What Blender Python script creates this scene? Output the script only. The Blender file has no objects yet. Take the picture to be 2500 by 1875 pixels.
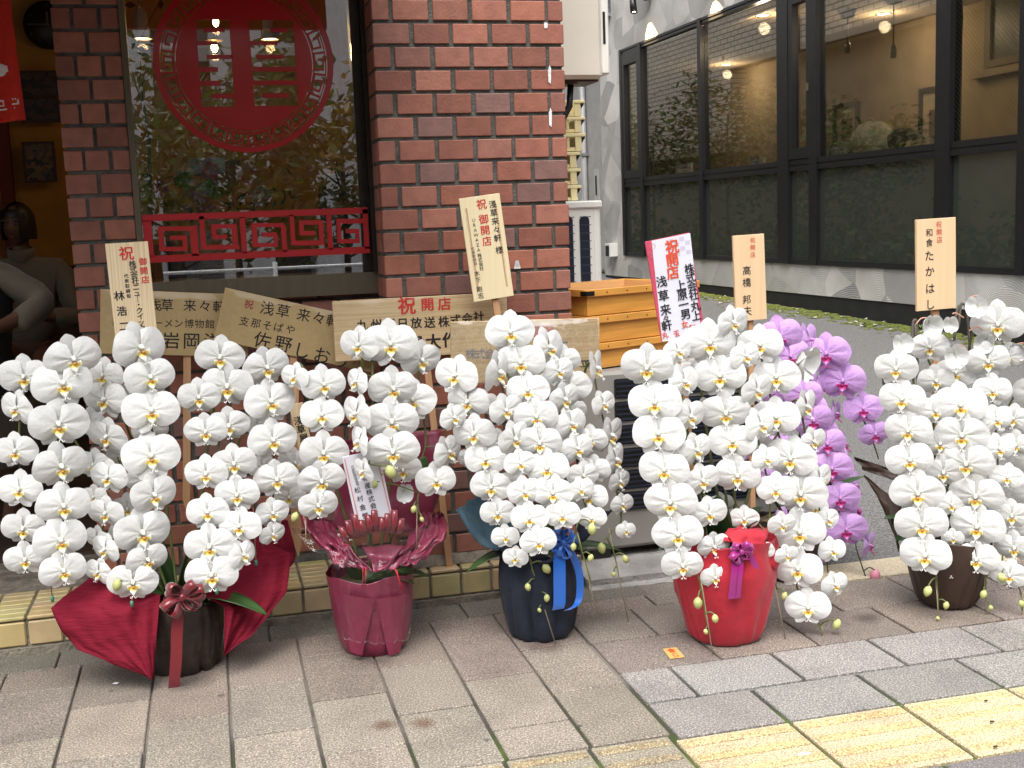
import bpy, math, random
from mathutils import Vector, Matrix, noise
R = math.radians
scene = bpy.context.scene
C = scene.collection
# ------------------------------------------------------------------ camera
F = 2850.0                                   # focal length in pixels of a 2500 px wide picture
TILT, ROLL, PHI, H = R(8.03), R(-2.16), R(14.3), 1.21
fw = Vector((math.sin(PHI), math.cos(PHI), 0)); rt = Vector((math.cos(PHI), -math.sin(PHI), 0)); upv = Vector((0, 0, 1))
f3 = fw*math.cos(TILT) - upv*math.sin(TILT); u3 = upv*math.cos(TILT) + fw*math.sin(TILT)
cr, sr = math.cos(ROLL), math.sin(ROLL)
EYE = Vector((0, 0, H))
cam = bpy.data.objects.new('camera', bpy.data.cameras.new('camera')); C.objects.link(cam)
xc = rt*cr + u3*sr; yc = u3*cr - rt*sr; zc = -f3
M = Matrix((xc, yc, zc)).transposed().to_4x4(); M.translation = EYE
cam.matrix_world = M
cam.data.sensor_fit = 'HORIZONTAL'; cam.data.sensor_width = 36; cam.data.lens = F/2500*36
cam.data.clip_start = .05; cam.data.clip_end = 500
scene.camera = cam
# ------------------------------------------------------------------ world, sun, exposure
SUN_EL, SUN_AZ = R(62), R(203)
w = bpy.data.worlds.new('World'); scene.world = w; w.use_nodes = True
nt = w.node_tree; nt.nodes.clear()
sky = nt.nodes.new('ShaderNodeTexSky'); sky.sky_type = 'NISHITA'; sky.sun_disc = False
sky.sun_elevation = SUN_EL; sky.sun_rotation = SUN_AZ; sky.air_density = 1.0; sky.dust_density = 4.0
hs = nt.nodes.new('ShaderNodeHueSaturation'); hs.inputs['Saturation'].default_value = .22
bg = nt.nodes.new('ShaderNodeBackground'); bg.inputs['Strength'].default_value = .15
wo = nt.nodes.new('ShaderNodeOutputWorld')
nt.links.new(sky.outputs[0], hs.inputs['Color']); nt.links.new(hs.outputs[0], bg.inputs[0]); nt.links.new(bg.outputs[0], wo.inputs[0])
sl = bpy.data.lights.new('sun', 'SUN'); sl.energy = 1.0; sl.angle = R(40); sl.color = (1, .965, .92)
so = bpy.data.objects.new('sun', sl); C.objects.link(so)
sd = Vector((math.sin(SUN_AZ)*math.cos(SUN_EL), math.cos(SUN_AZ)*math.cos(SUN_EL), math.sin(SUN_EL)))
so.rotation_euler = (-sd).to_track_quat('-Z', 'Y').to_euler(); so.location = sd*30
scene.view_settings.view_transform = 'Standard'; scene.view_settings.look = 'None'
scene.view_settings.exposure = 1.25; scene.view_settings.gamma = 1
scene.cycles.max_bounces = 8; scene.cycles.transparent_max_bounces = 24
scene.cycles.caustics_reflective = False; scene.cycles.caustics_refractive = False

# ------------------------------------------------------------------ measuring: a pixel's ray met with a real plane
def ray(px, py):
    xi, yi = (px-1250)/F, (py-937.5)/F
    return f3 + rt*(xi*cr+yi*sr) - u3*(-xi*sr+yi*cr)
def atY(px, py, Y):
    r = ray(px, py); return EYE + r*(Y/r.y)
def atZ(px, py, Z=0.0):
    r = ray(px, py); return EYE + r*((Z-H)/r.z)
def depth(P): return (Vector(P)-EYE).dot(f3)
class crop:
    def __init__(s, ox, oy, k=3.318): s.o = (ox, oy); s.k = k
    def __call__(s, x, y): return (s.o[0]+x/s.k, s.o[1]+y/s.k)

# ------------------------------------------------------------------ materials
def lin(r, g=None, b=None):
    if g is None: r, g, b = r
    f = lambda c: (c/255/12.92) if c/255 <= .04045 else ((c/255+.055)/1.055)**2.4
    return (f(r), f(g), f(b), 1)
def newmat(name):
    m = bpy.data.materials.new(name); m.use_nodes = True
    n = m.node_tree; b = n.nodes['Principled BSDF']
    return m, n, b
def L(n, a, b): n.links.new(a, b)
def mat(name, col, rough=.6, noise_s=0, amt=.25, bump=0, bs=None, metal=0, spec=.5, attr=False, trans=0, coat=0, sheen=0, scale=None, detail=5):
    """plain surface: base colour (or colour attribute) broken up by noise, with optional bump"""
    m, n, b = newmat(name)
    b.inputs['Roughness'].default_value = rough; b.inputs['Metallic'].default_value = metal
    b.inputs['Specular IOR Level'].default_value = spec
    if coat: b.inputs['Coat Weight'].default_value = coat; b.inputs['Coat Roughness'].default_value = .08
    if sheen: b.inputs['Sheen Weight'].default_value = sheen
    src = None
    if attr:
        a = n.nodes.new('ShaderNodeVertexColor'); a.layer_name = 'Col'; src = a.outputs[0]
    tc = n.nodes.new('ShaderNodeTexCoord'); co = tc.outputs['Object']
    if scale:
        mp = n.nodes.new('ShaderNodeMapping'); mp.inputs['Scale'].default_value = scale; L(n, co, mp.inputs[0]); co = mp.outputs[0]
    if noise_s:
        t = n.nodes.new('ShaderNodeTexNoise'); t.inputs['Scale'].default_value = noise_s; t.inputs['Detail'].default_value = detail
        L(n, co, t.inputs['Vector'])
        mr = n.nodes.new('ShaderNodeMapRange'); mr.inputs[1].default_value = .3; mr.inputs[2].default_value = .7
        mr.inputs[3].default_value = 1-amt; mr.inputs[4].default_value = 1+amt; L(n, t.outputs[0], mr.inputs[0])
        mx = n.nodes.new('ShaderNodeMix'); mx.data_type = 'RGBA'; mx.blend_type = 'MULTIPLY'; mx.inputs[0].default_value = 1
        if src: L(n, src, mx.inputs[6])
        else: mx.inputs[6].default_value = col
        L(n, mr.outputs[0], mx.inputs[7]); src = mx.outputs[2]
    if src: L(n, src, b.inputs['Base Color'])
    else: b.inputs['Base Color'].default_value = col
    if bump:
        t2 = n.nodes.new('ShaderNodeTexNoise'); t2.inputs['Scale'].default_value = bs or noise_s*3 or 50; t2.inputs['Detail'].default_value = 6
        L(n, co, t2.inputs['Vector'])
        bp = n.nodes.new('ShaderNodeBump'); bp.inputs['Strength'].default_value = bump; bp.inputs['Distance'].default_value = .01
        L(n, t2.outputs[0], bp.inputs['Height']); L(n, bp.outputs[0], b.inputs['Normal'])
    if trans:
        tr = n.nodes.new('ShaderNodeBsdfTranslucent'); ms = n.nodes.new('ShaderNodeMixShader'); ms.inputs[0].default_value = trans
        if src: L(n, src, tr.inputs[0])
        else: tr.inputs[0].default_value = col
        o = n.nodes['Material Output']; L(n, b.outputs[0], ms.inputs[1]); L(n, tr.outputs[0], ms.inputs[2]); L(n, ms.outputs[0], o.inputs[0])
    return m
def emit(name, col, s):
    m, n, b = newmat(name); b.inputs['Base Color'].default_value = col
    b.inputs['Emission Color'].default_value = col; b.inputs['Emission Strength'].default_value = s; return m
def glassmat(name, tint=(1, 1, 1, 1), ior=1.5, floor=.05, rough=0.0, bump=0, bs=20, opaque=0, ocol=(.02, .02, .02, 1)):
    """pane or film: what lies behind shows through, the surroundings reflect by angle"""
    m, n, b = newmat(name); n.nodes.remove(b); o = n.nodes['Material Output']
    tr = n.nodes.new('ShaderNodeBsdfTransparent'); tr.inputs[0].default_value = tint
    gl = n.nodes.new('ShaderNodeBsdfGlossy'); gl.inputs['Roughness'].default_value = rough; gl.inputs[0].default_value = (1, 1, 1, 1)
    fr = n.nodes.new('ShaderNodeLayerWeight'); fr.inputs[0].default_value = .5; f0 = ((ior-1)/(ior+1))**2
    pw = n.nodes.new('ShaderNodeMath'); pw.operation = 'POWER'; pw.inputs[1].default_value = 5; L(n, fr.outputs['Facing'], pw.inputs[0])
    mr = n.nodes.new('ShaderNodeMath'); mr.operation = 'MULTIPLY_ADD'; mr.use_clamp = True; mr.inputs[1].default_value = 1-f0; mr.inputs[2].default_value = f0+floor
    ms = n.nodes.new('ShaderNodeMixShader'); L(n, pw.outputs[0], mr.inputs[0]); L(n, mr.outputs[0], ms.inputs[0])
    body = tr.outputs[0]
    if opaque:
        df = n.nodes.new('ShaderNodeBsdfDiffuse'); df.inputs[0].default_value = ocol
        m2 = n.nodes.new('ShaderNodeMixShader'); m2.inputs[0].default_value = opaque; L(n, body, m2.inputs[1]); L(n, df.outputs[0], m2.inputs[2]); body = m2.outputs[0]
    L(n, body, ms.inputs[1]); L(n, gl.outputs[0], ms.inputs[2]); L(n, ms.outputs[0], o.inputs[0])
    if bump:
        tc = n.nodes.new('ShaderNodeTexCoord'); t = n.nodes.new('ShaderNodeTexNoise'); t.inputs['Scale'].default_value = bs; t.inputs['Detail'].default_value = 3
        L(n, tc.outputs['Object'], t.inputs['Vector'])
        bp = n.nodes.new('ShaderNodeBump'); bp.inputs['Strength'].default_value = bump; bp.inputs['Distance'].default_value = .02
        L(n, t.outputs[0], bp.inputs['Height']); L(n, bp.outputs[0], gl.inputs['Normal']); L(n, bp.outputs[0], fr.inputs['Normal'])
    return m
def ramp(n, fac, stops):
    r = n.nodes.new('ShaderNodeValToRGB'); e = r.color_ramp.elements
    while len(e) < len(stops): e.new(.5)
    for i, (p, c) in enumerate(stops): e[i].position = p; e[i].color = c
    L(n, fac, r.inputs[0]); return r.outputs[0]

# ------------------------------------------------------------------ mesh builder
class MB:
    def __init__(s): s.v = []; s.f = []; s.m = []; s.c = []; s.mx = Matrix(); s.sm = []
    def add(s, vs, fs, mi=0, col=None, smooth=False):
        o = len(s.v); s.v += [s.mx @ Vector(p) for p in vs]
        for f in fs: s.f.append([o+i for i in f]); s.m.append(mi); s.c.append(col); s.sm.append(smooth)
        return s
    def box(s, x0, x1, y0, y1, z0, z1, mi=0, col=None):
        return s.add([(x0,y0,z0),(x1,y0,z0),(x1,y1,z0),(x0,y1,z0),(x0,y0,z1),(x1,y0,z1),(x1,y1,z1),(x0,y1,z1)],
              [(0,3,2,1),(4,5,6,7),(0,1,5,4),(1,2,6,5),(2,3,7,6),(3,0,4,7)], mi, col)
    def cbox(s, x0, x1, y0, y1, z0, z1, ch, mi=0, col=None):
        """box with every edge chamfered"""
        c = ch; V = []; idx = {}
        for a in (0, 1):
            for b in (0, 1):
                for d in (0, 1):
                    X, Y, Z = (x0, x1)[a], (y0, y1)[b], (z0, z1)[d]
                    sx, sy, sz = (1, -1)[a]*c, (1, -1)[b]*c, (1, -1)[d]*c
                    idx[a,b,d] = len(V); V += [(X, Y+sy, Z+sz), (X+sx, Y, Z+sz), (X+sx, Y+sy, Z)]
        g = lambda a,b,d,k: idx[a,b,d]+k
        Fs = []
        for a in (0,1): q = [g(a,0,0,0), g(a,1,0,0), g(a,1,1,0), g(a,0,1,0)]; Fs.append(q if a else q[::-1])
        for b in (0,1): q = [g(0,b,0,1), g(1,b,0,1), g(1,b,1,1), g(0,b,1,1)]; Fs.append(q[::-1] if b else q)
        for d in (0,1): q = [g(0,0,d,2), g(1,0,d,2), g(1,1,d,2), g(0,1,d,2)]; Fs.append(q if d else q[::-1])
        for a in (0,1):
            for b in (0,1): q = [g(a,b,0,0), g(a,b,1,0), g(a,b,1,1), g(a,b,0,1)]; Fs.append(q if a != b else q[::-1])
            for d in (0,1): q = [g(a,0,d,0), g(a,0,d,2), g(a,1,d,2), g(a,1,d,0)]; Fs.append(q if a != d else q[::-1])
        for b in (0,1):
            for d in (0,1): q = [g(0,b,d,1), g(0,b,d,2), g(1,b,d,2), g(1,b,d,1)]; Fs.append(q if b == d else q[::-1])
        for a in (0,1):
            for b in (0,1):
                for d in (0,1): q = [g(a,b,d,0), g(a,b,d,1), g(a,b,d,2)]; Fs.append(q if (a+b+d) % 2 else q[::-1])
        return s.add(V, Fs, mi, col)
    def tube(s, pts, r, n=6, mi=0, col=None, cap=True):
        pts = [Vector(p) for p in pts]; k = len(pts); rs = r if isinstance(r, (list, tuple)) else [r]*k
        V = []; ref = None
        for i, p in enumerate(pts):
            d = (pts[min(i+1, k-1)]-pts[max(i-1, 0)]); d = d.normalized() if d.length > 1e-9 else Vector((0,0,1))
            if ref is None: ref = d.orthogonal().normalized()
            a = (ref - d*ref.dot(d)); a = a.normalized() if a.length > 1e-6 else d.orthogonal().normalized(); ref = a; b = d.cross(a)
            V += [p + (a*math.cos(2*math.pi*j/n)+b*math.sin(2*math.pi*j/n))*rs[i] for j in range(n)]
        Fs = [(i*n+j, i*n+(j+1)%n, (i+1)*n+(j+1)%n, (i+1)*n+j) for i in range(k-1) for j in range(n)]
        if cap: Fs += [tuple(range(n))[::-1], tuple(range((k-1)*n, k*n))]
        return s.add(V, Fs, mi, col, True)
    def lathe(s, prof, n=24, mi=0, col=None, fn=None, cap=False):
        V = []
        for i, (r, z) in enumerate(prof):
            for j in range(n):
                a = 2*math.pi*j/n; rr, zz = (fn(r, z, a) if fn else (r, z)); V.append((rr*math.cos(a), rr*math.sin(a), zz))
        Fs = [(i*n+j, i*n+(j+1)%n, (i+1)*n+(j+1)%n, (i+1)*n+j) for i in range(len(prof)-1) for j in range(n)]
        if cap: Fs += [tuple(range(n))[::-1], tuple(range((len(prof)-1)*n, len(prof)*n))]
        return s.add(V, Fs, mi, col, True)
    def grid(s, fn, nu, nv, mi=0, col=None, smooth=True):
        V = [fn(i/nu, j/nv) for j in range(nv+1) for i in range(nu+1)]; W = nu+1
        return s.add(V, [(j*W+i, j*W+i+1, (j+1)*W+i+1, (j+1)*W+i) for j in range(nv) for i in range(nu)], mi, col, smooth)
    def ball(s, c, rx, ry=None, rz=None, n=10, mi=0, col=None):
        ry = ry or rx; rz = rz or rx; c = Vector(c); V = [c+Vector((0,0,-rz))]; h = max(4, n//2)
        for i in range(1, h):
            t = math.pi*i/h - math.pi/2
            V += [c+Vector((rx*math.cos(t)*math.cos(2*math.pi*j/n), ry*math.cos(t)*math.sin(2*math.pi*j/n), rz*math.sin(t))) for j in range(n)]
        V.append(c+Vector((0,0,rz))); e = len(V)-1
        Fs = [(0, 1+(j+1)%n, 1+j) for j in range(n)] + [(e, 1+(h-2)*n+j, 1+(h-2)*n+(j+1)%n) for j in range(n)]
        Fs += [(1+i*n+j, 1+i*n+(j+1)%n, 1+(i+1)*n+(j+1)%n, 1+(i+1)*n+j) for i in range(h-2) for j in range(n)]
        return s.add(V, Fs, mi, col, True)
    def mesh(s, name, mats):
        me = bpy.data.meshes.new(name); me.from_pydata([tuple(v) for v in s.v], [], s.f)
        if not isinstance(mats, (list, tuple)): mats = [mats]
        for m in mats: me.materials.append(m)
        me.polygons.foreach_set('material_index', s.m); me.polygons.foreach_set('use_smooth', s.sm)
        if any(c is not None for c in s.c):
            at = me.color_attributes.new('Col', 'FLOAT_COLOR', 'CORNER'); d = []
            for f, c in zip(s.f, s.c):
                c = c or (1,1,1,1); d += (list(c)+[1])[:4]*len(f)
            at.data.foreach_set('color', d)
        me.update(); return me
    def build(s, name, mats, parent=None):
        o = bpy.data.objects.new(name, s.mesh(name, mats)); C.objects.link(o)
        if parent is not None: o.parent = parent
        return o
def empty(name, loc=(0,0,0), rz=0):
    o = bpy.data.objects.new(name, None); C.objects.link(o); o.location = loc; o.rotation_euler = (0,0,rz); o.empty_display_size = .1; return o
def tag(o, label=None, cat=None, group=None, kind=None):
    if label: o['label'] = label
    if cat: o['category'] = cat
    if group: o['group'] = group
    if kind: o['kind'] = kind
    return o
def struct(o): o['kind'] = 'structure'; return o
def copy_tree(o, parent=None):
    c = o.copy(); C.objects.link(c)
    if parent is not None: c.parent = parent
    for ch in list(o.children): copy_tree(ch, c)
    return c
rnd = random.Random(7)
def nz(p, s=1.0): return noise.noise(Vector(p)*s)

# ------------------------------------------------------------------ lettering
GL = {}
def glyph(ch, bold):
    k = ch
    if k not in GL:
        cu = bpy.data.curves.new('glyph', 'FONT'); cu.body = ch; cu.size = 1; cu.resolution_u = 3
        ob = bpy.data.objects.new('glyph', cu); C.objects.link(ob)
        me = bpy.data.meshes.new_from_object(ob)
        vs = [(v.co.x, v.co.y) for v in me.vertices]; fs = [tuple(p.vertices) for p in me.polygons]
        bpy.data.objects.remove(ob); bpy.data.curves.remove(cu); bpy.data.meshes.remove(me)
        if vs:
            cx = (min(v[0] for v in vs)+max(v[0] for v in vs))/2
            vs = [(a-cx, b-.36) for a, b in vs]
        GL[k] = (vs, fs)
    return GL[k]
def letters(mb, text, p0, p1, size, Y, cr_, ang, mi=0, bold=.012, wide=1.0, shear=0):
    """characters with their centres spread from p0 to p1, on the plane Y = const"""
    k = len(text)
    for i, ch in enumerate(text):
        if ch == ' ': continue
        t = i/(k-1) if k > 1 else 0
        px, py = cr_(p0[0]+(p1[0]-p0[0])*t, p0[1]+(p1[1]-p0[1])*t)
        P = atY(px, py, Y); h = size/getattr(cr_, 'k', 1)*depth(P)/F
        vs, fs = glyph(ch, bold); ca, sa = math.cos(ang), math.sin(ang)
        shifts = [(0,0)] if bold < .003 else [(-bold,0),(bold,0),(0,bold*.7),(0,-bold*.7)]
        for k_, (dx, dz) in enumerate(shifts):          # a loaded brush: the stroke thickened all round
            out = []
            for a, b in vs:
                a, b = (a+dx+shear*b)*h*wide, (b+dz)*h
                out.append((P.x+a*ca-b*sa, Y-.00008*k_, P.z+a*sa+b*ca))
            mb.add(out, fs, mi)
# ------------------------------------------------------------------ setting: ground
def paver_mat():
    m, n, b = newmat('paver_concrete'); b.inputs['Roughness'].default_value = .9
    a = n.nodes.new('ShaderNodeVertexColor'); a.layer_name = 'Col'; tc = n.nodes.new('ShaderNodeTexCoord')
    v = n.nodes.new('ShaderNodeTexNoise'); v.inputs['Scale'].default_value = 230; v.inputs['Detail'].default_value = 3; L(n, tc.outputs['Object'], v.inputs[0])
    g = ramp(n, v.outputs[0], [(.30, (.30,.285,.28,1)), (.45, (.80,.78,.77,1)), (.56, (1.05,1.03,1.0,1)), (.68, (2.1,2.05,1.95,1))])
    mx = n.nodes.new('ShaderNodeMix'); mx.data_type = 'RGBA'; mx.blend_type = 'MULTIPLY'; mx.inputs[0].default_value = .9; L(n, a.outputs[0], mx.inputs[6]); L(n, g, mx.inputs[7])
    t = n.nodes.new('ShaderNodeTexNoise'); t.inputs['Scale'].default_value = 5; t.inputs['Detail'].default_value = 7; L(n, tc.outputs['Object'], t.inputs[0])
    g2 = ramp(n, t.outputs[0], [(.3, (.74,.72,.71,1)), (.5, (1,.99,.97,1)), (.7, (1.14,1.13,1.1,1))])
    m2 = n.nodes.new('ShaderNodeMix'); m2.data_type = 'RGBA'; m2.blend_type = 'MULTIPLY'; m2.inputs[0].default_value = .75; L(n, mx.outputs[2], m2.inputs[6]); L(n, g2, m2.inputs[7])
    t3 = n.nodes.new('ShaderNodeTexNoise'); t3.inputs['Scale'].default_value = 9; t3.inputs['Detail'].default_value = 4; L(n, tc.outputs['Object'], t3.inputs[0])
    cur = m2.outputs[2]
    # stains that belong to the paving: rust, wet patches, chewing gum
    for (x, y, r, col, k) in STAINS:
        d = n.nodes.new('ShaderNodeVectorMath'); d.operation = 'DISTANCE'; d.inputs[1].default_value = (x, y, 0); L(n, tc.outputs['Object'], d.inputs[0])
        ad = n.nodes.new('ShaderNodeMath'); ad.operation = 'MULTIPLY_ADD'; ad.inputs[1].default_value = -r*1.6; L(n, t3.outputs[0], ad.inputs[0]); L(n, d.outputs['Value'], ad.inputs[2])
        mr = n.nodes.new('ShaderNodeMapRange'); mr.inputs[1].default_value = r*.25; mr.inputs[2].default_value = -r*.5; mr.inputs[3].default_value = 0; mr.inputs[4].default_value = k; L(n, ad.outputs[0], mr.inputs[0])
        mm = n.nodes.new('ShaderNodeMix'); mm.data_type = 'RGBA'; mm.blend_type = 'MULTIPLY'; mm.inputs[7].default_value = col; L(n, mr.outputs[0], mm.inputs[0]); L(n, cur, mm.inputs[6]); cur = mm.outputs[2]
    L(n, cur, b.inputs['Base Color'])
    bp = n.nodes.new('ShaderNodeBump'); bp.inputs['Strength'].default_value = .5; bp.inputs['Distance'].default_value = .002; L(n, v.outputs[0], bp.inputs['Height']); L(n, bp.outputs[0], b.inputs['Normal'])
    return m
STAINS = []
for px, py, r, col, k in ((935,1770,.035,(.55,.42,.36,1),1), (1035,1765,.04,(.6,.45,.38,1),1), (1188,1806,.011,(.35,.35,.37,1),1), (1416,1772,.009,(.35,.35,.37,1),1),
        (540,1698,.012,(.45,.42,.4,1),1), (273,1687,.009,(.35,.33,.32,1),1), (460,1665,.075,(.45,.43,.43,1),1), (2120,1507,.055,(.45,.43,.42,1),1), (915,1610,.07,(.55,.5,.5,1),.8), (1330,1575,.07,(.55,.5,.5,1),.8)):
    p = atZ(px, py); STAINS.append((p.x, p.y, r, col, k))
M_pav = paver_mat()
M_joint = None
m, n, b = newmat('mossy_joint'); tc = n.nodes.new('ShaderNodeTexCoord'); t = n.nodes.new('ShaderNodeTexNoise'); t.inputs['Scale'].default_value = 4; t.inputs['Detail'].default_value = 4; L(n, tc.outputs['Object'], t.inputs[0])
sx = n.nodes.new('ShaderNodeSeparateXYZ'); L(n, tc.outputs['Object'], sx.inputs[0])
mr = n.nodes.new('ShaderNodeMapRange'); mr.inputs[1].default_value = 3.0; mr.inputs[2].default_value = 2.3; mr.inputs[3].default_value = -.33; mr.inputs[4].default_value = .14; L(n, sx.outputs[1], mr.inputs[0])
ad = n.nodes.new('ShaderNodeMath'); L(n, t.outputs[0], ad.inputs[0]); L(n, mr.outputs[0], ad.inputs[1])
L(n, ramp(n, ad.outputs[0], [(.20, (.17,.15,.128,1)), (.40, (.055,.05,.042,1)), (.54, (.04,.055,.015,1)), (.68, (.075,.11,.02,1))]), b.inputs['Base Color']); b.inputs['Roughness'].default_value = 1; M_joint = m
M_ground = mat('road_asphalt', (.06,.06,.062,1), .95, 60, .4, .4, 200)
M_asph = mat('alley_asphalt', (.150,.147,.141,1), .95, 120, .7, 1.0, 110)
M_moss = mat('moss', (.10,.12,.02,1), 1, 30, .6, 1, 60)
M_conc = mat('rough_concrete', (.27,.26,.245,1), .95, 9, .35, .8, 90)
M_kerb = mat('kerb_concrete', (.20,.195,.175,1), .9, 14, .4, .6, 140, detail=8)

g = MB(); g.add([(-60,-60,-.03),(60,-60,-.03),(60,90,-.03),(-60,90,-.03)], [(0,1,2,3)]); struct(g.build('ground', M_ground))
jb = MB(); jb.add([(-3,1.0,-.009),(5,1.0,-.009),(5,3.56,-.009),(-3,3.56,-.009)], [(0,1,2,3)]); struct(jb.build('pavement_joints', M_joint))
pv = MB()
def pcol(base, j=.10):
    k = 1 + rnd.uniform(-j, j); return (base[0]*k*(1+rnd.uniform(-.03,.03)), base[1]*k, base[2]*k*(1+rnd.uniform(-.03,.03)))
GREY = (.238,.212,.180); MAUVE = (.200,.171,.151); YEL = (.49,.41,.265); FADED = (.275,.252,.20)
def slab(x0, x1, y0, y1, col, gap=.0021, dz=0):
    gap += .0030*min(1, max(0, (3.0-y0)/.7)); z = rnd.uniform(-.0012, .0012)+dz; pv.cbox(x0+gap+rnd.uniform(0,.0012), x1-gap-rnd.uniform(0,.0012), y0+gap, y1-gap, -.04, z, .0025, 0, col)
# left field: slabs running away from the wall, staggered by half
cols = [-2.24+.2015*i for i in range(17)]; cols = [c for c in cols if c < .95]
edges = [.977-.2005*i for i in range(16)][::-1]
for i in range(len(edges)-1):
    odd = (len(edges)-1-i) % 2
    ys = [2.43, 2.59, 2.91, 3.235, 3.40] if odd == 0 else [2.43, 2.755, 3.075, 3.40]
    for a, c in zip(ys[:-1], ys[1:]): slab(edges[i], edges[i+1], a, c, pcol(MAUVE if a > 2.9 else GREY))
# smooth gutter slabs along the step
x = -2.9
while x < 1.19:
    slab(x, x+.6, 3.40, 3.548, pcol((.155,.147,.128), .06)); x += .6
# right field: slabs in courses
rows = [(2.405,2.615,1.265),(2.615,2.82,1.125),(2.82,3.055,1.28),(3.055,3.30,1.19)]
for y0, y1, xs in rows:
    x = xs-.298
    while x < 5:
        a = max(x, .98)
        slab(a, x+.298, y0, y1, pcol(MAUVE if y0 > 2.7 else (.24,.231,.221)), .0035); x += .298
x = .98
while x < 5:
    if x < 1.85: slab(x, x+.3, 3.30, 3.50, pcol(MAUVE))
    x += .3
# tactile guide strip: yellow to the right, worn grey to the left
def tactile(x0, x1, y0, y1, base):
    slab(x0, x1, y0, y1, pcol(base, .05), .0021)
    for k in range(4):
        yc = y0 + (y1-y0)*(.125+.25*k); c = pcol((base[0]*1.08, base[1]*.98, base[2]*.78), .03)
        pts = [(x0+.012, yc-.013, .0005), (x1-.012, yc-.013, .0005), (x1-.012, yc+.013, .0005), (x0+.012, yc+.013, .0005)]
        top = [(x0+.02, yc-.007, .0066), (x1-.02, yc-.007, .0066), (x1-.02, yc+.007, .0066), (x0+.02, yc+.007, .0066)]
        pv.add(pts+top, [(4,5,6,7),(0,1,5,4),(1,2,6,5),(2,3,7,6),(3,0,4,7)], 0, c)
x = .967
while x < 5: tactile(x, x+.2975, 2.104, 2.405, YEL); x += .2975
x = .967-.2
while x > -3: tactile(x, x+.2, 2.13, 2.43, FADED); x -= .2
for r_ in range(4):
    x = -3 + (r_ % 2)*.15
    while x < 5: slab(x, x+.298, 2.104-.21*(r_+1), 2.104-.21*r_, pcol((.165,.155,.16))); x += .298
struct(pv.build('pavement', M_pav))
# cream kerb strip, alley and its mossy foot
cs = MB(); x = 1.86
while x < 5.2: cs.cbox(x+.002, x+.598, 3.305, 3.472, -.05, .003, .003); x += .6
struct(cs.build('kerb_strip', mat('cream_concrete', (.50,.42,.30,1), .9, 120, .25, .4, 300)))
def alley_z(x, y): return -.002 + max(0, y-6.5)*.022 + .004*nz((x*3, y*3, 0))
al = MB()
al.grid(lambda u, v: (1.0+u*6.6, 3.472+v*19, alley_z(1.0+u*6.6, 3.472+v*19) if v > 0 else -.002), 60, 120); struct(al.build('alley', M_asph))

# ------------------------------------------------------------------ the brick shop
M_brick = mat('red_brick', (1,1,1,1), .55, 25, .16, .16, 110, attr=True)
n = M_brick.node_tree; b = n.nodes['Principled BSDF']; tc = n.nodes.new('ShaderNodeTexCoord')      # chips and scuffs of pale dust
mp = n.nodes.new('ShaderNodeMapping'); mp.inputs['Scale'].default_value = (38,38,95); L(n, tc.outputs['Object'], mp.inputs[0]); t = n.nodes.new('ShaderNodeTexNoise'); t.inputs['Scale'].default_value = 1; t.inputs['Detail'].default_value = 6; t.inputs['Roughness'].default_value = .75; L(n, mp.outputs[0], t.inputs[0])
mr = n.nodes.new('ShaderNodeMapRange'); mr.inputs[1].default_value = .69; mr.inputs[2].default_value = .73; L(n, t.outputs[0], mr.inputs[0]); mx = n.nodes.new('ShaderNodeMix'); mx.data_type = 'RGBA'; mx.inputs[7].default_value = (.50,.42,.37,1)
src = b.inputs['Base Color'].links[0].from_socket; L(n, mr.outputs[0], mx.inputs[0]); L(n, src, mx.inputs[6]); L(n, mx.outputs[2], b.inputs['Base Color'])
M_mort = mat('grey_mortar', (.10,.10,.088,1), .95, 30, .3, .5, 150)
M_tile = mat('yellow_tile', (.52,.42,.22,1), .35, 12, .16, .06, 60, coat=.2, attr=False)
M_tilemort = mat('tile_mortar', (.20,.175,.14,1), .95, 25, .45, .8, 90)
M_alu = mat('bronze_aluminium', (.125,.102,.066,1), .45, 40, .12, metal=.25, scale=(1,1,.1))
M_dark = mat('dark_bronze', (.035,.028,.022,1), .3, 30, .2, metal=.5)
M_amber = mat('amber_wall', (.50,.27,.06,1), .8, 5, .15, .1, 60)
M_wood = mat('dark_wood', (.05,.018,.010,1), .5, 10, .3, scale=(1,1,.15))
M_black = mat('black_paint', (.012,.012,.012,1), .4)
M_red = mat('red_film', (.40,.010,.012,1), .45, 6, .06)
D, DL, P_ = 3.60, 3.78, .0695
shop = empty('brick_shop', (0,0,0)); tag(shop, 'red brick shop front with a big window, red decals and a yellow tiled step', 'shop building')
BR = [(.245,.092,.060),(.225,.080,.052),(.255,.100,.068),(.205,.074,.049),(.27,.098,.060),(.16,.080,.068),(.225,.092,.066),(.195,.068,.044)]
def bcol():
    c = rnd.choice(BR); k = rnd.uniform(.84, 1.16); return tuple(v*k*1.18 for v in c)
def bricks_front(mb, x0, x1, y, z_bots, parity, lay, dep=.05):
    for zb in z_bots:
        row = round((1.817-zb)/P_) % 2
        for a, c in lay[row]:
            j = rnd.uniform(-.0009, .0009)
            mb.cbox(a+j, c+j, y+rnd.uniform(-.0012,.0012), y+dep, zb, zb+.0592, .0022, 1, bcol())
zb_all = [1.817+P_*k for k in range(12, -25, -1)]
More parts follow.
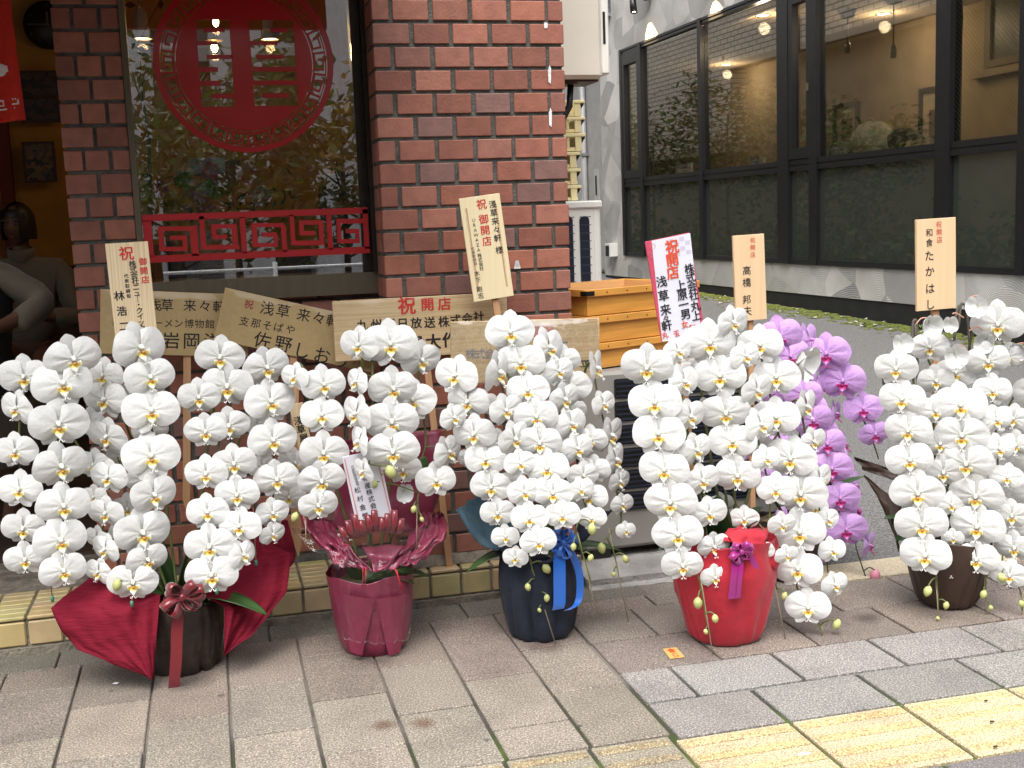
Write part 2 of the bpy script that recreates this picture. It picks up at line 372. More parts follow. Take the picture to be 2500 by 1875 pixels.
# right pier
pr = MB(); pr.box(.5335, 1.1195, 3.6075, 4.15, .0, 2.72, 0, (1,1,1))
layA = [(.527,.5785)] + [(.591+.1224*i, .591+.1224*i+.1095) for i in range(4)] + [(1.0785,1.126)]
layB = [(.527,.638)] + [(.6515+.1224*i, .6515+.1224*i+.1095) for i in range(3)] + [(1.0165,1.126)]
bricks_front(pr, .527, 1.126, D, zb_all, 0, {0: layA, 1: layB})
for zb in zb_all:                                   # returns on both sides of the pier
    row = round((1.817-zb)/P_) % 2
    for xa, xb in ((.527,.5325), (1.1205,1.126)):
        y = D+.0515
        segs = [(D+.064, D+.1735)] if row else [(D+.0515+.012, D+.12), (D+.133, D+.18)]
        if xa > 1: segs = [(D+.064+.1224*k+(0 if row else .06), D+.1735+.1224*k+(0 if row else .06)) for k in range(4)]
        for a, c in segs: pr.cbox(xa, xb, a, c, zb, zb+.0592, .0015, 1, bcol())
pier = pr.build('brick_pier', [M_mort, M_brick], shop); pier['label'] = 'wide brick pier at the alley corner'
# left pier, flush with the window
pl = MB(); pl.box(-.3885, -.2075, DL+.0075, DL+.25, 0, 2.72, 0, (1,1,1))
bricks_front(pl, 0, 0, DL, [1.8192+P_*k for k in range(12,-25,-1)], 0,
    {0: [(-.3950,-.3435),(-.334,-.267),(-.2565,-.2063)], 1: [(-.395,-.3065),(-.2962,-.2063)]})
for k in range(12, -25, -1):
    zb = 1.8192+P_*k; pl.cbox(-.395, -.3895, DL+.055, DL+.16, zb, zb+.0592, .0015, 1, bcol())
pl.build('brick_pier', [M_mort, M_brick], shop)['label'] = 'narrow brick pier between the doorway and the window'
# brick apron under the window
ap = MB(); ap.box(-.2072, .533, DL+.030, DL+.25, 0, .985, 0, (1,1,1))
for k in range(-12, -25, -1):
    zb = 1.817+P_*k; off = 0 if k % 2 else -.061
    for i in range(7):
        a = -.2050+.1224*i+off; c = a+.1095; a = max(a, -.205); c = min(c, .5265)
        if c-a > .02: ap.cbox(a, c, DL+.022, DL+.07, zb, zb+.0592, .0022, 1, bcol())
ap.build('window_apron', [M_mort, M_brick], shop)
# lintel above and shop body (walls, roof)
bd = MB(); bd.box(-.2072, .533, DL+.02, DL+.25, 2.36, 2.72); bd.build('lintel', M_mort, shop)
# torn tape left on the pier
M_tape = mat('torn_white_tape', (.72,.71,.68,1), .7, 120, .25)
for px, py, wd, hg, sh in ((1333,62,.012,.017,.0), (1342,185,.010,.050,.6), (1344,290,.010,.052,.7)):
    P = atY(px, py, D-.002); t_ = MB()
    q = [(-wd/2,-hg/2+sh*.01),(wd/2-.002,-hg/2),(wd/2,hg/2-.003),(wd*.1*sh-.0,hg/2+sh*.012),(-wd/2,hg/2-.012*sh)]
    t_.add([(P.x+a, D-.003, P.z+b_) for a, b_ in q]+[(P.x+a, D-.0018, P.z+b_) for a, b_ in q], [(0,1,2,3,4)]+[(i,i+5,(i+1)%5+5,(i+1)%5) for i in range(5)])
    tp = t_.build('tape_scrap', M_tape, pier)
P = atY(1262,645,D); t_ = MB(); t_.add([(P.x-.011,D-.003,P.z-.011),(P.x+.011,D-.003,P.z-.011),(P.x+.004,D-.008,P.z+.012),(P.x-.006,D-.008,P.z+.012)], [(0,1,2,3)]); t_.add([(P.x-.011,D-.004,P.z-.014),(P.x+.011,D-.004,P.z-.014),(P.x+.011,D-.004,P.z-.010),(P.x-.011,D-.004,P.z-.010)], [(0,1,2,3)]); t_.build('tape_scrap', M_tape, pier)
# window: frame > glass, decals
fm = MB(); fm.box(-.2055,-.188,DL-.004,DL+.06,.99,2.36); fm.box(-.1878,.545,DL-.006,DL+.07,.99,1.058)
fm.box(-.1878,.545,DL-.006,DL+.07,2.29,2.36)
fm.box(.528,.5345,DL-.05,DL+.05,.99,2.36)
fr = fm.build('window_frame', M_alu, shop)
fd = MB(); fd.box(.483,.4955,DL-.002,DL+.06,1.0585,2.289); fd.box(.4958,.5130,DL+.012,DL+.06,1.0585,2.289); fd.box(.5133,.5275,DL-.030,DL+.05,1.0585,2.289); fd.build('jamb', M_dark, fr)
gl = MB(); gl.box(-.1875,.4828,DL+.002,DL+.008,1.0585,2.2895); gl.build('glass', glassmat('shop_glass', (.93,.93,.91,1), 1.5, .16), fr)
# band of key-pattern on the glass
fb = MB()
def fbp(x, y, Y):
    u = (x-155)/1825; t, b_ = 405-u*45, 795-u*70; v = (y-(t if x else 0))/1.0
    vv = (y-t)/(b_-t); return (-.185+u*.692, Y, 1.265-vv*.146)
def fbr(x0, x1, y0, y1):
    Y = DL-.008; q = [fbp(x0,y1,Y), fbp(x1,y1,Y), fbp(x1,y0,Y), fbp(x0,y0,Y)]
    fb.add(q+[(a,Y+.0012,c) for a,_,c in q], [(0,1,2,3),(1,0,4,5),(2,1,5,6),(3,2,6,7),(0,3,7,4)])
def top_(x): return 405-(x-155)/1825*45
def bot_(x): return 795-(x-155)/1825*70
def seg(x0,x1,y0,y1): fbr(x0,x1,y0,y1)
for i in range(8):
    xa = 155+i*1825/8; xb_ = xa+1825/8
    Y = DL-.008
    for (fa, fb_) in ((0,.135),(.855,1.0)):
        q = []
        for x_, f_ in ((xa,fb_),(xb_,fb_),(xb_,fa),(xa,fa)):
            u = (x_-155)/1825; q.append((-.185+u*.692, Y, 1.265-f_*.146))
        fb.add(q+[(a,Y+.0012,c) for a,_,c in q], [(0,1,2,3),(1,0,4,5),(3,2,6,7)])
seg(155,225,450,745); seg(920,965,430,720); seg(1630,1672,415,695); seg(1935,1978,375,690)
for x0,x1,y0,y1 in ((270,560,500,535),(270,312,535,700),(312,492,665,700),(455,492,575,665),(360,455,575,610),(560,578,490,740),(520,560,535,740),
    (600,640,420,690),(640,905,652,690),(850,895,485,652),(690,850,485,520),(690,727,520,605),(727,812,570,605),
    (1010,1280,480,512),(1010,1055,512,672),(1055,1217,640,672),(1185,1217,555,640),(1090,1185,555,590),(1250,1290,512,712),
    (1325,1362,415,660),(1362,1600,622,660),(1560,1600,460,622),(1400,1560,460,495),(1400,1437,495,580),(1437,1527,545,580),
    (1710,1935,450,488),(1710,1747,488,645),(1747,1900,612,645),(1870,1900,530,612),(1785,1870,530,565)): seg(x0,x1,y0,y1)
fb.build('fret_band', M_red, fr)['label'] = 'red key-pattern band across the bottom of the window'
# round emblem
M_emb = mat('emblem_red', (.36,.006,.008,1), .3, coat=1.0)
eb = MB(); EX, EZ, EY = .154, 1.717, DL-.0005
ec = lambda x: (x-975)/2693.0
pan = [(605,870,160,855),(1030,1390,160,855)]
bars = [(660,830,225,260),(600,760,330,365),(670,880,440,470),(605,755,540,575),(605,770,650,685),(690,870,750,790),(1200,1340,225,260),(1030,1250,330,365),(1070,1300,440,470),(1040,1390,540,575),(1030,1390,650,685),(1100,1320,750,790)]
N_ = 170
for i in range(N_):
    za = -.205+.41*i/N_; zc_ = za+.205/N_; hw = math.sqrt(max(0, .205**2-zc_**2)); py = 505-zc_*2693
    cuts = [(ec(a), ec(b_)) for a,b_,c,d in pan if c < py < d]; red = [(ec(a), ec(b_)) for a,b_,c,d in bars if c < py < d]
    segs = []; x = -hw
    for a, b_ in sorted(cuts):
        if a > x: segs.append((x, min(a, hw)))
        x = max(x, b_)
    if x < hw: segs.append((x, hw))
    segs += [(max(a,-hw), min(b_,hw)) for a, b_ in red if max(a,-hw) < min(b_,hw)]
    for a, b_ in segs:
        eb.add([(EX+a,EY,EZ+za),(EX+b_,EY,EZ+za),(EX+b_,EY,EZ+za+.41/N_),(EX+a,EY,EZ+za+.41/N_)], [(0,1,2,3)])
def arc(r0, r1, a0, a1, n=3):
    V = []; 
    for i in range(n+1):
        a = a0+(a1-a0)*i/n
        for r_ in (r0, r1): V.append((EX+r_*math.sin(a), EY, EZ+r_*math.cos(a)))
    eb.add(V, [(2*i, 2*i+1, 2*i+3, 2*i+2) for i in range(n)])
arc(.253,.271,0,2*math.pi,120)
for k in range(22):
    a0 = 2*math.pi*k/22; da = 2*math.pi/22
    for u0,u1,v0,v1 in ((0,.10,.0,1),(.1,.86,.0,.13),(.76,.86,.13,.80),(.30,.76,.67,.80),(.30,.40,.33,.67),(.1,.98,.92,1)):
        arc(.212+.037*v0, .212+.037*v1, a0+da*u0, a0+da*u1, 3)
arc(.2085,.2125,0,2*math.pi,90)
eb.build('round_emblem', M_emb, fr)['label'] = 'large round dark red emblem with a key-pattern ring'
# lines of small print low on the glass
# step with yellow tiles
st = MB(); st.box(-3, 1.118, 3.552, 4.2, -.02, .108, 0, (1,1,1))
st.box(-3,1.118,3.535,3.5515,-.02,.022,0,(1,1,1))
tc_ = lambda: tuple(v*rnd.uniform(.9,1.08) for v in (.50,.40,.205))
x = -2.98-.004
while x < 1.11:
    x1 = min(x+.092, 1.117)
    st.cbox(x, x1, 3.545, 3.56, .026, .098, .004, 1, tc_())
    st.cbox(x, x1, 3.543, 3.585, .104, .1155, .003, 1, tc_())
    for k in range(5): st.cbox(x, x1, 3.5885+k*.044, 3.5885+k*.044+.0405, .100, .1145, .003, 1, tc_())
    x += .100
stp = st.build('tiled_step', [M_tilemort, mat('glazed_yellow_tile', (1,1,1,1), .42, 14, .14, .08, 70, attr=True)], shop)
mf = MB()
mf.grid(lambda u, v: (.5335+u*.58, 3.604-.022*(1-v)+.004*nz((u*20,v*3,5)), .117+v*.034+.003*nz((u*24,v*4,1))), 40, 3); mf.build('mortar_fillet', M_tilemort, stp)
# canopy out of view, put in to shade the doorway, window and left pier
q = MB(); q.box(-3.4,.52,2.75,3.77,2.12,2.20); q.box(-3.4,.52,2.75,2.79,1.98,2.1195); q.build('added_canopy', mat('added_canopy_red', (.25,.03,.02,1), .7), shop)
# interior
itr = MB(); itr.box(-3.2,1.0,8.0,8.1,.12,2.9); itr.box(.94,1.0,4.2,8.0,.12,2.9); itr.box(-3.2,-3.1,4.2,8.0,.12,2.9); itr.build('interior_wall', M_amber, shop)
fl = MB(); fl.box(-3.2,1.0,4.2,8.0,.06,.12); fl.build('interior_floor', mat('shop_floor', (.06,.04,.03,1), .5, 8, .3), shop)
ce = MB(); ce.box(-3.2,1.0,4.0,8.1,2.72,2.8); ce.box(-3.2,1.118,3.61,4.0,2.72,3.1); ce.build('ceiling', mat('shop_ceiling', (.20,.11,.04,1), .8, 4, .2), shop)
wn = MB(); wn.box(-3.09,.93,7.94,7.995,.12,1.02); wn.build('wainscot', M_wood, shop)
ps = MB(); P = atY(15,400,7.95); ps.box(P.x-.045,P.x+.03,7.93,7.99,1.02,2.72); ps.build('wall_post', mat('red_post', (.16,.02,.01,1), .6), shop)
# ------------------------------------------------------------------ things inside the shop
def framed(name, px, py, wpx, hpx, Y, label, pic, frame=M_wood, group=None, cat='picture', parent=None):
    P = atY(px, py, Y); k = depth(P)/F; wd, hg = wpx*k/2, hpx*k/2
    o = empty(name, (P.x, Y, P.z)); tag(o, label, cat, group); f = MB(); t = min(wd, hg)*.14
    for a in ((-wd,wd,-hg,-hg+t),(-wd,wd,hg-t,hg),(-wd,-wd+t,-hg+t,hg-t),(wd-t,wd,-hg+t,hg-t)): f.box(a[0],a[1],-.02,.0,a[2],a[3])
    f.build('picture_frame', frame, o); q = MB(); q.box(-wd+t,wd-t,-.008,0,-hg+t,hg-t); q.build('print', pic, o); return o
def photo_mat(name, a, b_, s):
    m, n, b = newmat(name); tc = n.nodes.new('ShaderNodeTexCoord'); t = n.nodes.new('ShaderNodeTexVoronoi'); t.inputs['Scale'].default_value = s
    L(n, tc.outputs['Object'], t.inputs['Vector']); L(n, ramp(n, t.outputs['Color'], [(.3,a),(.7,b_)]), b.inputs['Base Color']); b.inputs['Roughness'].default_value = .25; return m
M_pic = photo_mat('sepia_photo', (.03,.018,.008,1), (.22,.14,.06,1), 30)
M_pic2 = photo_mat('dark_photo', (.01,.006,.004,1), (.07,.03,.015,1), 22)
framed('framed_picture', 97, 396, 74, 98, 7.9, 'small dark framed photo of a building hung alone beside the brick pier', M_pic)
framed('framed_picture', 95, 205, 96, 62, 7.9, 'upper of two dark frames behind the red banner', M_pic2)
framed('framed_picture', 100, 268, 92, 62, 7.9, 'lower of two dark frames behind the red banner', M_pic2)
P = atY(118, 62, 7.93); ck = empty('wall_clock', (P.x, 7.93, P.z)); tag(ck, 'round black wall clock inside the doorway', 'clock'); k = depth(P)/F*56
q = MB(); q.mx = Matrix.Rotation(R(90), 4, 'X'); q.lathe([(0,.03),(k,.03),(k*1.02,.015),(k*1.02,-.004)], 40); q.build('clock_face', M_black, ck)
M_grey_ = mat('clock_print', (.10,.10,.10,1), .6); hnd = MB(); hnd.box(-.006,.006,-.037,-.034,-.01,k*.55); hnd.box(-k*.8,.01,-.041,-.038,-.004,.004); hnd.build('clock_hand', M_grey_, ck)
nm = MB()
for h in range(1, 13):
    vs = []
    for ch_i, ch in enumerate(str(h)):
        gv, gf = glyph(ch, 0); s_ = k*.20; ox = (ch_i-(len(str(h))-1)/2)*s_*.55
        nm.add([(k*.8*math.sin(R(30*h))+ox+a*s_, -.0335, k*.8*math.cos(R(30*h))+b_*s_) for a, b_ in gv], gf)
nm.build('clock_numerals', M_grey_, ck)
M_shade = mat('grey_lamp_shade', (.30,.30,.29,1), .5); M_glow = emit('lit_lamp_inside', (1,.72,.36,1), 9); M_bulb = emit('lit_bulb', (1,.66,.26,1), 30)
def pendant(px, py, wpx, Y, label, bulb=False, e=9):
    P = atY(px, py, Y); r = wpx*depth(P)/F/2; o = empty('pendant_lamp', (P.x, Y, P.z)); tag(o, label, 'lamp', 'pendant lamps inside the shop')
    if bulb:
        q = MB(); q.lathe([(r*.15,r*2.2),(r*.3,r*2.1),(r*1.1,r*1.2),(r*1.15,r*1.15)], 20); q.build('lamp_shade', mat('brass_shade', (.5,.33,.12,1), .3, metal=.8), o)
        b_ = MB(); b_.ball((0,0,r*.3), r*.42, r*.42, r*.62, 12); b_.build('bulb', M_bulb, o)
    else:
        q = MB(); q.lathe([(r*.42,r*3.0),(r*.62,r*2.7),(r*.72,r*1.2),(r,0.0),(r*.97,.004),(r*.6,r*1.2)], 24); q.build('lamp_shade', M_shade, o)
        b_ = MB(); b_.lathe([(0,r*.25),(r*.9,r*.18)], 20); b_.build('lamp_bowl', M_glow, o)
    c_ = MB(); c_.tube([(0,0,r*2.2),(0,0,2.72-P.z)], .006); c_.build('cord', M_black, o)
    l = bpy.data.lights.new('pendant_light', 'POINT'); l.energy = e; l.color = (1,.62,.28); l.shadow_soft_size = r*.5
    lo = bpy.data.objects.new('lamp_light', l); C.objects.link(lo); lo.parent = o; lo.location = (0,0,-r*.9)
pendant(347, 96, 48, 6.2, 'grey cone pendant lamp at the left edge of the shop window', e=.4)
pendant(659, 97, 44, 6.2, 'grey cone pendant lamp over the middle of the round emblem', e=.4)
pendant(527, 60, 34, 5.6, 'bare yellow bulb lamp at the top of the window', True, .35)
pendant(524, 122, 38, 6.6, 'small brass lamp with a glowing bulb below the upper bulb', True, .35)
# people: one skinned surface each
def skin_body(name, joints, bones, m, parent, sub=2):
    me = bpy.data.meshes.new(name); keys = list(joints)
    me.from_pydata([joints[k][0] for k in keys], [(keys.index(a), keys.index(b_)) for a, b_ in bones], [])
    o = bpy.data.objects.new(name, me); C.objects.link(o)
    md = o.modifiers.new('s', 'SKIN'); md.use_smooth_shade = True
    for i, k_ in enumerate(keys):
        r_ = joints[k_][1]; r_ = r_ if isinstance(r_, tuple) else (r_, r_); me.skin_vertices[0].data[i].radius = r_
    me.skin_vertices[0].data[0].use_root = True
    if sub: s_ = o.modifiers.new('u', 'SUBSURF'); s_.levels = sub; s_.render_levels = sub
    dg = bpy.context.evaluated_depsgraph_get(); nm_ = bpy.data.meshes.new_from_object(o.evaluated_get(dg)); o.modifiers.clear(); o.data = nm_
    nm_.materials.clear(); nm_.materials.append(m)
    for p in nm_.polygons: p.use_smooth = True
    if 'shirt' in name:                                 # cloth creases
        for v in nm_.vertices: v.co += v.normal*(.010*nz(v.co, 13)+.006*nz(v.co, 31))
    o.parent = parent; return o
M_skin = mat('dimmed_skin', (.13,.06,.035,1), .55); M_shirt = mat('dimmed_white_shirt', (.13,.11,.08,1), .9, 8, .1, .3, 20, sheen=.2); M_hair = mat('black_hair', (.008,.007,.006,1), .4, 60, .4, scale=(1,1,.1))  # skin and white shirt coloured dark to stand in for the dim room
M_cloth = mat('dark_vest', (.012,.011,.012,1), .9); M_skirt = mat('dimmed_beige_apron', (.055,.042,.030,1), .9, 14, .15, .3, 30)  # apron colour darkened as well, for the shade indoors
def hand_chain(J, B, wrist, d, side, pre, r=.0085):
    """five fingers rooted in the palm, unequal and slightly curled"""
    d = Vector(d).normalized(); s_ = Vector(side).normalized(); nrm = d.cross(s_); w_ = Vector(J[wrist][0])
    J[pre+'palm'] = (tuple(w_+d*.045), (.030,.018)); B.append((wrist, pre+'palm'))
    for i, (o_, ln) in enumerate(((-.028,.058),(-.010,.072),(.009,.078),(.027,.070))):
        a = w_+d*.085+s_*o_; c = a+d*ln*.55+nrm*.012; e = c+d*ln*.4+nrm*.022
        for j, (p, rr) in enumerate(((a,r*1.1),(c,r),(e,r*.8))): J[pre+'f%d%d' % (i,j)] = (tuple(p), rr)
        B += [(pre+'palm', pre+'f%d0' % i), (pre+'f%d0' % i, pre+'f%d1' % i), (pre+'f%d1' % i, pre+'f%d2' % i)]
    a = w_+d*.03-s_*.036; c = a+d*.03-s_*.022+nrm*.01; J[pre+'t0'] = (tuple(a), r*1.2); J[pre+'t1'] = (tuple(c), r); B += [(pre+'palm', pre+'t0'), (pre+'t0', pre+'t1')]
def head(parent, loc, yaw, s=1.0, hairlen=.10):
    """hair over the skull plus a face: brow, nose, mouth, ears; local -Y is the front"""
    o = MB(); o.mx = Matrix.Translation(loc) @ Matrix.Rotation(yaw, 4, 'Z') @ Matrix.Scale(s, 4)
    def sh(u, v):
        a = 2*math.pi*u; t = math.pi*(v-.5); x = .072*math.cos(t)*math.sin(a); y = -.088*math.cos(t)*math.cos(a); z = .112*math.sin(t)
        f_ = max(0, -y/.088)
        if z < -.02: x *= 1-.30*min(1, (-.02-z)/.09); y *= 1-.08*min(1, (-.02-z)/.09)
        y -= f_**6*(.020*math.exp(-((z+.018)/.022)**2)*math.exp(-(x/.012)**2) + .006*math.exp(-((z+.055)/.012)**2)*math.exp(-(x/.025)**2)) - .008*f_**4*math.exp(-((z-.012)/.014)**2)*(1-math.exp(-(x/.018)**2))
        return (x, y, z)
    o.grid(sh, 40, 30)
    for sx_ in (-1, 1): o.ball((sx_*.074,.008,-.012), .010,.020,.030, 8)
    fo = o.build('face', M_skin, parent)
    e = MB(); e.mx = o.mx
    for sx_ in (-1, 1): e.ball((sx_*.030,-.079,.010), .013,.006,.006, 8, 0); e.ball((sx_*.030,-.0842,.010), .0055,.002,.0055, 8, 1); e.box(sx_*.030-.018, sx_*.030+.018, -.0865,-.080,.027,.032, 1)
    e.ball((0,-.0855,-.055), .022,.005,.006, 8, 2); e.build('facial_features', [mat('dimmed_eye_white', (.16,.15,.14,1), .4), M_hair, mat('lips', (.10,.03,.025,1), .5)], fo)  # eye whites darkened to go with the shaded face
    h_ = MB(); h_.mx = o.mx
    def hr(u, v):
        a = math.pi*(.17+1.66*u); t = math.pi/2 - v*(math.pi*.5+.2); x = .086*math.cos(t)*math.sin(a); y = -.102*math.cos(t)*math.cos(a)+.006; z = .126*math.sin(t)
        if v > .7: z -= hairlen*(v-.7)/.3
        return (x+.003*nz((a*6,v*4,1)), y, z)
    h_.grid(hr, 40, 16); h_.grid(lambda u, v: (.083*math.sin((u-.5)*2.0), -.098*math.cos((u-.5)*2.0)*(1-.2*v)+.004, .115*math.cos((1-v)*.55*math.pi*.5)-.02*abs(u-.35)-.025), 20, 8)
    h_.build('hair', M_hair, parent)
# seated customer seen through the doorway
Y0 = 6.6; P = atY(45, 552, Y0); pe = empty('person', (P.x, Y0, .12)); tag(pe, 'seated person with short black hair and a loose white shirt behind the doorway', 'person', 'people inside the shop')
hz = P.z-.12
J = {'pel': ((0,.05,.48),(.15,.11)), 'wst': ((0,.04,.66),(.13,.09)), 'chs': ((0,.02,hz-.34),(.15,.10)), 'nkb': ((0,.01,hz-.17),(.055,.05)), 'nck': ((0,-.005,hz-.08),(.045,.045)), 'hd': ((0,-.01,hz-.01),(.055,.06)),
     'shl': ((-.17,.02,hz-.235),.055), 'ell': ((-.24,-.02,hz-.52),.042), 'wrl': ((-.08,-.22,hz-.40),.026), 'shr': ((.17,.02,hz-.235),.055), 'elr': ((.27,-.05,hz-.50),.042), 'wrr': ((.10,-.24,hz-.46),.026),
     'hpl': ((-.10,.02,.46),.085), 'knl': ((-.11,-.40,.48),.06), 'anl': ((-.11,-.38,.08),.04), 'fol': ((-.11,-.52,.03),.03), 'hpr': ((.10,.02,.46),.085), 'knr': ((.11,-.40,.48),.06), 'anr': ((.11,-.38,.08),.04), 'for': ((.11,-.52,.03),.03)}
Bn = [('pel','wst'),('wst','chs'),('chs','nkb'),('nkb','nck'),('nck','hd'),('chs','shl'),('shl','ell'),('ell','wrl'),('chs','shr'),('shr','elr'),('elr','wrr'),('pel','hpl'),('hpl','knl'),('knl','anl'),('anl','fol'),('pel','hpr'),('hpr','knr'),('knr','anr'),('anr','for')]
hand_chain(J, Bn, 'wrl', (.5,-.3,.3), (.3,.8,0), 'l'); hand_chain(J, Bn, 'wrr', (-.5,-.3,.2), (.3,-.8,0), 'r')
skin_body('body', J, Bn, M_skin, pe)
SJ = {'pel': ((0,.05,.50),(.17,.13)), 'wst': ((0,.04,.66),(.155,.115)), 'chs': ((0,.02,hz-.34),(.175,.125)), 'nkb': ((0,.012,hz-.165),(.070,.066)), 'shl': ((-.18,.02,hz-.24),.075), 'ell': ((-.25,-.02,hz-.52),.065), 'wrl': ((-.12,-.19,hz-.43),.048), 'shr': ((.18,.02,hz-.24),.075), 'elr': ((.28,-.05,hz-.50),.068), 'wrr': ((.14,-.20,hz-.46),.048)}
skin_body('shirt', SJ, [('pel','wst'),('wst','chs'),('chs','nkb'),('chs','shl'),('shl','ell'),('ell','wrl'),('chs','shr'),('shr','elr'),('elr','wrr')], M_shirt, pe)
head(pe, (0,-.02,hz), R(-18), 1.0, .045)
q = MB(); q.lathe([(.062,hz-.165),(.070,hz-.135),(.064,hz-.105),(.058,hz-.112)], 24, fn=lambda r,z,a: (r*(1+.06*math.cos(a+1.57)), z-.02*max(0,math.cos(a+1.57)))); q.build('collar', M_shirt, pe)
# stool under the customer
sc_ = empty('wooden_stool', (P.x, Y0+.05, .12)); tag(sc_, 'dark wooden stool under the seated person', 'stool'); q = MB(); q.lathe([(0,.40),(.17,.40),(.17,.365),(0,.365)], 24); q.build('seat', M_wood, sc_)
for sx_ in (-1,1):
    for sy in (-1,1): q = MB(); q.tube([(sx_*.09,sy*.09,.365),(sx_*.15,sy*.15,0)], .016); q.build('leg', M_wood, sc_)
# server standing nearer, cut by the picture edge
Y1 = 4.75; P = atY(-20, 690, Y1); sv = empty('person', (P.x-.10, Y1, .12)); tag(sv, 'standing person with a white sleeve, dark zigzag vest and beige apron at the left edge', 'person', 'people inside the shop')
zs = P.z-.12+.03; E_ = atY(122, 738, Y1)-Vector((P.x-.10, Y1, .12)); W_ = atY(20, 790, Y1)-Vector((P.x-.10, Y1, .12))
J = {'pel': ((0,0,zs-.46),(.15,.11)), 'wst': ((0,0,zs-.28),(.125,.09)), 'chs': ((0,0,zs-.10),(.145,.10)), 'nkb': ((0,0,zs+.06),(.055,.05)), 'nck': ((0,-.01,zs+.13),(.045,.045)), 'hd': ((0,-.02,zs+.2),(.055,.06)),
     'shl': ((-.16,0,zs),.05), 'ell': ((-.27,.05,zs-.27),.04), 'wrl': ((-.15,-.18,zs-.34),.026), 'shr': ((.14,0,zs),.05), 'elr': ((E_.x,-.05,E_.z),.04), 'wrr': ((W_.x,-.20,W_.z),.026),
     'hpl': ((-.09,0,zs-.52),.085), 'knl': ((-.10,-.02,.46),.055), 'anl': ((-.10,.02,.08),.04), 'fol': ((-.10,-.13,.03),.03), 'hpr': ((.09,0,zs-.52),.085), 'knr': ((.10,-.02,.46),.055), 'anr': ((.10,.02,.08),.04), 'for': ((.10,-.13,.03),.03)}
Bn = [('pel','wst'),('wst','chs'),('chs','nkb'),('nkb','nck'),('nck','hd'),('chs','shl'),('shl','ell'),('ell','wrl'),('chs','shr'),('shr','elr'),('elr','wrr'),('pel','hpl'),('hpl','knl'),('knl','anl'),('anl','fol'),('pel','hpr'),('hpr','knr'),('knr','anr'),('anr','for')]
hand_chain(J, Bn, 'wrl', (.4,-.6,.1), (.3,.8,0), 'l'); hand_chain(J, Bn, 'wrr', (-.6,-.5,.1), (.3,-.8,0), 'r')
skin_body('body', J, Bn, M_skin, sv)
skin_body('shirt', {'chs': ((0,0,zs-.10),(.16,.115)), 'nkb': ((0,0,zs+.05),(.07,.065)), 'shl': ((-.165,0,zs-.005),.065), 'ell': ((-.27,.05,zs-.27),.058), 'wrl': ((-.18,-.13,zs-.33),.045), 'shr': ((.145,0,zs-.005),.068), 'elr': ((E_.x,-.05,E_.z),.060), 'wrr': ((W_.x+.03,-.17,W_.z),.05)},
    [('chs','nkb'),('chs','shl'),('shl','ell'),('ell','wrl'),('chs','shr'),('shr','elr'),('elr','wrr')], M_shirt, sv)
q = MB()
q.lathe([(.165,zs-.56),(.16,zs-.42),(.148,zs-.28),(.168,zs-.10),(.15,zs-.02)], 28, fn=lambda r,z,a: (r*(1+.0*a)*(.78+.22*abs(math.cos(a))), z)); q.build('vest', M_cloth, sv)
q = MB()
for k_ in range(2):
    pts = [(.172*(.8+.22*abs(math.cos(a)))*math.cos(a), .172*(.8+.22*abs(math.cos(a)))*math.sin(a), zs-.40-.07*k_+.022*(1 if i % 2 else -1)) for i, a in enumerate([-math.pi*.95+i*.13 for i in range(28)])]
    q.tube(pts, .005, 4)
q.build('zigzag_trim', mat('grey_trim', (.30,.28,.25,1), .8), sv)
q = MB(); q.lathe([(.26,.25),(.24,.5),(.18,zs-.55),(.168,zs-.50)], 32, fn=lambda r,z,a: (r*(1+.04*math.sin(9*a)*(zs-z))*(.8+.2*abs(math.cos(a))), z)); q.build('apron', M_skirt, sv)
head(sv, (0,-.04,zs+.27), R(20), 1.0, .08)
# back of a customer's head in the window
P = atY(835, 492, 4.9); p3 = empty('person', (P.x, 4.9, .12)); tag(p3, 'person with tousled black hair seen from behind, low at the right end of the window', 'person', 'people inside the shop'); hz = P.z-.12
J = {'pel': ((0,0,.42),(.15,.11)), 'chs': ((0,0,hz-.36),(.16,.10)), 'nkb': ((0,0,hz-.18),(.06,.055)), 'hd': ((0,0,hz-.03),(.06,.07)), 'shl': ((-.17,0,hz-.25),.055), 'ell': ((-.24,.04,hz-.52),.042), 'wrl': ((-.12,.25,hz-.5),.026), 'shr': ((.17,0,hz-.25),.055), 'elr': ((.24,.04,hz-.52),.042), 'wrr': ((.12,.25,hz-.5),.026), 'knl': ((-.12,.42,.46),.06), 'anl': ((-.12,.40,.06),.04), 'knr': ((.12,.42,.46),.06), 'anr': ((.12,.40,.06),.04)}
Bn = [('pel','chs'),('chs','nkb'),('nkb','hd'),('chs','shl'),('shl','ell'),('ell','wrl'),('chs','shr'),('shr','elr'),('elr','wrr'),('pel','knl'),('knl','anl'),('pel','knr'),('knr','anr')]
hand_chain(J, Bn, 'wrl', (.2,.9,0), (.9,-.2,0), 'l'); hand_chain(J, Bn, 'wrr', (-.2,.9,0), (.9,.2,0), 'r')
skin_body('body', J, Bn, M_cloth, p3)
head(p3, (0,.02,hz), R(180), 1.06, .05)
q = MB(); rr = random.Random(3)
for i in range(240):
    a, t = rr.uniform(0,6.28), rr.uniform(-.5,1.5); d_ = Vector((math.cos(t)*math.sin(a)*.09, math.cos(t)*math.cos(a)*.10, math.sin(t)*.125)); e_ = d_*rr.uniform(1.06,1.22)+Vector((rr.uniform(-.02,.02),rr.uniform(-.02,.02),rr.uniform(-.03,.02)))
    q.tube([(d_.x,d_.y+.02,d_.z+hz),(e_.x,e_.y+.02,e_.z+hz)], [.006,.001], 3)
q.build('hair_tufts', M_hair, p3)
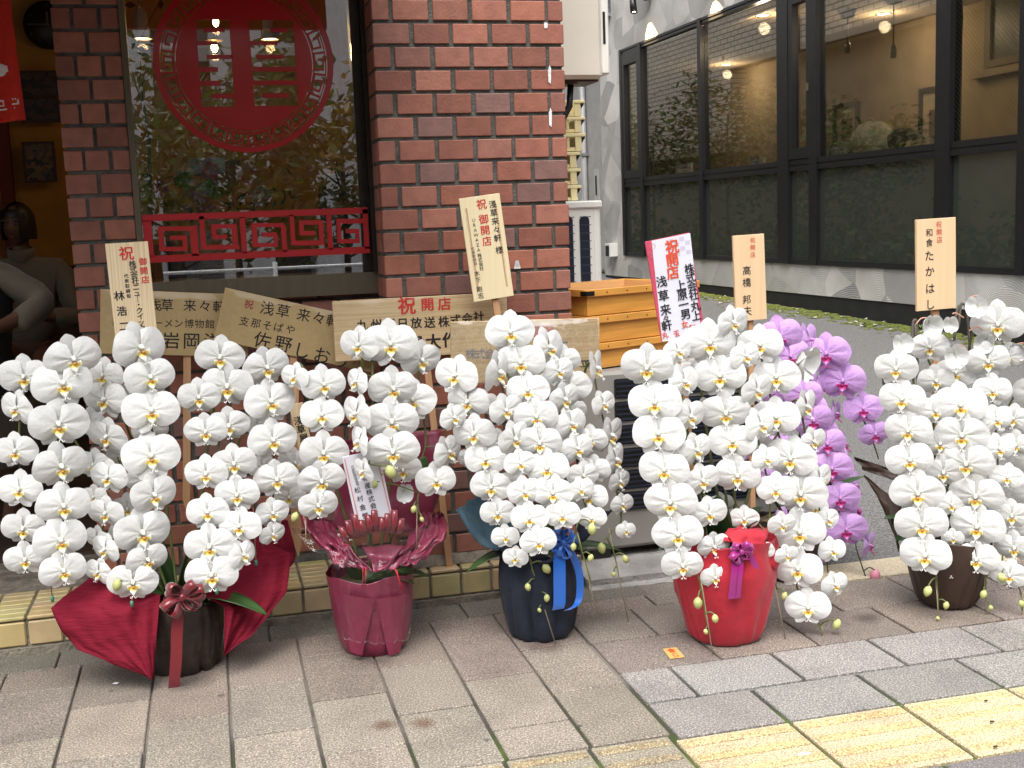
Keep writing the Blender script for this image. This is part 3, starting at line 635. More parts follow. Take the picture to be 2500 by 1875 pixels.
# flower basket on the inner ledge
P = atY(535, 640, 4.05); fbk = empty('flower_basket', (P.x, 4.05, P.z-.06)); tag(fbk, 'wicker basket of pink and green flowers in cellophane on the inner window ledge', 'flower basket')
q = MB()
for i in range(9): q.tube([(.075*(.8+.025*i)*math.cos(a*.3927), .06*(.8+.025*i)*math.sin(a*.3927), .011*i+.006*((a+i) % 2)) for a in range(17)], .0055, 5)
q.build('basket', mat('wicker', (.30,.20,.09,1), .7, 30, .3), fbk)
def petal_ball(mb, c, r, n_, col, pl_=.5, mi=0):
    c = Vector(c)
    for i in range(n_):
        d_ = Vector((rr.gauss(0,1), rr.gauss(-.5,1), rr.gauss(.3,1))).normalized(); t1 = d_.orthogonal().normalized(); t1.rotate(Matrix.Rotation(rr.uniform(0,6.28), 3, d_)); t2 = d_.cross(t1); b0 = c+d_*r*.45; s_ = r*pl_
        cc = tuple(v*rr.uniform(.75,1.2) for v in col)
        mb.add([b0-t1*s_*.3, b0+d_*r*.4-t1*s_*.6+t2*s_*.3, b0+d_*r*.62+t2*s_*.5, b0+d_*r*.4+t1*s_*.6+t2*s_*.3, b0+t1*s_*.3], [(0,1,2,3,4)], mi, cc, True)
M_pet = mat('mixed_petals', (1,1,1,1), .7, attr=True, trans=.3); ox, oz = P.x, P.z-.06
for (px, py, r, n_, col, nm_, lb) in ((522,458,.030,90,(.32,.55,.10),'chrysanthemum','pale green pompom chrysanthemum'),(450,440,.026,40,(.33,.52,.08),'chrysanthemum','lime green single bloom'),(484,475,.028,30,(.62,.40,.34),'rose','pale peach rose'),(392,460,.024,28,(.62,.25,.26),'rose','pink rose at the left'),(605,425,.030,22,(.70,.28,.22),'lily','salmon pink lily'),(512,420,.028,24,(.62,.20,.24),'lily','deep pink lily under the card'),(550,440,.034,40,(.48,.27,.06),'small_blossom','ochre blossoms'),(420,500,.030,50,(.55,.33,.05),'small_blossom','orange yellow blossoms low at the left'),(570,410,.024,28,(.45,.26,.26),'rose','dusky rose'),(345,470,.022,20,(.55,.42,.06),'small_blossom','yellow blossoms at the far left'),(732,440,.010,10,(.75,.62,.05),'small_blossom','single bright yellow blossom'),(500,510,.028,28,(.50,.14,.08),'rose','dark red rose low in the basket'),(640,480,.03,30,(.55,.42,.34),'rose','cream rose at the right')):
    q = MB(); Pp = atY(px, py, 4.03+rr.uniform(-.03,.04)); petal_ball(q, (Pp.x-ox, Pp.y-4.05, Pp.z-oz), r*1.25, n_*2, tuple(v*1.35 for v in col)); f_ = q.build(nm_, M_pet, fbk); f_['label'] = lb
q = MB()
for i in range(150):
    Pp = atY(rr.uniform(325,720), rr.gauss(505,45), rr.uniform(4.10,4.20)); b0 = Vector((Pp.x-ox, Pp.y-4.05, Pp.z-oz))
    if Pp.z-oz < .05: continue
    d_ = Vector((rr.gauss(0,1), rr.gauss(-.3,.5), rr.gauss(.6,.8))).normalized(); t1 = d_.orthogonal().normalized(); t1.rotate(Matrix.Rotation(rr.uniform(0,6.28), 3, d_)); ln = rr.uniform(.02,.05)
    c_ = tuple(v*rr.uniform(.5,1.3) for v in (.05,.10,.03)); q.add([b0, b0+d_*ln*.5-t1*ln*.18, b0+d_*ln, b0+d_*ln*.5+t1*ln*.18], [(0,1,2,3)], 0, c_)
q.build('foliage', M_pet, fbk)
q = MB()
for sgn in (-1,1): q.grid(lambda u, v: (sgn*(.03+.18*v+.03*math.sin(u*5)), -.10+.16*u-.06*v, .02+.20*v+.03*math.sin(u*9+v*4)), 10, 10)
q.build('cellophane', glassmat('cellophane_in', (.95,.95,.95,1), 1.3, .03, .05, .8, 25), fbk)
q = MB(); a_, b_ = atY(463,425,3.99), atY(548,384,3.99); q.box(a_.x-ox,b_.x-ox,-.062,-.060,a_.z-oz,b_.z-oz); cd = q.build('gift_card', mat('card_white', (.55,.54,.58,1), .6), fbk)
q = MB(); letters(q, '御開店', (484,397), (512,399), 12, 3.984, lambda x,y:(x,y), 0, 0); letters(q, '株式会社', (472,412), (510,418), 13, 3.984, lambda x,y:(x,y), 0, 1); q.v = [v-Vector((ox,4.05,oz)) for v in q.v]
q.build('lettering', [M_red, M_black], cd)
q = MB(); q.box(-.187,.48,3.845,4.2,.98,1.05); q.build('inner_ledge', M_wood, shop)
lt = empty('houseplant', (.30,4.3,1.05)); tag(lt, 'dark leafy pot plant at the upper left behind the window', 'pot plant')
Pq = atY(330,110,4.3); lt.location = (Pq.x, 4.3, 1.05); q = MB(); q.tube([(0,0,.12),(.02,0,.5),(-.01,0,Pq.z-1.05)], [.01,.007,.004], 6); q.build('stem', M_wood, lt)
q = MB(); q.lathe([(0,0),(.06,0),(.075,.12),(.065,.12),(.06,.1)], 16); q.build('pot', M_black, lt)
q = MB()
for px, py in ((325,104),(345,120),(336,132),(322,128),(372,118),(392,10),(318,12),(356,128)):
    Pp = atY(px,py,4.3+rr.uniform(-.02,.02)); b0 = Vector((Pp.x-Pq.x,Pp.y-4.3,Pp.z-1.05)); d_ = Vector((rr.uniform(-1,1),-.2,rr.uniform(-.6,.5))).normalized(); t1 = Vector((-d_.z,0,d_.x))
    q.add([b0-d_*.022, b0-t1*.012, b0+d_*.022, b0+t1*.012], [(0,1,2,3)], 0, (.01,.02,.008)); q.tube([b0-d_*.02,(-.0,0,max(.2,b0.z-.15))], .0015, 4, 0, (.02,.02,.01))
q.build('leaf_cluster', M_pet, lt)
# red entrance banner
bn = empty('noren_banner', (-.62,3.70,2.05)); tag(bn, 'red cloth banner with white marks hanging at the top left', 'banner')
c0, c1, c2, c3 = atY(-110,-60,3.70), atY(18,-60,3.70), atY(62,293,3.70), atY(-60,306,3.70)
def bnp(u, v):
    a = c0.lerp(c1, u); b__ = c3.lerp(c2, u); p = a.lerp(b__, v); return Vector((p.x+.62, .010*math.sin(u*11+v*2)*(.3+v)+.0, p.z-2.05))
q = MB(); q.grid(bnp, 40, 40); bo = q.build('cloth', mat('red_cloth', (.62,.025,.012,1), .85, 60, .08, .15, 500, trans=.15), bn)
md = bo.modifiers.new('t', 'SOLIDIFY'); md.thickness = .0015
q = MB()
def bnq(x0,x1,y0,y1):   # white rectangles printed on the cloth, in cloth fractions
    n_ = 4; V = []
    for i in range(n_+1):
        for v in (y0,y1): p = bnp(x0+(x1-x0)*i/n_, v); V.append((p.x, p.y-.0018, p.z))
    q.add(V, [(2*i+1,2*i+3,2*i+2,2*i) for i in range(n_)])
for k_ in range(3):
    o_ = .985-.31*(k_+1)
    for a in ((0,.31,.905,.917),(.0,.03,.845,.905),(.03,.25,.845,.857),(.22,.25,.857,.888),(.09,.25,.880,.890)): bnq(o_+a[0], o_+a[1], a[2], a[3])
n_ = 14; cc = [(.62+.16*math.cos(6.283*i/n_)*(1+.2*math.sin(i*2)), .64+.045*math.sin(6.283*i/n_)) for i in range(n_)]
V = [bnp(*c_) for c_ in cc]; q.add([(p.x,p.y-.002,p.z) for p in V], [tuple(range(n_))[::-1]])
q.build('white_print', mat('white_dye', (.7,.68,.66,1), .85), bn)
q = MB(); q.tube([(-.5,.0,.33),(.22,0,.33)], .012, 10); q.build('rod', M_wood, bn)

# ------------------------------------------------------------------ the street behind the camera (seen mirrored in the glass)
M_wtile = mat('white_tile_wall', (.62,.60,.60,1), .5, 5, .1); M_conc2 = mat('pale_concrete', (.55,.54,.52,1), .8, 3, .12); M_win = mat('dark_window', (.05,.055,.065,1), .1)
ob = empty('apartment_block', (0,-13,0)); tag(ob, 'pale apartment block with white balcony rails across the street', 'building')
q = MB(); q.box(-14,14,-6,-.9,0,9.5); q.build('wall', mat('grey_wall', (.26,.26,.27,1), .8, 2, .2), ob)
VY = lambda px, py, Y: (lambda p: (p.x, p.z))(atY(px, py, 2*3.782-Y))
zb0 = VY(500,152,-13)[1]; zb1 = VY(500,120,-13)[1]; zr0 = VY(500,112,-13)[1]; zr1 = VY(500,33,-13)[1]
q = MB(); q.box(-14,14,-.9,.15,zb0,zb1); q.box(-14,14,-.9,.1,zb0+3.2,zb1+3.2); q.build('balcony_slab', M_conc2, ob)
q = MB()
for dz in (0, 3.2):
    for z in (zr0, zr1): q.box(-14,14,.0,.06,z+dz-.035,z+dz+.035)
    for i in range(24): q.box(-13.9+i*1.18,-13.84+i*1.18,-.005,.05,zb1+dz-.05,zr1+dz+.03)
q.build('balcony_rail', mat('white_rail', (.8,.8,.8,1), .5), ob)
q = MB()
for px in (572, 800, 300): x = VY(px,100,-12.7)[0]; q.box(x-.42,x+.42,.2,.6,0,9.5)
q.build('pillar', M_wtile, ob)
q = MB()
for i in range(12): q.box(-13.5+i*2.3,-12.0+i*2.3,-.92,-.88,zb1,zb1+2.2); q.box(-13.5+i*2.3,-12.0+i*2.3,-.92,-.88,.2,2.4)
q.build('window', M_win, ob)
def leaf_tree(name, x, y, h, cr_, n_, seed, label, cols, spread=.9, low=.35, leaf=.09, group=None, trunk_r=.05, lean=0):
    r2 = random.Random(seed); o = empty(name, (x, y, 0)); tag(o, label, 'tree', group)
    tr = MB(); limbs = []
    tr.tube([(0,0,-.02),(lean*.3,.02,h*.35),(lean,.0,h*.8)], [trunk_r,trunk_r*.7,trunk_r*.3], 8)
    for i in range(14):
        z = h*(low+.5*i/14); a = i*2.4; ln = cr_*r2.uniform(.6,1.0); e = Vector((math.cos(a)*ln+lean*z/h, math.sin(a)*ln, z+ln*.6)); limbs.append(e); tr.tube([(lean*z/h,0,z), e*.55+Vector((lean*z/h,0,z))*.45+Vector((0,0,-.05)), e], [trunk_r*.3,trunk_r*.2,.006], 5)
    tr.build('trunk', mat('bark', (.07,.055,.04,1), .9, 20, .3), o); cw = MB()
    for i in range(n_):
        e = r2.choice(limbs); p = e+Vector((r2.gauss(0,1), r2.gauss(0,1), r2.gauss(0,.8)))*cr_*.32*spread
        d_ = Vector((r2.gauss(0,1), r2.gauss(0,1), r2.gauss(-.3,.6))).normalized(); t1 = d_.orthogonal().normalized(); t1.rotate(Matrix.Rotation(r2.uniform(0,6.28), 3, d_)); ln = leaf*r2.uniform(.7,1.3); c_ = r2.choice(cols); c_ = tuple(v*r2.uniform(.6,1.3) for v in c_)
        cw.add([p, p+d_*ln*.5-t1*ln*.2, p+d_*ln, p+d_*ln*.5+t1*ln*.2], [(0,1,2,3)], 0, c_)
    cw.build('crown', M_leaf, o); return o
M_leaf = mat('leaves', (1,1,1,1), .6, attr=True, trans=.35)
GR = [(.06,.09,.025),(.045,.08,.03),(.10,.11,.03)]; OC = [(.20,.13,.03),(.14,.11,.03),(.09,.10,.03)]
leaf_tree('street_tree', VY(560,300,-6)[0], -6, 3.6, 1.0, 1900, 1, 'street tree with narrow green crown opposite the shop', GR, .8, .25, .16, 'street trees')
leaf_tree('street_tree', VY(420,330,-7)[0], -7, 3.0, 1.2, 1700, 2, 'low spreading street tree opposite the doorway', GR, .8, .25, .16, 'street trees')
leaf_tree('street_tree', VY(830,300,-6.5)[0], -6.5, 3.3, .9, 1700, 4, 'street tree with ochre leaves opposite the brick pier', OC, .8, .25, .16, 'street trees')
gr_ = empty('guard_rail', (0,-3.5,0)); tag(gr_, 'white three-bar guard rail at the far kerb of the pavement', 'railing')
q = MB()
for z in (.50,.66,.84): q.tube([(-1.5,0,z),(9,0,z)], .016, 8)
q.build('rail', mat('white_steel', (.75,.75,.74,1), .35), gr_)
for i in range(6): q = MB(); q.tube([(-1.4+i*2,0,0),(-1.4+i*2,0,.9)], .022, 8); q.build('post', mat('white_steel', (.75,.75,.74,1), .35) if i == 0 else bpy.data.materials['white_steel'], gr_)
# ------------------------------------------------------------------ grey building across the alley (local: x = depth into it, y = along, z = up)
BA = R(1.9); XB = 6.67
bm_ = Matrix.Rotation(BA, 4, 'Z'); bmi = bm_.inverted()
def Bp(px, py, dx=0.0):
    r = bmi @ ray(px, py); o = bmi @ EYE; t = (XB+dx-o.x)/r.x; return o + r*t
gb = empty('grey_building', (0,0,0), BA); tag(gb, 'grey building with combed scallop plaster and a long black-framed window band', 'building')
def scallop_mat():
    """trowel-combed plaster: overlapping fans, each with its own comb direction"""
    m, n, b = newmat('scallop_plaster'); b.inputs['Roughness'].default_value = .92
    tc = n.nodes.new('ShaderNodeTexCoord'); mp = n.nodes.new('ShaderNodeMapping'); mp.inputs['Scale'].default_value = (1,1,1); L(n, tc.outputs['Object'], mp.inputs[0])
    nz_ = n.nodes.new('ShaderNodeTexNoise'); nz_.inputs['Scale'].default_value = 1.3; nz_.inputs['Detail'].default_value = 1; L(n, mp.outputs[0], nz_.inputs[0])
    vm = n.nodes.new('ShaderNodeVectorMath'); vm.operation = 'MULTIPLY_ADD'; vm.inputs[1].default_value = (0,.35,.35); L(n, nz_.outputs['Color'], vm.inputs[0]); L(n, mp.outputs[0], vm.inputs[2])
    fl_ = n.nodes.new('ShaderNodeVectorMath'); fl_.operation = 'MULTIPLY'; fl_.inputs[1].default_value = (0,1,1); L(n, vm.outputs[0], fl_.inputs[0])
    vo = n.nodes.new('ShaderNodeTexVoronoi'); vo.inputs['Scale'].default_value = 2.1; L(n, fl_.outputs[0], vo.inputs['Vector'])
    # comb lines: rings about each cell point pushed to one side
    sc = n.nodes.new('ShaderNodeVectorMath'); sc.operation = 'SUBTRACT'; L(n, fl_.outputs[0], sc.inputs[0]); L(n, vo.outputs['Position'], sc.inputs[1])
    of = n.nodes.new('ShaderNodeVectorMath'); of.operation = 'MULTIPLY_ADD'; of.inputs[1].default_value = (0,.9,.6); of.inputs[2].default_value = (0,-.45,.15); L(n, vo.outputs['Color'], of.inputs[0])
    s2 = n.nodes.new('ShaderNodeVectorMath'); s2.operation = 'ADD'; L(n, sc.outputs[0], s2.inputs[0]); L(n, of.outputs[0], s2.inputs[1])
    ln = n.nodes.new('ShaderNodeVectorMath'); ln.operation = 'LENGTH'; L(n, s2.outputs[0], ln.inputs[0])
    si = n.nodes.new('ShaderNodeMath'); si.operation = 'MULTIPLY'; si.inputs[1].default_value = 330; L(n, ln.outputs['Value'], si.inputs[0])
    sn = n.nodes.new('ShaderNodeMath'); sn.operation = 'SINE'; L(n, si.outputs[0], sn.inputs[0])
    sep = n.nodes.new('ShaderNodeSeparateColor'); L(n, vo.outputs['Color'], sep.inputs[0])
    # each fan is a tilted facet: height rises from cell edge to edge
    hm = n.nodes.new('ShaderNodeMath'); hm.operation = 'MULTIPLY_ADD'; hm.inputs[1].default_value = .09; L(n, sn.outputs[0], hm.inputs[0])
    l2 = n.nodes.new('ShaderNodeMath'); l2.operation = 'MULTIPLY'; l2.inputs[1].default_value = 9; L(n, ln.outputs['Value'], l2.inputs[0]); L(n, l2.outputs[0], hm.inputs[2])
    bp = n.nodes.new('ShaderNodeBump'); bp.inputs['Strength'].default_value = .7; bp.inputs['Distance'].default_value = .016; L(n, hm.outputs[0], bp.inputs['Height']); L(n, bp.outputs[0], b.inputs['Normal'])
    t = n.nodes.new('ShaderNodeTexNoise'); t.inputs['Scale'].default_value = 1.6; t.inputs['Detail'].default_value = 6; L(n, tc.outputs['Object'], t.inputs[0])
    c1 = ramp(n, t.outputs[0], [(.3,(.46,.45,.42,1)),(.5,(.60,.59,.565,1)),(.72,(.72,.71,.685,1))])
    c2 = ramp(n, sep.outputs[0], [(0,(.60,.60,.61,1)),(.45,(.86,.86,.86,1)),(1,(1.12,1.11,1.09,1))])  # tone per fan stands in for light and shade on the facets
    mx = n.nodes.new('ShaderNodeMix'); mx.data_type = 'RGBA'; mx.blend_type = 'MULTIPLY'; mx.inputs[0].default_value = 1; L(n, c1, mx.inputs[6]); L(n, c2, mx.inputs[7])
    sr_ = n.nodes.new('ShaderNodeMapRange'); sr_.inputs[1].default_value = -1; sr_.inputs[2].default_value = 1; sr_.inputs[3].default_value = .86; sr_.inputs[4].default_value = 1.05; L(n, sn.outputs[0], sr_.inputs[0])
    m3 = n.nodes.new('ShaderNodeMix'); m3.data_type = 'RGBA'; m3.blend_type = 'MULTIPLY'; m3.inputs[0].default_value = 1; L(n, mx.outputs[2], m3.inputs[6]); L(n, sr_.outputs[0], m3.inputs[7])
    L(n, m3.outputs[2], b.inputs['Base Color']); return m
M_scal = scallop_mat()
M_frame = mat('black_aluminium', (.018,.018,.020,1), .32, 20, .15, metal=.3, spec=.5)
M_base = mat('black_skirting', (.012,.012,.013,1), .75, 6, .3, .3, 40)
X = XB; U0, U1 = 1.5, 17.43
q = MB()
q.box(X,X+.25,U0,U1,.28,.600); q.box(X,X+.25,U0,U1,3.622,5.2); q.box(X,X+.25,16.552,U1,.6003,3.6217)
q.box(X+.28,X+.5,U1+.002,30,.28,5.2)
q.build('plaster_wall', M_scal, gb)
q = MB(); q.box(X+.01,X+.25,U0,U1+.0,-.2,.2797); q.box(X+.29,X+.5,U1+.002,30,-.2,.2797); q.build('skirting', M_base, gb)
# slatted dark band above the plaster
q = MB()
q.box(X-.10,X+.2,16.9,30,4.17,4.22)
q.build('eave_trim', mat('grey_trim_metal', (.35,.35,.36,1), .4, metal=.5), gb)
q = MB()
for i in range(12): q.box(X-.075+.004*(i % 2),X+.2,16.9,30,4.225+i*.075,4.225+i*.075+.066)
q.build('siding', mat('slate_siding', (.10,.11,.13,1), .6, 8, .25), gb)
# frames
Z0, ZT0, ZT1, Z1 = .604, 1.615, 1.737, 3.617
mul = [(16.47,16.55),(15.745,15.84),(13.80,13.895),(11.65,11.885),(11.07,11.21),(8.88,9.08),(7.92,8.02),(5.6,5.8),(3.4,3.6)]
wf = MB()
for a, c in mul: wf.box(X-.035,X+.09,a,c,Z0,Z1)
spans = [(mul[i+1][1], mul[i][0]) for i in range(len(mul)-1)]
for a, c in spans:
    wf.box(X-.02,X+.08,a,c,ZT0,ZT0+.052); wf.box(X-.012,X+.08,a,c,ZT0+.0525,ZT0+.066); wf.box(X-.02,X+.08,a,c,ZT0+.0665,ZT1); wf.box(X-.02,X+.08,a,c,Z1-.075,Z1-.042); wf.box(X-.012,X+.08,a,c,Z1-.0415,Z1-.032); wf.box(X-.03,X+.08,a,c,Z1-.0315,Z1); wf.box(X-.02,X+.08,a,c,Z0,Z0+.055)
wfo = wf.build('window_frame', M_frame, gb)
# narrow opening sashes beside the big panes
for a, c in ((spans[0][0], spans[0][1]), (spans[3][0], spans[3][1])):
    sh = MB(); sh.box(X-.03,X+.05,a+.005,a+.06,ZT1+.004,Z1-.078); sh.box(X-.03,X+.05,c-.09,c-.005,ZT1+.004,Z1-.078); sh.box(X-.03,X+.05,a+.0605,c-.0905,ZT1+.004,ZT1+.12); sh.box(X-.03,X+.05,a+.0605,c-.0905,Z1-.24,Z1-.078); sh.build('sash', M_frame, wfo)
q = MB(); q.box(X-.05,X-.03,spans[3][0]+.008,spans[3][0]+.035,2.44,2.52); q.build('sash_handle', M_alu, wfo)
M_bglass = glassmat('cafe_glass', (.74,.72,.66,1), 1.52, .14); M_low = glassmat('smoked_glass', (.16,.18,.15,1), 1.5, .10, .02, opaque=.7, ocol=(.055,.062,.050,1))
M_wired = glassmat('wired_glass', (.70,.68,.60,1), 1.5, .03, .03)
for i, (a, c) in enumerate(spans):
    q = MB(); q.box(X+.02,X+.03,a,c,ZT1,Z1-.0755); q.build('pane', M_wired if i >= 5 else M_bglass, wfo)
    q = MB(); q.box(X+.02,X+.03,a,c,Z0+.0555,ZT0); q.build('lower_pane', M_low, wfo)
    if i >= 5:
        q = MB()
        n_ = int((c-a+1.9)/.045)
        for k in range(n_):
            y0 = a-1.9+k*.045; z0 = ZT1; y1 = y0+1.9; z1 = Z1-.08
            if y0 < a: z0 += (a-y0)*(z1-z0)/1.9; y0 = a
            if y1 > c: z1 -= (y1-c)*(z1-ZT1)/1.9; y1 = c
            if z1 > z0 and y1 > y0: q.tube([(X+.025,y0,z0),(X+.025,y1,z1)], .0016, 3)
        q.build('wire_mesh', mat('pane_wire', (.12,.11,.09,1), .5, metal=.6), wfo)
# interior of the café
q = MB(); q.box(X+2.6,X+2.7,0,22,-.1,3.6); q.box(X+.25,X+2.6,21.9,22,-.1,3.6); q.box(X+.25,X+2.6,0,.1,-.1,3.6)
q.build('interior_wall', mat('tan_wall', (.38,.30,.21,1), .85, 3, .10, .15, 30), gb)
q = MB(); q.box(X+.255,X+2.6,.1,21.9,3.50,3.6); q.build('ceiling', mat('cafe_ceiling', (.36,.28,.18,1), .85), gb)
q = MB(); q.box(X+.255,X+2.6,.1,21.9,-.1,0); q.build('interior_floor', M_wood, gb)
q = MB(); q.box(X+.10,X+.55,.1,16.4,1.62,1.70); q.build('window_counter', M_wood, gb)
M_disc = emit('downlight_lens', (1,.86,.62,1), 14)
def downlight(px, py, z, label, e=20):
    r = bmi @ ray(px, py); o = bmi @ EYE; p = o + r*((z-o.z)/r.z); d_ = empty('downlight', bm_ @ p); d_.rotation_euler = (0,0,BA); tag(d_, label, 'lamp', 'downlights inside the grey building')
    q = MB(); q.lathe([(.075,-.004),(.095,-.012),(.095,.0),(.075,.0)], 20); q.build('trim_ring', M_frame, d_); q = MB(); q.lathe([(0,-.006),(.075,-.005)], 20); q.build('lens', M_disc, d_)
    l = bpy.data.lights.new('downlight', 'POINT'); l.energy = e; l.color = (1,.82,.58); l.shadow_soft_size = .07
    lo = bpy.data.objects.new('lamp_light', l); C.objects.link(lo); lo.parent = d_; lo.location = (0,0,-.16); return p
downlight(1862, 36, 3.50, 'lit ceiling disc at the left of the wide middle pane', 14)
downlight(1773, 157, 3.50, 'farthest lit ceiling disc, low in the second pane', 14)
downlight(2157, 33, 3.50, 'lit ceiling disc above the two hanging cords', 14)
downlight(2440, -90, 3.50, 'lit ceiling disc above the wired panes, out at the right', 20)
def bthing(name, px, py, dx, label, cat, group=None):
    p = Bp(px, py, dx); o = empty(name, bm_ @ p, BA); tag(o, label, cat, group); return o, p
M_matt = mat('picture_mat', (.45,.38,.28,1), .8); M_art = photo_mat('etching', (.05,.04,.03,1), (.16,.11,.06,1), 14)
for (x0,x1,yt,yb,lb) in ((2037,2098,257,385,'smaller framed print on the tan wall behind the cloth bag'),(2245,2330,218,400,'tall framed print on the tan wall above the yellow menu cards')):
    o, p = bthing('framed_print', x0, yb, 2.58, lb, 'picture'); a = Bp(x1, yt, 2.58); wd = p.y-a.y; hg = Bp(x0, yt, 2.58).z-p.z
    q = MB(); t = .06
    for (ya,yb_,za,zb_) in ((0,-wd,0,t),(0,-wd,hg-t,hg),(0,-t,t,hg-t),(-wd+t,-wd,t,hg-t)): q.box(-.03,.02,yb_,ya,za,zb_)
    q.build('picture_frame', M_black, o); q = MB(); q.box(0,.019,-wd+t,-t,t,hg-t); q.build('mat_board', M_matt, o); q = MB(); q.box(-.004,-.001,-wd*.72,-wd*.28,hg*.24,hg*.7); q.build('print', M_art, o)
o, p = bthing('wall_screen', 2405, 150, 2.55, 'dark framed panel high on the tan wall at the right edge', 'panel'); q = MB(); w1 = p.y-Bp(2520,20,2.55).y
q.box(-.02,.04,-w1,0,-.08,0); q.box(-.02,.04,-w1,0,.85,.93); q.box(-.02,.04,-.10,0,0,.85); q.build('panel_frame', mat('panel_frame', (.16,.12,.08,1), .6), o); q = MB(); q.box(.01,.03,-w1,-.1,0,.85); q.build('screen', M_black, o)
q = MB(); q.box(-.05,.04,-w1,.2,-.18,-.10); q.build('ledge', mat('panel_ledge', (.34,.27,.18,1), .7), o)
for (px, py, l_, lb) in ((2069, 117, .28, 'left hanging cord with a dark socket and fan-shaped ceiling rose'),(2181, 128, .42, 'right hanging cord with a dark socket'),(2343,48,.3,'dark hanging cord beside the wide frame post')):
    o, p = bthing('hanging_cord', px, py, 1.2, lb, 'pendant cord', 'hanging cords in the grey building'); q = MB(); q.tube([(0,0,.08),(0,0,3.5-p.z)], .009, 6); q.build('cord', M_black, o); q = MB(); q.lathe([(0,-.06),(.032,-.06),(.036,.03),(.015,.09),(0,.09)], 12); q.build('socket', M_black, o)
    q = MB(); q.lathe([(0,3.49-p.z),(.11,3.49-p.z),(.08,3.40-p.z),(0,3.38-p.z)], 14); q.build('ceiling_rose', M_base, o)
# backpack, cap and menu cards on the window counter
o, p = bthing('backpack', 2135, 364, .30, 'crumpled pale olive cloth backpack leaning on the window counter', 'bag'); o.location.z = 1.70; q = MB(); hgt = Bp(2132, 297, .3).z-1.70; wdt = (Bp(2090,350,.3).y-Bp(2192,350,.3).y)/2
q.lathe([(.0,.0),(.92,.0),(1,.12),(.93,.4),(.72,.72),(.45,.93),(.15,1.0),(0,1.0)], 36, fn=lambda r,z,a: ((r*wdt*(1+.10*nz((math.cos(a)*2,math.sin(a)*2,z*3))+.05*nz((math.cos(a)*6,math.sin(a)*6,z*9)))), z*hgt+.02*nz((math.cos(a)*3,math.sin(a)*3,z*4))))
q.v = [Vector((v.x*.6, v.y-.16*(v.z/hgt)*wdt*-1.0, v.z)) for v in q.v]; M_olive = mat('olive_cotton', (.34,.33,.24,1), .9, 12, .25, .9, 14); q.build('bag_body', M_olive, o)
q = MB(); q.grid(lambda u, v: (-.62*wdt-.02-.02*math.sin(u*3.14), (u-.5)*1.1*wdt+.02, hgt*(.52-.22*v+.05*math.sin(u*6))), 10, 6); q.build('pocket_flap', M_olive, o)
q = MB(); q.tube([(-.02,.05,hgt*.97),(-.03,.10,hgt*1.07),(-.03,.0,hgt*1.08),(-.02,-.04,hgt*.98)], .010, 6); q.tube([(-.3*wdt,.9*wdt,hgt*.45),(-.4*wdt,1.12*wdt,hgt*.25),(-.3*wdt,1.0*wdt,.02)], .012, 6); q.build('strap', M_olive, o)
o, p = bthing('cap', 2206, 362, .42, 'round black cap beside the cloth bag', 'cap'); o.location.z = 1.70; r_ = (Bp(2177,340,.42).y-Bp(2232,340,.42).y)/2; h_ = Bp(2205,312,.42).z-1.70
q = MB(); q.lathe([(r_,0),(r_*1.02,h_*.3),(r_*.9,h_*.7),(r_*.5,h_*.95),(0,h_)], 24); q.build('crown', M_base, o); q = MB(); q.grid(lambda u, v: (-r_*(.9+.7*v)*math.cos((u-.5)*2), r_*math.sin((u-.5)*2)*(1.0-.1*v), .02-.02*v), 10, 4); q.build('brim', M_base, o)
M_card = mat('menu_card', (.55,.56,.62,1), .6, 9, .2); M_cardy = mat('menu_card_yellow', (.62,.56,.25,1), .6, 12, .3); M_lil = mat('lilac_ink', (.28,.25,.42,1), .7)
for (x0,x1,yt,yb,mm,lb) in ((2021,2078,345,380,M_card,'pair of white and lilac menu cards in a black wire stand left of the bag'),(2222,2274,321,352,M_cardy,'yellow and white menu cards in a black wire stand right of the bag'),(1830,1866,372,398,M_card,'pale menu cards in a wire stand at the right end of the second pane'),(1652,1690,405,436,M_card,'faint menu card stand in the first wide pane'),(2197,2220,329,358,M_cardy,'small yellow box between the cap and the menu cards')):
    o, p = bthing('menu_stand', x0, yb, .22, lb, 'menu stand'); o.location.z = 1.70; wd = p.y-Bp(x1,yb,.22).y; hg = Bp(x0,yt,.22).z-Bp(x0,yb,.22).z
    q = MB(); q.box(-.012,.012,-wd,-wd*.02,0,hg); q.build('card', mm, o); q = MB(); q.box(-.014,-.0125,-wd*.8,-wd*.25,hg*.62,hg*.75); q.box(-.014,-.0125,-wd*.72,-wd*.5,hg*.15,hg*.5); q.build('card_print', M_lil if mm is M_card else mat('brown_ink', (.2,.13,.05,1), .7), o)
    q = MB()
    for f_ in (.22,.72): q.tube([(-.05,-wd*f_,.005),(-.022,-wd*f_,hg*1.12),(.03,-wd*f_,.005)], .007, 5)
    q.tube([(-.022,-wd*.22,hg*1.12),(-.022,-wd*.72,hg*1.12)], .007, 5); q.build('wire_stand', M_black, o)
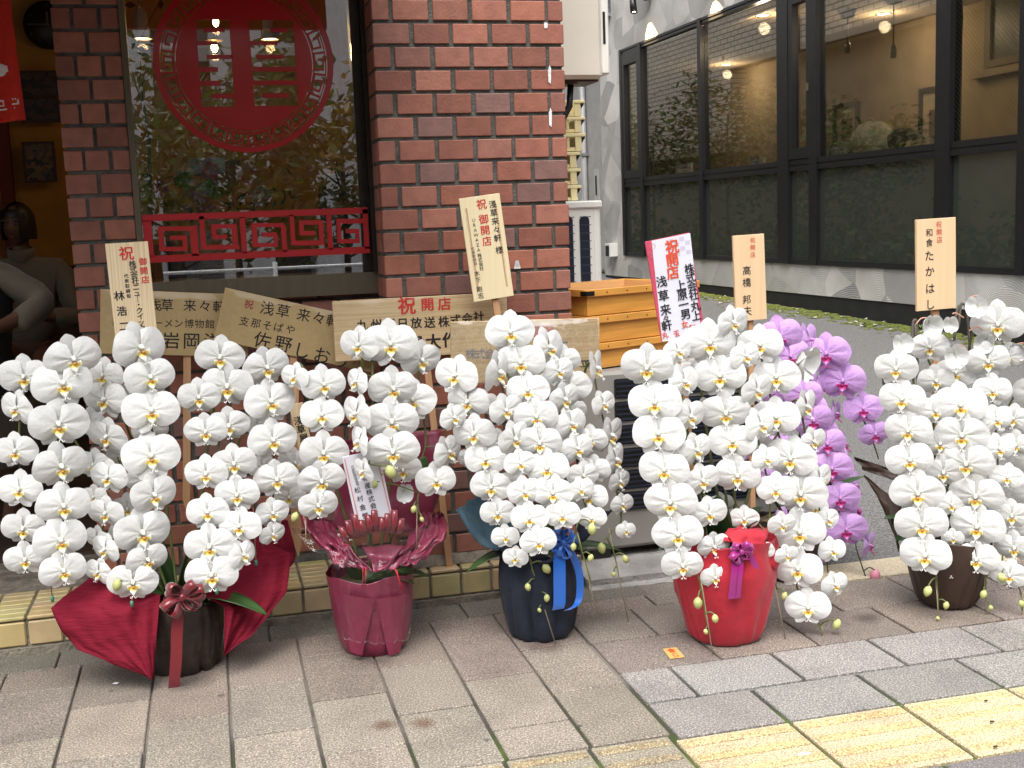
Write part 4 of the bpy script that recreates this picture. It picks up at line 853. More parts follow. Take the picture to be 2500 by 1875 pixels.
# spotlights on the plaster above the windows
for (px, py, lb) in ((1546, 14, 'black spotlight on the plaster at the top left of the window band'), (1700, -45, 'black spotlight higher on the plaster above the second pane')):
    o, p = bthing('spotlight', px, py, -.20, lb, 'spotlight', 'spotlights above the window band'); q = MB(); q.mx = Matrix.Rotation(R(-12), 4, 'X'); q.lathe([(0,.13),(.045,.13),(.05,-.10),(.042,-.10),(.04,-.02),(0,-.02)], 16); q.build('lamp_housing', M_black, o)
    q = MB(); q.tube([(0,0,.06),(.02,-.10,.10),(.14,-.14,.10)], .016, 6); q.box(.12,.157,-.20,-.08,.05,.16); q.build('bracket', M_black, o)
    q = MB(); q.ball((0,-.012,-.075), .033, .033, .012, 10); q.build('bulb', emit('spot_bulb', (1,.83,.5,1), 20), o)
    l = bpy.data.lights.new('spot', 'SPOT'); l.energy = 190; l.color = (1,.72,.36); l.spot_size = R(58); l.spot_blend = .5; l.shadow_soft_size = .03
    lo = bpy.data.objects.new('lamp_light', l); C.objects.link(lo); lo.parent = o; lo.location = (0,-.03,-.11); lo.rotation_euler = Vector((.20,-.12,-.46)).to_track_quat('-Z','Y').to_euler()
# vent hood, pipe and meter panel
o, p = bthing('vent_hood', 1499, 611, -.02, 'small white vent hood low on the plaster corner', 'vent'); q = MB(); q.box(-.11,.02,-.10,.10,-.09,.11); q.build('hood', mat('white_metal', (.7,.69,.66,1), .4), o); q = MB(); q.box(-.114,-.1105,-.075,.075,-.085,.075); q.build('opening', M_base, o)
o, p = bthing('drain_pipe', 1428, 440, .18, 'grey drain pipe beside the recessed wall', 'pipe'); q = MB(); q.tube([(0,0,-3),(0,0,2.6)], .045, 10); q.build('pipe', mat('grey_pvc', (.40,.40,.40,1), .4), o); q = MB()
for z in (-.6,.4): q.box(-.055,.07,-.06,.06,z,z+.05)
q.build('pipe_clip', mat('steel', (.5,.5,.5,1), .3, metal=.8), o)
o, p = bthing('door_leaf', 1450, 330, .24, 'plain grey service door in the recessed wall', 'door'); q = MB(); q.box(0,.03,-.55,.55,-2.2,.9); q.box(-.03,.03,-.62,.62,.90,1.02); q.build('leaf', mat('grey_door', (.36,.355,.34,1), .6, 5, .1), o)
q = MB(); q.box(-.02,0,-.20,.0,-1.1,-.55); q.build('notice_plate', mat('notice', (.45,.45,.43,1), .5), o); q = MB(); q.box(-.024,-.0205,-.13,-.06,-.98,-.66); q.build('notice_print', M_base, o)
# moss and litter along the foot of the wall
def alley_at(u, x=XB): return bm_ @ Vector((x, u, 0))
q = MB()
for i in range(900):
    u = rr.uniform(6.5,16); d_ = abs(rr.gauss(0,.20)); p = alley_at(u, XB-.02-d_); 
    s_ = rr.uniform(.02,.07)*(1-min(.7,d_)); z = alley_z(p.x, p.y); q.ball((p.x,p.y,z), s_, s_*1.3, s_*.28, 6)
ms = q.build('moss', M_moss); tag(ms, kind='stuff', label='green moss along the foot of the grey building', cat='moss')
q = MB()
for i in range(60):
    u = rr.uniform(6.5,15); p = alley_at(u, XB-rr.uniform(.02,.5)); z = alley_z(p.x,p.y); a = rr.uniform(0,6); s_ = rr.uniform(.02,.05)
    q.add([(p.x+s_*math.cos(a+k*1.57), p.y+s_*math.sin(a+k*1.57)*.5, z+.012+.01*(k % 2)) for k in range(4)], [(0,1,2,3)])
lt_ = q.build('fallen_petals', mat('litter', (.45,.42,.34,1), .9, 20, .4)); tag(lt_, kind='stuff', label='scattered dry leaves and petals in the alley', cat='litter')
p = alley_at(9.15, XB-.10); wd_ = empty('weed', (p.x,p.y,alley_z(p.x,p.y))); tag(wd_, 'small green weed growing in the moss at the wall foot', 'weed'); q = MB()
for i in range(14): a = i*2.4; q.grid(lambda u, v: ((.012*(v-.5))*math.cos(a+1.57)+math.cos(a)*u*.07, (.012*(v-.5))*math.sin(a+1.57)+math.sin(a)*u*.07, .11*u-.06*u*u), 4, 1)
q.build('leaf_tuft', mat('weed_green', (.10,.17,.03,1), .6), wd_)

# ------------------------------------------------------------------ tiled flank of the building behind the shop, with its planting (seen mirrored in the grey building's glass)
m, n, b = newmat('tan_tile'); tc = n.nodes.new('ShaderNodeTexCoord'); sx = n.nodes.new('ShaderNodeSeparateXYZ'); L(n, tc.outputs['Object'], sx.inputs[0]); cb = n.nodes.new('ShaderNodeCombineXYZ'); L(n, sx.outputs[1], cb.inputs[0]); L(n, sx.outputs[2], cb.inputs[1])
bt = n.nodes.new('ShaderNodeTexBrick'); bt.inputs['Color1'].default_value = (.84,.75,.62,1); bt.inputs['Color2'].default_value = (.74,.65,.53,1); bt.inputs['Mortar'].default_value = (.22,.18,.14,1); bt.inputs['Scale'].default_value = 1; bt.inputs['Mortar Size'].default_value = .012; bt.inputs['Brick Width'].default_value = .30; bt.inputs['Row Height'].default_value = .105
L(n, cb.outputs[0], bt.inputs[0]); L(n, bt.outputs[0], b.inputs['Base Color']); b.inputs['Roughness'].default_value = .6
tb = empty('tiled_building', (0,0,0)); tag(tb, 'tan tiled flank wall behind the brick shop, mirrored in the dark windows', 'building')
q = MB(); q.box(-6,.9,8.3,23,4.3,6.4); q.box(-6,.9,23.002,40,2.6,6.4); q.build('tiled_wall', m, tb); q = MB(); q.box(-6,.5,8.3,40,0,2.59); q.box(-6,.5,8.3,23,2.5902,4.29); q.build('ground_floor_wall', mat('tan_render', (.42,.32,.20,1), .8, 2, .15), tb)
q = MB(); q.box(-6,1.0,8.2,22.99,4.16,4.29); q.box(-6,1.0,23.0,40,2.46,2.588); q.build('string_course', mat('tan_trim', (.55,.46,.34,1), .7), tb)
q = MB(); q.box(.9,1.05,19.5,21,5.2,7.2); q.build('wall_window', M_win, tb)
for i, (u, x, h, r_, sd_, cc) in enumerate(((19.0,1.9,3.3,.9,11,GR),(21.5,1.8,3.9,1.0,12,GR+OC),(24.5,2.0,3.5,1.0,13,GR),(27.5,1.9,3.6,1.0,14,GR),(17.0,1.9,2.6,.8,15,GR))):
    leaf_tree('courtyard_tree', x, u, h, r_, 1300, sd_, ['first','second','third','fourth','nearest'][i]+' slim young tree in the planting before the tan tiled wall', cc, .8, .35, .15, 'young trees before the tiled wall', .04)
q = MB()
for i in range(5200):
    p = Vector((1.9+rr.gauss(0,.35), rr.uniform(12,33), abs(rr.gauss(.45,.28)))); d_ = Vector((rr.gauss(0,1),rr.gauss(0,1),rr.gauss(.4,.8))).normalized(); t1 = d_.orthogonal().normalized(); ln = rr.uniform(.10,.2); c_ = tuple(v*rr.uniform(.6,1.4) for v in rr.choice(GR))
    q.add([p, p+d_*ln*.5-t1*ln*.22, p+d_*ln, p+d_*ln*.5+t1*ln*.22], [(0,1,2,3)], 0, c_)
hd_ = q.build('hedge', M_leaf); tag(hd_, 'low leafy hedge under the young trees', 'hedge', kind='stuff')

# ------------------------------------------------------------------ machines and crates in the alley mouth
M_white = mat('white_enamel', (.84,.82,.76,1), .42, 5, .05, coat=.1); M_acgrey = mat('old_enamel', (.23,.22,.198,1), .55, 6, .12); M_fin = mat('blue_fins', (.012,.018,.035,1), .35, 30, .2)
q = MB()
q.grid(lambda u, v: (1.13+u*.80, 3.50+v*.75, .055*min(1, v*6)+.004*nz((u*18,v*14,2))), 40, 30); q.box(1.131,1.929,3.52,4.24,-.02,.03); cp = q.build('concrete_plinth', M_conc); tag(cp, 'low rough concrete plinth under the lower air conditioner', 'plinth')
def rrect(mb, x0,x1,y,z0,z1,r,n_=5,mi=0,dep=.004):
    pts = []
    for cx,cz,a0 in ((x1-r,z1-r,0),(x0+r,z1-r,90),(x0+r,z0+r,180),(x1-r,z0+r,270)):
        for i in range(n_+1): a = R(a0+90*i/n_); pts.append((cx+r*math.cos(a), y, cz+r*math.sin(a)))
    k = len(pts); mb.add(pts+[(a,y+dep,c) for a,_,c in pts], [tuple(range(k))[::-1]]+[(i,(i+1)%k,k+(i+1)%k,k+i) for i in range(k)], mi)
# lower unit
PB = atY(1440,1346,3.64); PT = atY(1470,905,3.66); zA0, zA1 = .085, PT.z-.004; xA0, xA1 = 1.16, 1.92
ac = empty('air_conditioner', (xA0, 3.64, .055)); tag(ac, 'lower grey outdoor air conditioner with five dark slots, under the wooden boxes', 'air conditioner')
bx = lambda a: (a[0]-xA0, a[1]-3.64, a[2]-.055)
q = MB(); q.cbox(0,xA1-xA0,.012,.30,zA0-.055,zA1-.055,.012); q.build('casing', M_acgrey, ac)
gz = [atY(1500, y_, 3.64).z-.055 for y_ in (927,975,983,1032,1041,1088,1098,1145,1152,1198,1206,1250)]
q = MB()
x0g = atY(1502,950,3.64).x-xA0
for i in range(6): rrect(q, x0g, xA1-xA0-.03, .0085, gz[2*i+1], gz[2*i], .008)
q.build('dark_slot', M_black, ac)
q = MB()
for i in range(6):
    for k in range(4): z = gz[2*i+1]+(gz[2*i]-gz[2*i+1])*(k+.5)/4; q.box(x0g+.006,xA1-xA0-.036,.003,.0083,z-.0035,z+.0015)
q.build('grille_bar', M_fin, ac)
for x_ in (.03, xA1-xA0-.10): q = MB(); q.cbox(x_,x_+.07,.02,.28,.0,zA0-.0555,.003); q.build('foot', M_black, ac)
# upper unit further back
Y = 4.75; a, c = atY(1300,497,Y), atY(1474,790,Y); ac2 = empty('air_conditioner', (a.x, Y, .0)); tag(ac2, 'white outdoor air conditioner with two tall dark grilles, behind the brick corner', 'air conditioner')
wA, zt, zb_ = c.x-a.x, a.z, a.z-.60
q = MB(); q.cbox(0,wA,.0,.30,zb_,zt,.012); q.cbox(-.004,wA+.004,-.012,.31,zt-.028,zt+.004,.006); q.build('casing', M_white, ac2)
q = MB()
for (x0,x1) in ((1372,1405),(1414,1445),(1330,1363)):
    p0, p1 = atY(x0,528,Y), atY(x1,790,Y); rrect(q, p0.x-a.x, p1.x-a.x, -.0045, zb_+.05, atY(x0,528,Y).z, .02)
q.build('dark_grille', M_fin, ac2)
q = MB()
for (x0,x1) in ((1372,1405),(1414,1445),(1330,1363)):
    for i in range(15): z = zb_+.06+i*.034; q.box(atY(x0+2,600,Y).x-a.x,atY(x1-2,600,Y).x-a.x,-.008,-.005,z,z+.003)
q.build('grille_bar', mat('grille_bar', (.05,.07,.10,1), .4), ac2)
q = MB(); q.box(atY(1445,600,Y).x-a.x+.012,atY(1445,600,Y).x-a.x+.0145,-.002,.002,zb_+.02,zt-.03); q.cbox(wA+.002,wA+.045,.05,.25,zb_-.02,zb_+.18,.02); q.build('valve_cover', M_white, ac2)
for x_ in (.02, wA-.06): q = MB(); q.box(x_,x_+.04,.02,.28,.0,zb_); q.build('stand_leg', M_acgrey, ac2)
# cream trays stacked on it
M_tray = mat('cream_plastic', (.95,.82,.46,1), .4, 9, .06, trans=.08)
Yt = 4.80; zt0 = zt+.005; px_r = [1430,1430,1430,1414,1414,1414]; hs_ = .0925*.0; 
z_levels = [atY(1400, y_, Yt).z for y_ in (492,452,411,371,325,285,244)]
for i in range(6):
    z0 = zt0 if i == 0 else z_levels[i]; z1 = z_levels[i+1]; xr = atY((1416 if i < 3 else 1430), 400, Yt).x; wt = .46; hh = z1-z0
    o = empty('plastic_tray', (xr-wt/2, Yt+.14, z0)); tag(o, ['lowest','second lowest','third from the bottom','third from the top','second highest','topmost'][i]+' cream plastic tray of the stack on the white air conditioner', 'tray', 'cream plastic trays stacked in the alley')
    q = MB(); hx, hy = wt/2, .14
    for s_ in (-1, 1):
        q.cbox(-hx,hx,s_*hy-.006,s_*hy+.006,hh*.80,hh*.99,.002); q.cbox(-hx+.012,hx-.012,s_*(hy-.008)-.004,s_*(hy-.008)+.004,.003,hh*.25,.002)
        q.cbox(s_*hx-.006,s_*hx+.006,-hy+.0065,hy-.0065,hh*.80,hh*.99,.002); q.cbox(s_*(hx-.018)-.006,s_*(hx-.018)+.006,-hy+.02,hy-.02,.003,hh*.8,.002)
        for k in range(12):
            if k % 4 != 3: x_ = -hx+.04+k*(wt-.08)/11; q.cbox(x_-.006,x_+.006,s_*(hy-.006)-.004,s_*(hy-.006)+.004,hh*.25,hh*.8,.001)
        for k in (0,3.5,7,11): x_ = -hx+.03+k*(wt-.06)/11; q.cbox(x_-.014,x_+.014,s_*(hy-.003)-.005,s_*(hy-.003)+.005,.003,hh*.8,.001)
        q.add([(hx-.02,s_*hy*.97,hh*.3),(hx+.004,s_*hy*.97,hh*.82),(hx-.02,s_*hy*.97,hh*.82)],[(0,1,2),(2,1,0)])
    q.cbox(-hx+.02,hx-.02,-hy+.02,hy-.02,.004,.010,.001); q.build('tray_body', M_tray, o)
# gas water heater on the shop's flank
Yh = 4.30; p0 = atY(1379,200,Yh); p1 = atY(1468,0,Yh); hx0, hx1 = 1.135, p1.x
ht = empty('water_heater', (hx0, Yh, p0.z)); tag(ht, 'cream gas water heater hung on the flank of the brick shop', 'water heater')
q = MB(); q.cbox(0,hx1-hx0,0,.22,.012,.66,.014); q.build('casing', mat('cream_enamel', (.72,.66,.56,1), .38, 4, .05, coat=.15), ht)
q = MB(); q.cbox(hx1-hx0+.0005,hx1-hx0+.035,.02,.215,.03,.66,.006); q.build('side_cover', M_white, ht)
q = MB()
for z in (.14,.33,.52): rrect(q, hx1-hx0+.010, hx1-hx0+.020, .0185, z, z+.12, .004, dep=.002)
q.build('side_slot', M_black, ht)
q = MB(); q.box(.02,hx1-hx0-.01,.03,.20,.004,.0115); q.lathe([(.0,0),(.05,0),(.05,.0035),(0,.0035)], 16); q.v[-64:] = [v+Vector((.24,.09,-.0)) for v in q.v[-64:]]; q.build('bottom_plate', M_wood, ht)
q = MB()
xq = hx1-hx0
q.tube([(xq*.72,.09,0),(xq*.70,.09,-.08),(xq*.55,.10,-.18),(xq*.25,.12,-.24),(xq*.05,.14,-.30)], .013, 8); q.build('black_hose', M_black, ht)
q = MB(); q.tube([(xq*.42,.08,0),(xq*.42,.08,-.06)], .022, 10); q.tube([(xq*.42,.08,-.06),(xq*.42,.085,-.14),(xq*.30,.10,-.22),(xq*.10,.12,-.30)], .015, 8)
for k in range(14): q.tube([(xq*.42,.08,-.065-k*.006),(xq*.42,.08,-.068-k*.006)], .0175, 8)
q.build('braided_pipe', mat('copper_steel', (.45,.34,.25,1), .3, metal=.8), ht)
q = MB(); q.tube([(xq*.10,.13,-.62),(xq*.22,.10,-.70),(xq*.25,.10,-.82),(xq*.12,.12,-.88),(.02,.15,-.86)], .014, 8); q.build('looped_cable', mat('grey_cable', (.45,.45,.45,1), .4), ht)
q = MB(); q.box(1.05,1.1175,4.15,8.2,0,3.4); q.build('flank_wall', M_conc2, shop)
# wooden noodle boxes on the lower unit
M_boxw = mat('varnished_cedar', (.62,.29,.055,1), .35, 3, .22, .08, 30, coat=.3, scale=(1.2,1,14)); M_boxin = mat('pale_cedar', (.68,.42,.19,1), .6, 3, .15, scale=(1.2,1,14))
TH = R(22); C0 = atY(1431.5,707,3.68)
box_z = [atY(1431.5, y_, 3.68).z for y_ in (707,771,842,905)]
names = ['topmost open','middle','lowest visible']
ext = Vector((math.cos(TH), math.sin(TH), 0)); eyt = Vector((-math.sin(TH), math.cos(TH), 0))
zs_ = [PT.z, *box_z[1:3][::-1], box_z[0]]
zs_ = [PT.z+.001, PT.z+.001+(box_z[0]-PT.z)*.322, PT.z+.001+(box_z[0]-PT.z)*.665, box_z[0]]
M_iron = mat('black_iron', (.015,.014,.013,1), .45, metal=.6)
for i in range(3):
    z0, z1 = zs_[i], zs_[i+1]-.002; o = empty('wooden_box', (C0.x, C0.y, z0), TH); tag(o, ['lowest of the three varnished wooden boxes, right on the air conditioner','middle of the three varnished wooden boxes','topmost varnished wooden box, open and empty'][i], 'wooden box', 'wooden delivery boxes stacked on the lower air conditioner')
    W, Dp, hh, t = .53, .40, z1-z0, .014; rim = hh*.27; q = MB()
    q.cbox(.012,W-.012,.012,.012+t,0,hh-.002,.001); q.cbox(.012,W-.012,Dp-.012-t,Dp-.012,0,hh-.002,.001); q.cbox(.012,.012+t,.0265,Dp-.0265,0,hh-.002,.001); q.cbox(W-.012-t,W-.012,.0265,Dp-.0265,0,hh-.002,.001)
    q.cbox(.027,W-.027,.027,Dp-.027,.004,.012,.001); q.build('box_wall', M_boxw, o)
    q = MB(); q.cbox(0,W,0,.0115,hh-rim,hh,.0015); q.cbox(0,W,Dp-.0115,Dp,hh-rim,hh,.0015); q.cbox(0,.0115,.012,Dp-.012,hh-rim,hh,.0015); q.cbox(W-.0115,W,.012,Dp-.012,hh-rim,hh,.0015); q.build('rim_band', M_boxw, o)
    if i == 2: q = MB(); q.box(.0265,W-.0265,.0262,.0268,.013,hh-.003); q.box(.0265,W-.0265,Dp-.0268,Dp-.0262,.013,hh-.003); q.box(.0262,.0265,.027,Dp-.027,.013,hh-.003); q.box(W-.0265,W-.0262,.027,Dp-.027,.013,hh-.003); q.build('lining', M_boxin, o)
    q = MB(); q.box(-.0016,.034,-.0016,-.0003,hh-rim*.86,hh-rim*.22); q.box(-.0016,-.0003,-.0003,.03,hh-rim*.86,hh-rim*.22)
    br_ = q.build('corner_bracket', M_iron, o); q = MB()
    for k in range(2): q.ball((.010+.016*k,-.002,hh-rim*.54), .0025, .0015, .0025, 6)
    for k in range(5): q.ball((.09+.09*k,-.0008,hh-rim*.5), .0028, .0015, .0028, 6)
    q.build('nail', M_iron, o)
# ------------------------------------------------------------------ orchids
def petal_mat(name, vein):
    m, n, b = newmat(name); a = n.nodes.new('ShaderNodeVertexColor'); a.layer_name = 'Col'
    tc = n.nodes.new('ShaderNodeTexCoord'); t = n.nodes.new('ShaderNodeTexNoise'); t.inputs['Scale'].default_value = 14; t.inputs['Detail'].default_value = 5; L(n, tc.outputs['Object'], t.inputs[0])
    mx = n.nodes.new('ShaderNodeMix'); mx.data_type = 'RGBA'; mx.blend_type = 'MULTIPLY'; mx.inputs[0].default_value = 1; L(n, a.outputs[0], mx.inputs[6]); L(n, ramp(n, t.outputs[0], [(.3, vein), (.6, (1,1,1,1))]), mx.inputs[7])
    L(n, mx.outputs[2], b.inputs['Base Color']); b.inputs['Roughness'].default_value = .55; b.inputs['Sheen Weight'].default_value = .1
    bp = n.nodes.new('ShaderNodeBump'); bp.inputs['Strength'].default_value = .12; bp.inputs['Distance'].default_value = .02; L(n, t.outputs[0], bp.inputs['Height']); L(n, bp.outputs[0], b.inputs['Normal'])
    tr = n.nodes.new('ShaderNodeBsdfTranslucent'); L(n, mx.outputs[2], tr.inputs[0]); ms = n.nodes.new('ShaderNodeMixShader'); ms.inputs[0].default_value = .10
    o = n.nodes['Material Output']; L(n, b.outputs[0], ms.inputs[1]); L(n, tr.outputs[0], ms.inputs[2]); L(n, ms.outputs[0], o.inputs[0]); return m
M_wp = petal_mat('white_petal', (.955,.955,.965,1)); M_pp = petal_mat('purple_petal', (.88,.84,.90,1))
M_lip = mat('orchid_lip', (1,1,1,1), .4, attr=True, trans=.12)
def colgrid(mb, fn, nu, nv, cf):
    base = len(mb.v); mb.grid(fn, nu, nv)
    W = nu+1
    # colour by face position
    k0 = len(mb.c)-nu*nv
    for j in range(nv):
        for i in range(nu): mb.c[k0+j*nu+i] = cf((i+.5)/nu, (j+.5)/nv)
def flower_mesh(seed, white=True, closed=0.0):
    """span 1, front towards -Y: two broad petals, three sepals"""
    r2 = random.Random(seed); q = MB(); W_ = (.73,.735,.72) if white else (.58,.34,.69); G_ = (.52,.56,.38) if white else (.70,.48,.78)
    E_ = (.75,.755,.75) if white else (.70,.48,.79)
    mixc = lambda a, b_, t: tuple(a[i]*(1-t)+b_[i]*t for i in range(3))
    ph = r2.uniform(0, 6)
    # sepals (behind)
    for ang, ln, hw, k in ((90+r2.uniform(-5,5), .47, .175, 0), (-60+r2.uniform(-4,4), .455, .150, 1), (240+r2.uniform(-4,4), .455, .150, 2)):
        ax = Vector((math.cos(R(ang)), 0, math.sin(R(ang)))); pr_ = Vector((-ax.z, 0, ax.x)); cv = r2.uniform(-.02,.05)
        def fn(u, v, ax=ax, pr_=pr_, ln=ln, hw=hw, cv=cv):
            t = v; s_ = 2*u-1; w_ = hw*(math.sin(math.pi*min(1, .12+.875*t**1.15))**.55)*(.55+.45*min(1,t*2.2))
            p = ax*(t*ln)+pr_*(s_*w_); y = .045+.03*t*t*(1-2*closed*3)+cv*t + .05*(s_*s_)*w_*2 + .006*math.sin(t*7+ph) - closed*.5*t
            return (p.x*(1-closed*.35*t), y, p.z*(1-closed*.2*t))
        colgrid(q, fn, 6, 8, lambda u, v: mixc(G_, W_, min(1, v*3.2)))
    for sg in (-1, 1):
        tilt = R(5+r2.uniform(-4,5)); lf = r2.uniform(.97,1.03); bend = r2.uniform(.01,.07); w1 = r2.uniform(0,6)
        def fn(u, v, sg=sg, tilt=tilt, lf=lf, bend=bend, w1=w1):
            f_ = -1.28+2.54*u; s_ = f_/1.27; t = v
            R_ = .520*lf*math.cos(.83*f_)**.75*(1+.018*math.sin(f_*6+w1))
            a = tilt+f_; r_ = R_*(t**.9); cl = min(1, t*4)
            x = r_*math.cos(a); z = r_*math.sin(a)*(.35+.65*cl)
            y = -.022+bend*t*t-.024*math.sin(math.pi*t)*(1-s_*s_)+.040*s_*s_*t*t + .007*math.sin(f_*11+w1)*math.sin(math.pi*min(1,t*1.1)) + .026*math.exp(-((f_-.03)/.07)**2)*math.sin(math.pi*min(1,t*1.05))
            y += .010*math.sin(s_*5+ph+sg)*t + .010*math.sin(f_*7+w1)*t*t - closed*.55*t*t
            return (sg*x*(1-closed*.5*t), y, z)
        colgrid(q, fn, 16, 8, lambda u, v: mixc(mixc(G_, W_, min(1, v*5)), E_, max(0, v-.7)))
    return q.mesh('flower', M_wp if white else M_pp)
def lip_mesh(seed, white=True):
    r2 = random.Random(seed); q = MB(); wh = (.84,.84,.80) if white else (.60,.25,.60); ye = (.74,.58,.12) if white else (.42,.015,.15); og = (.60,.25,.02) if white else (.30,.01,.10); py_ = (.82,.78,.52) if white else (.50,.05,.25)
    q.ball((0,-.055,.012), .036,.060,.046, 10, 0, wh)                       # column
    q.ball((0,-.112,.004), .020,.018,.022, 8, 0, wh)
    for sg in (-1, 1):                                                      # side lobes, cupped round the column
        def fn(u, v, sg=sg): a = (u-.5)*1.5; return (sg*(.030+.075*math.sin(v*1.7)*(.8+.2*math.cos(a))), -.065-.075*v*math.cos(a)+.03*v*v, -.075+.105*(u-.42)*(.5+.6*v))
        colgrid(q, fn, 6, 6, lambda u, v: (ye if v < .45 else py_) if u < .62 else wh)
    q.ball((0,-.100,-.062), .034,.032,.022, 8, 0, og); q.ball((0.004,-.118,-.075), .016,.020,.012, 6, 0, (.40,.08,.02) if white else og)
    def fm_(u, v):                                                          # mid lobe with turned-up tips
        s_ = 2*u-1; w_ = .075*(1-.55*v)*math.sin(math.pi*min(1,.25+v*.7)); return (s_*w_, -.075-.085*v+.05*s_*s_-.03*math.sin(v*3), -.085-.145*v+.02*v*v)
    colgrid(q, fm_, 5, 7, lambda u, v: ye if v < .22 else (py_ if v < .5 else wh))
    for sg in (-1, 1): q.tube([(sg*.014,-.165,-.205),(sg*.03,-.19,-.235),(sg*.05,-.18,-.232),(sg*.055,-.155,-.212)], [.008,.007,.006,.003], 5, 0, wh if white else ye)
    return q.mesh('lip', M_lip)
FM = [flower_mesh(i) for i in range(7)]; LM = [lip_mesh(i) for i in range(3)]
FC = [flower_mesh(20, True, .55), flower_mesh(21, True, .75)]
PM = [flower_mesh(40+i, False) for i in range(4)]; PL = [lip_mesh(50, False)]
M_stem = mat('orchid_stem', (.10,.12,.035,1), .5, 20, .3); M_dstem = mat('dark_stem', (.045,.05,.025,1), .5, 20, .4); M_bud = mat('orchid_bud', (.50,.52,.20,1), .45, 14, .18, trans=.1); M_pbud = mat('pink_bud', (.55,.22,.28,1), .45, 14, .2)
M_wire = mat('support_wire', (.30,.24,.16,1), .5, 10, .2); M_olf = mat('orchid_leaf', (.028,.065,.018,1), .32, 4, .3, .08, 12, scale=(1,1,1))
frnd = random.Random(5)
BF = {}
def fl(root, org, px, py, wpx, yaw=0, dy=0, Y=0, kind='w', roll=None, pitch=None):
    Yf = Y + dy*.01
    P = atY(px, py, Yf); r = ray(px, py); yaw += frnd.uniform(-9,9); yw = R(yaw)-math.atan2(r.x, r.y)
    s_ = wpx*(1.12 if kind == 'p' else 1)*depth(P)/F/max(math.cos(R(yaw)), .55)*1.07; s_ = min(max(s_, .045), .15)
    me = {'w': FM, 'p': PM, 'c': FC}[kind]; me = frnd.choice(me); lm = PL if kind == 'p' else LM
    o = bpy.data.objects.new('flower', me); C.objects.link(o); o.parent = root
    rl = R(frnd.uniform(-5,5)-.42*yaw*.6) if roll is None else R(roll); pt = R(frnd.uniform(-7,13)) if pitch is None else R(pitch)
    o.location = Vector(P)-org; o.rotation_euler = Matrix.Rotation(yw, 3, 'Z').to_4x4().to_3x3().to_euler() if False else (Matrix.Rotation(yw, 3, 'Z') @ Matrix.Rotation(pt, 3, 'X') @ Matrix.Rotation(rl, 3, 'Y')).to_euler()
    o.scale = (s_,)*3
    if kind != 'c':
        l = bpy.data.objects.new('lip', frnd.choice(lm)); C.objects.link(l); l.parent = o
        l.rotation_euler = (0, -rl*.6, 0); l.scale = (1.18,)*3
    return Vector(P)
def smooth(pts, n=6):
    out = []
    for i in range(len(pts)-1):
        p0, p1, p2, p3 = pts[max(i-1,0)], pts[i], pts[i+1], pts[min(i+2,len(pts)-1)]
        for k in range(n):
            t = k/n; out.append(.5*((2*p1)+(p2-p0)*t+(2*p0-5*p1+4*p2-p3)*t*t+(3*p1-p0-3*p2+p3)*t**3))
    out.append(pts[-1]); return out
def bud(root, org, p, r, m=None, tiltd=0):
    q = MB(); q.mx = Matrix.Translation(p-org) @ Matrix.Rotation(tiltd, 4, 'Y')
    q.lathe([(0,-1.35*r),(.35*r,-1.2*r),(.78*r,-.65*r),(.96*r,-.05*r),(.88*r,.5*r),(.5*r,1.0*r),(.12*r,1.25*r),(0,1.28*r)], 12, fn=lambda rr_, z, a: (rr_*(1-.07*abs(math.cos(1.5*a))**6), z)); q.build('bud', m or M_bud, root)
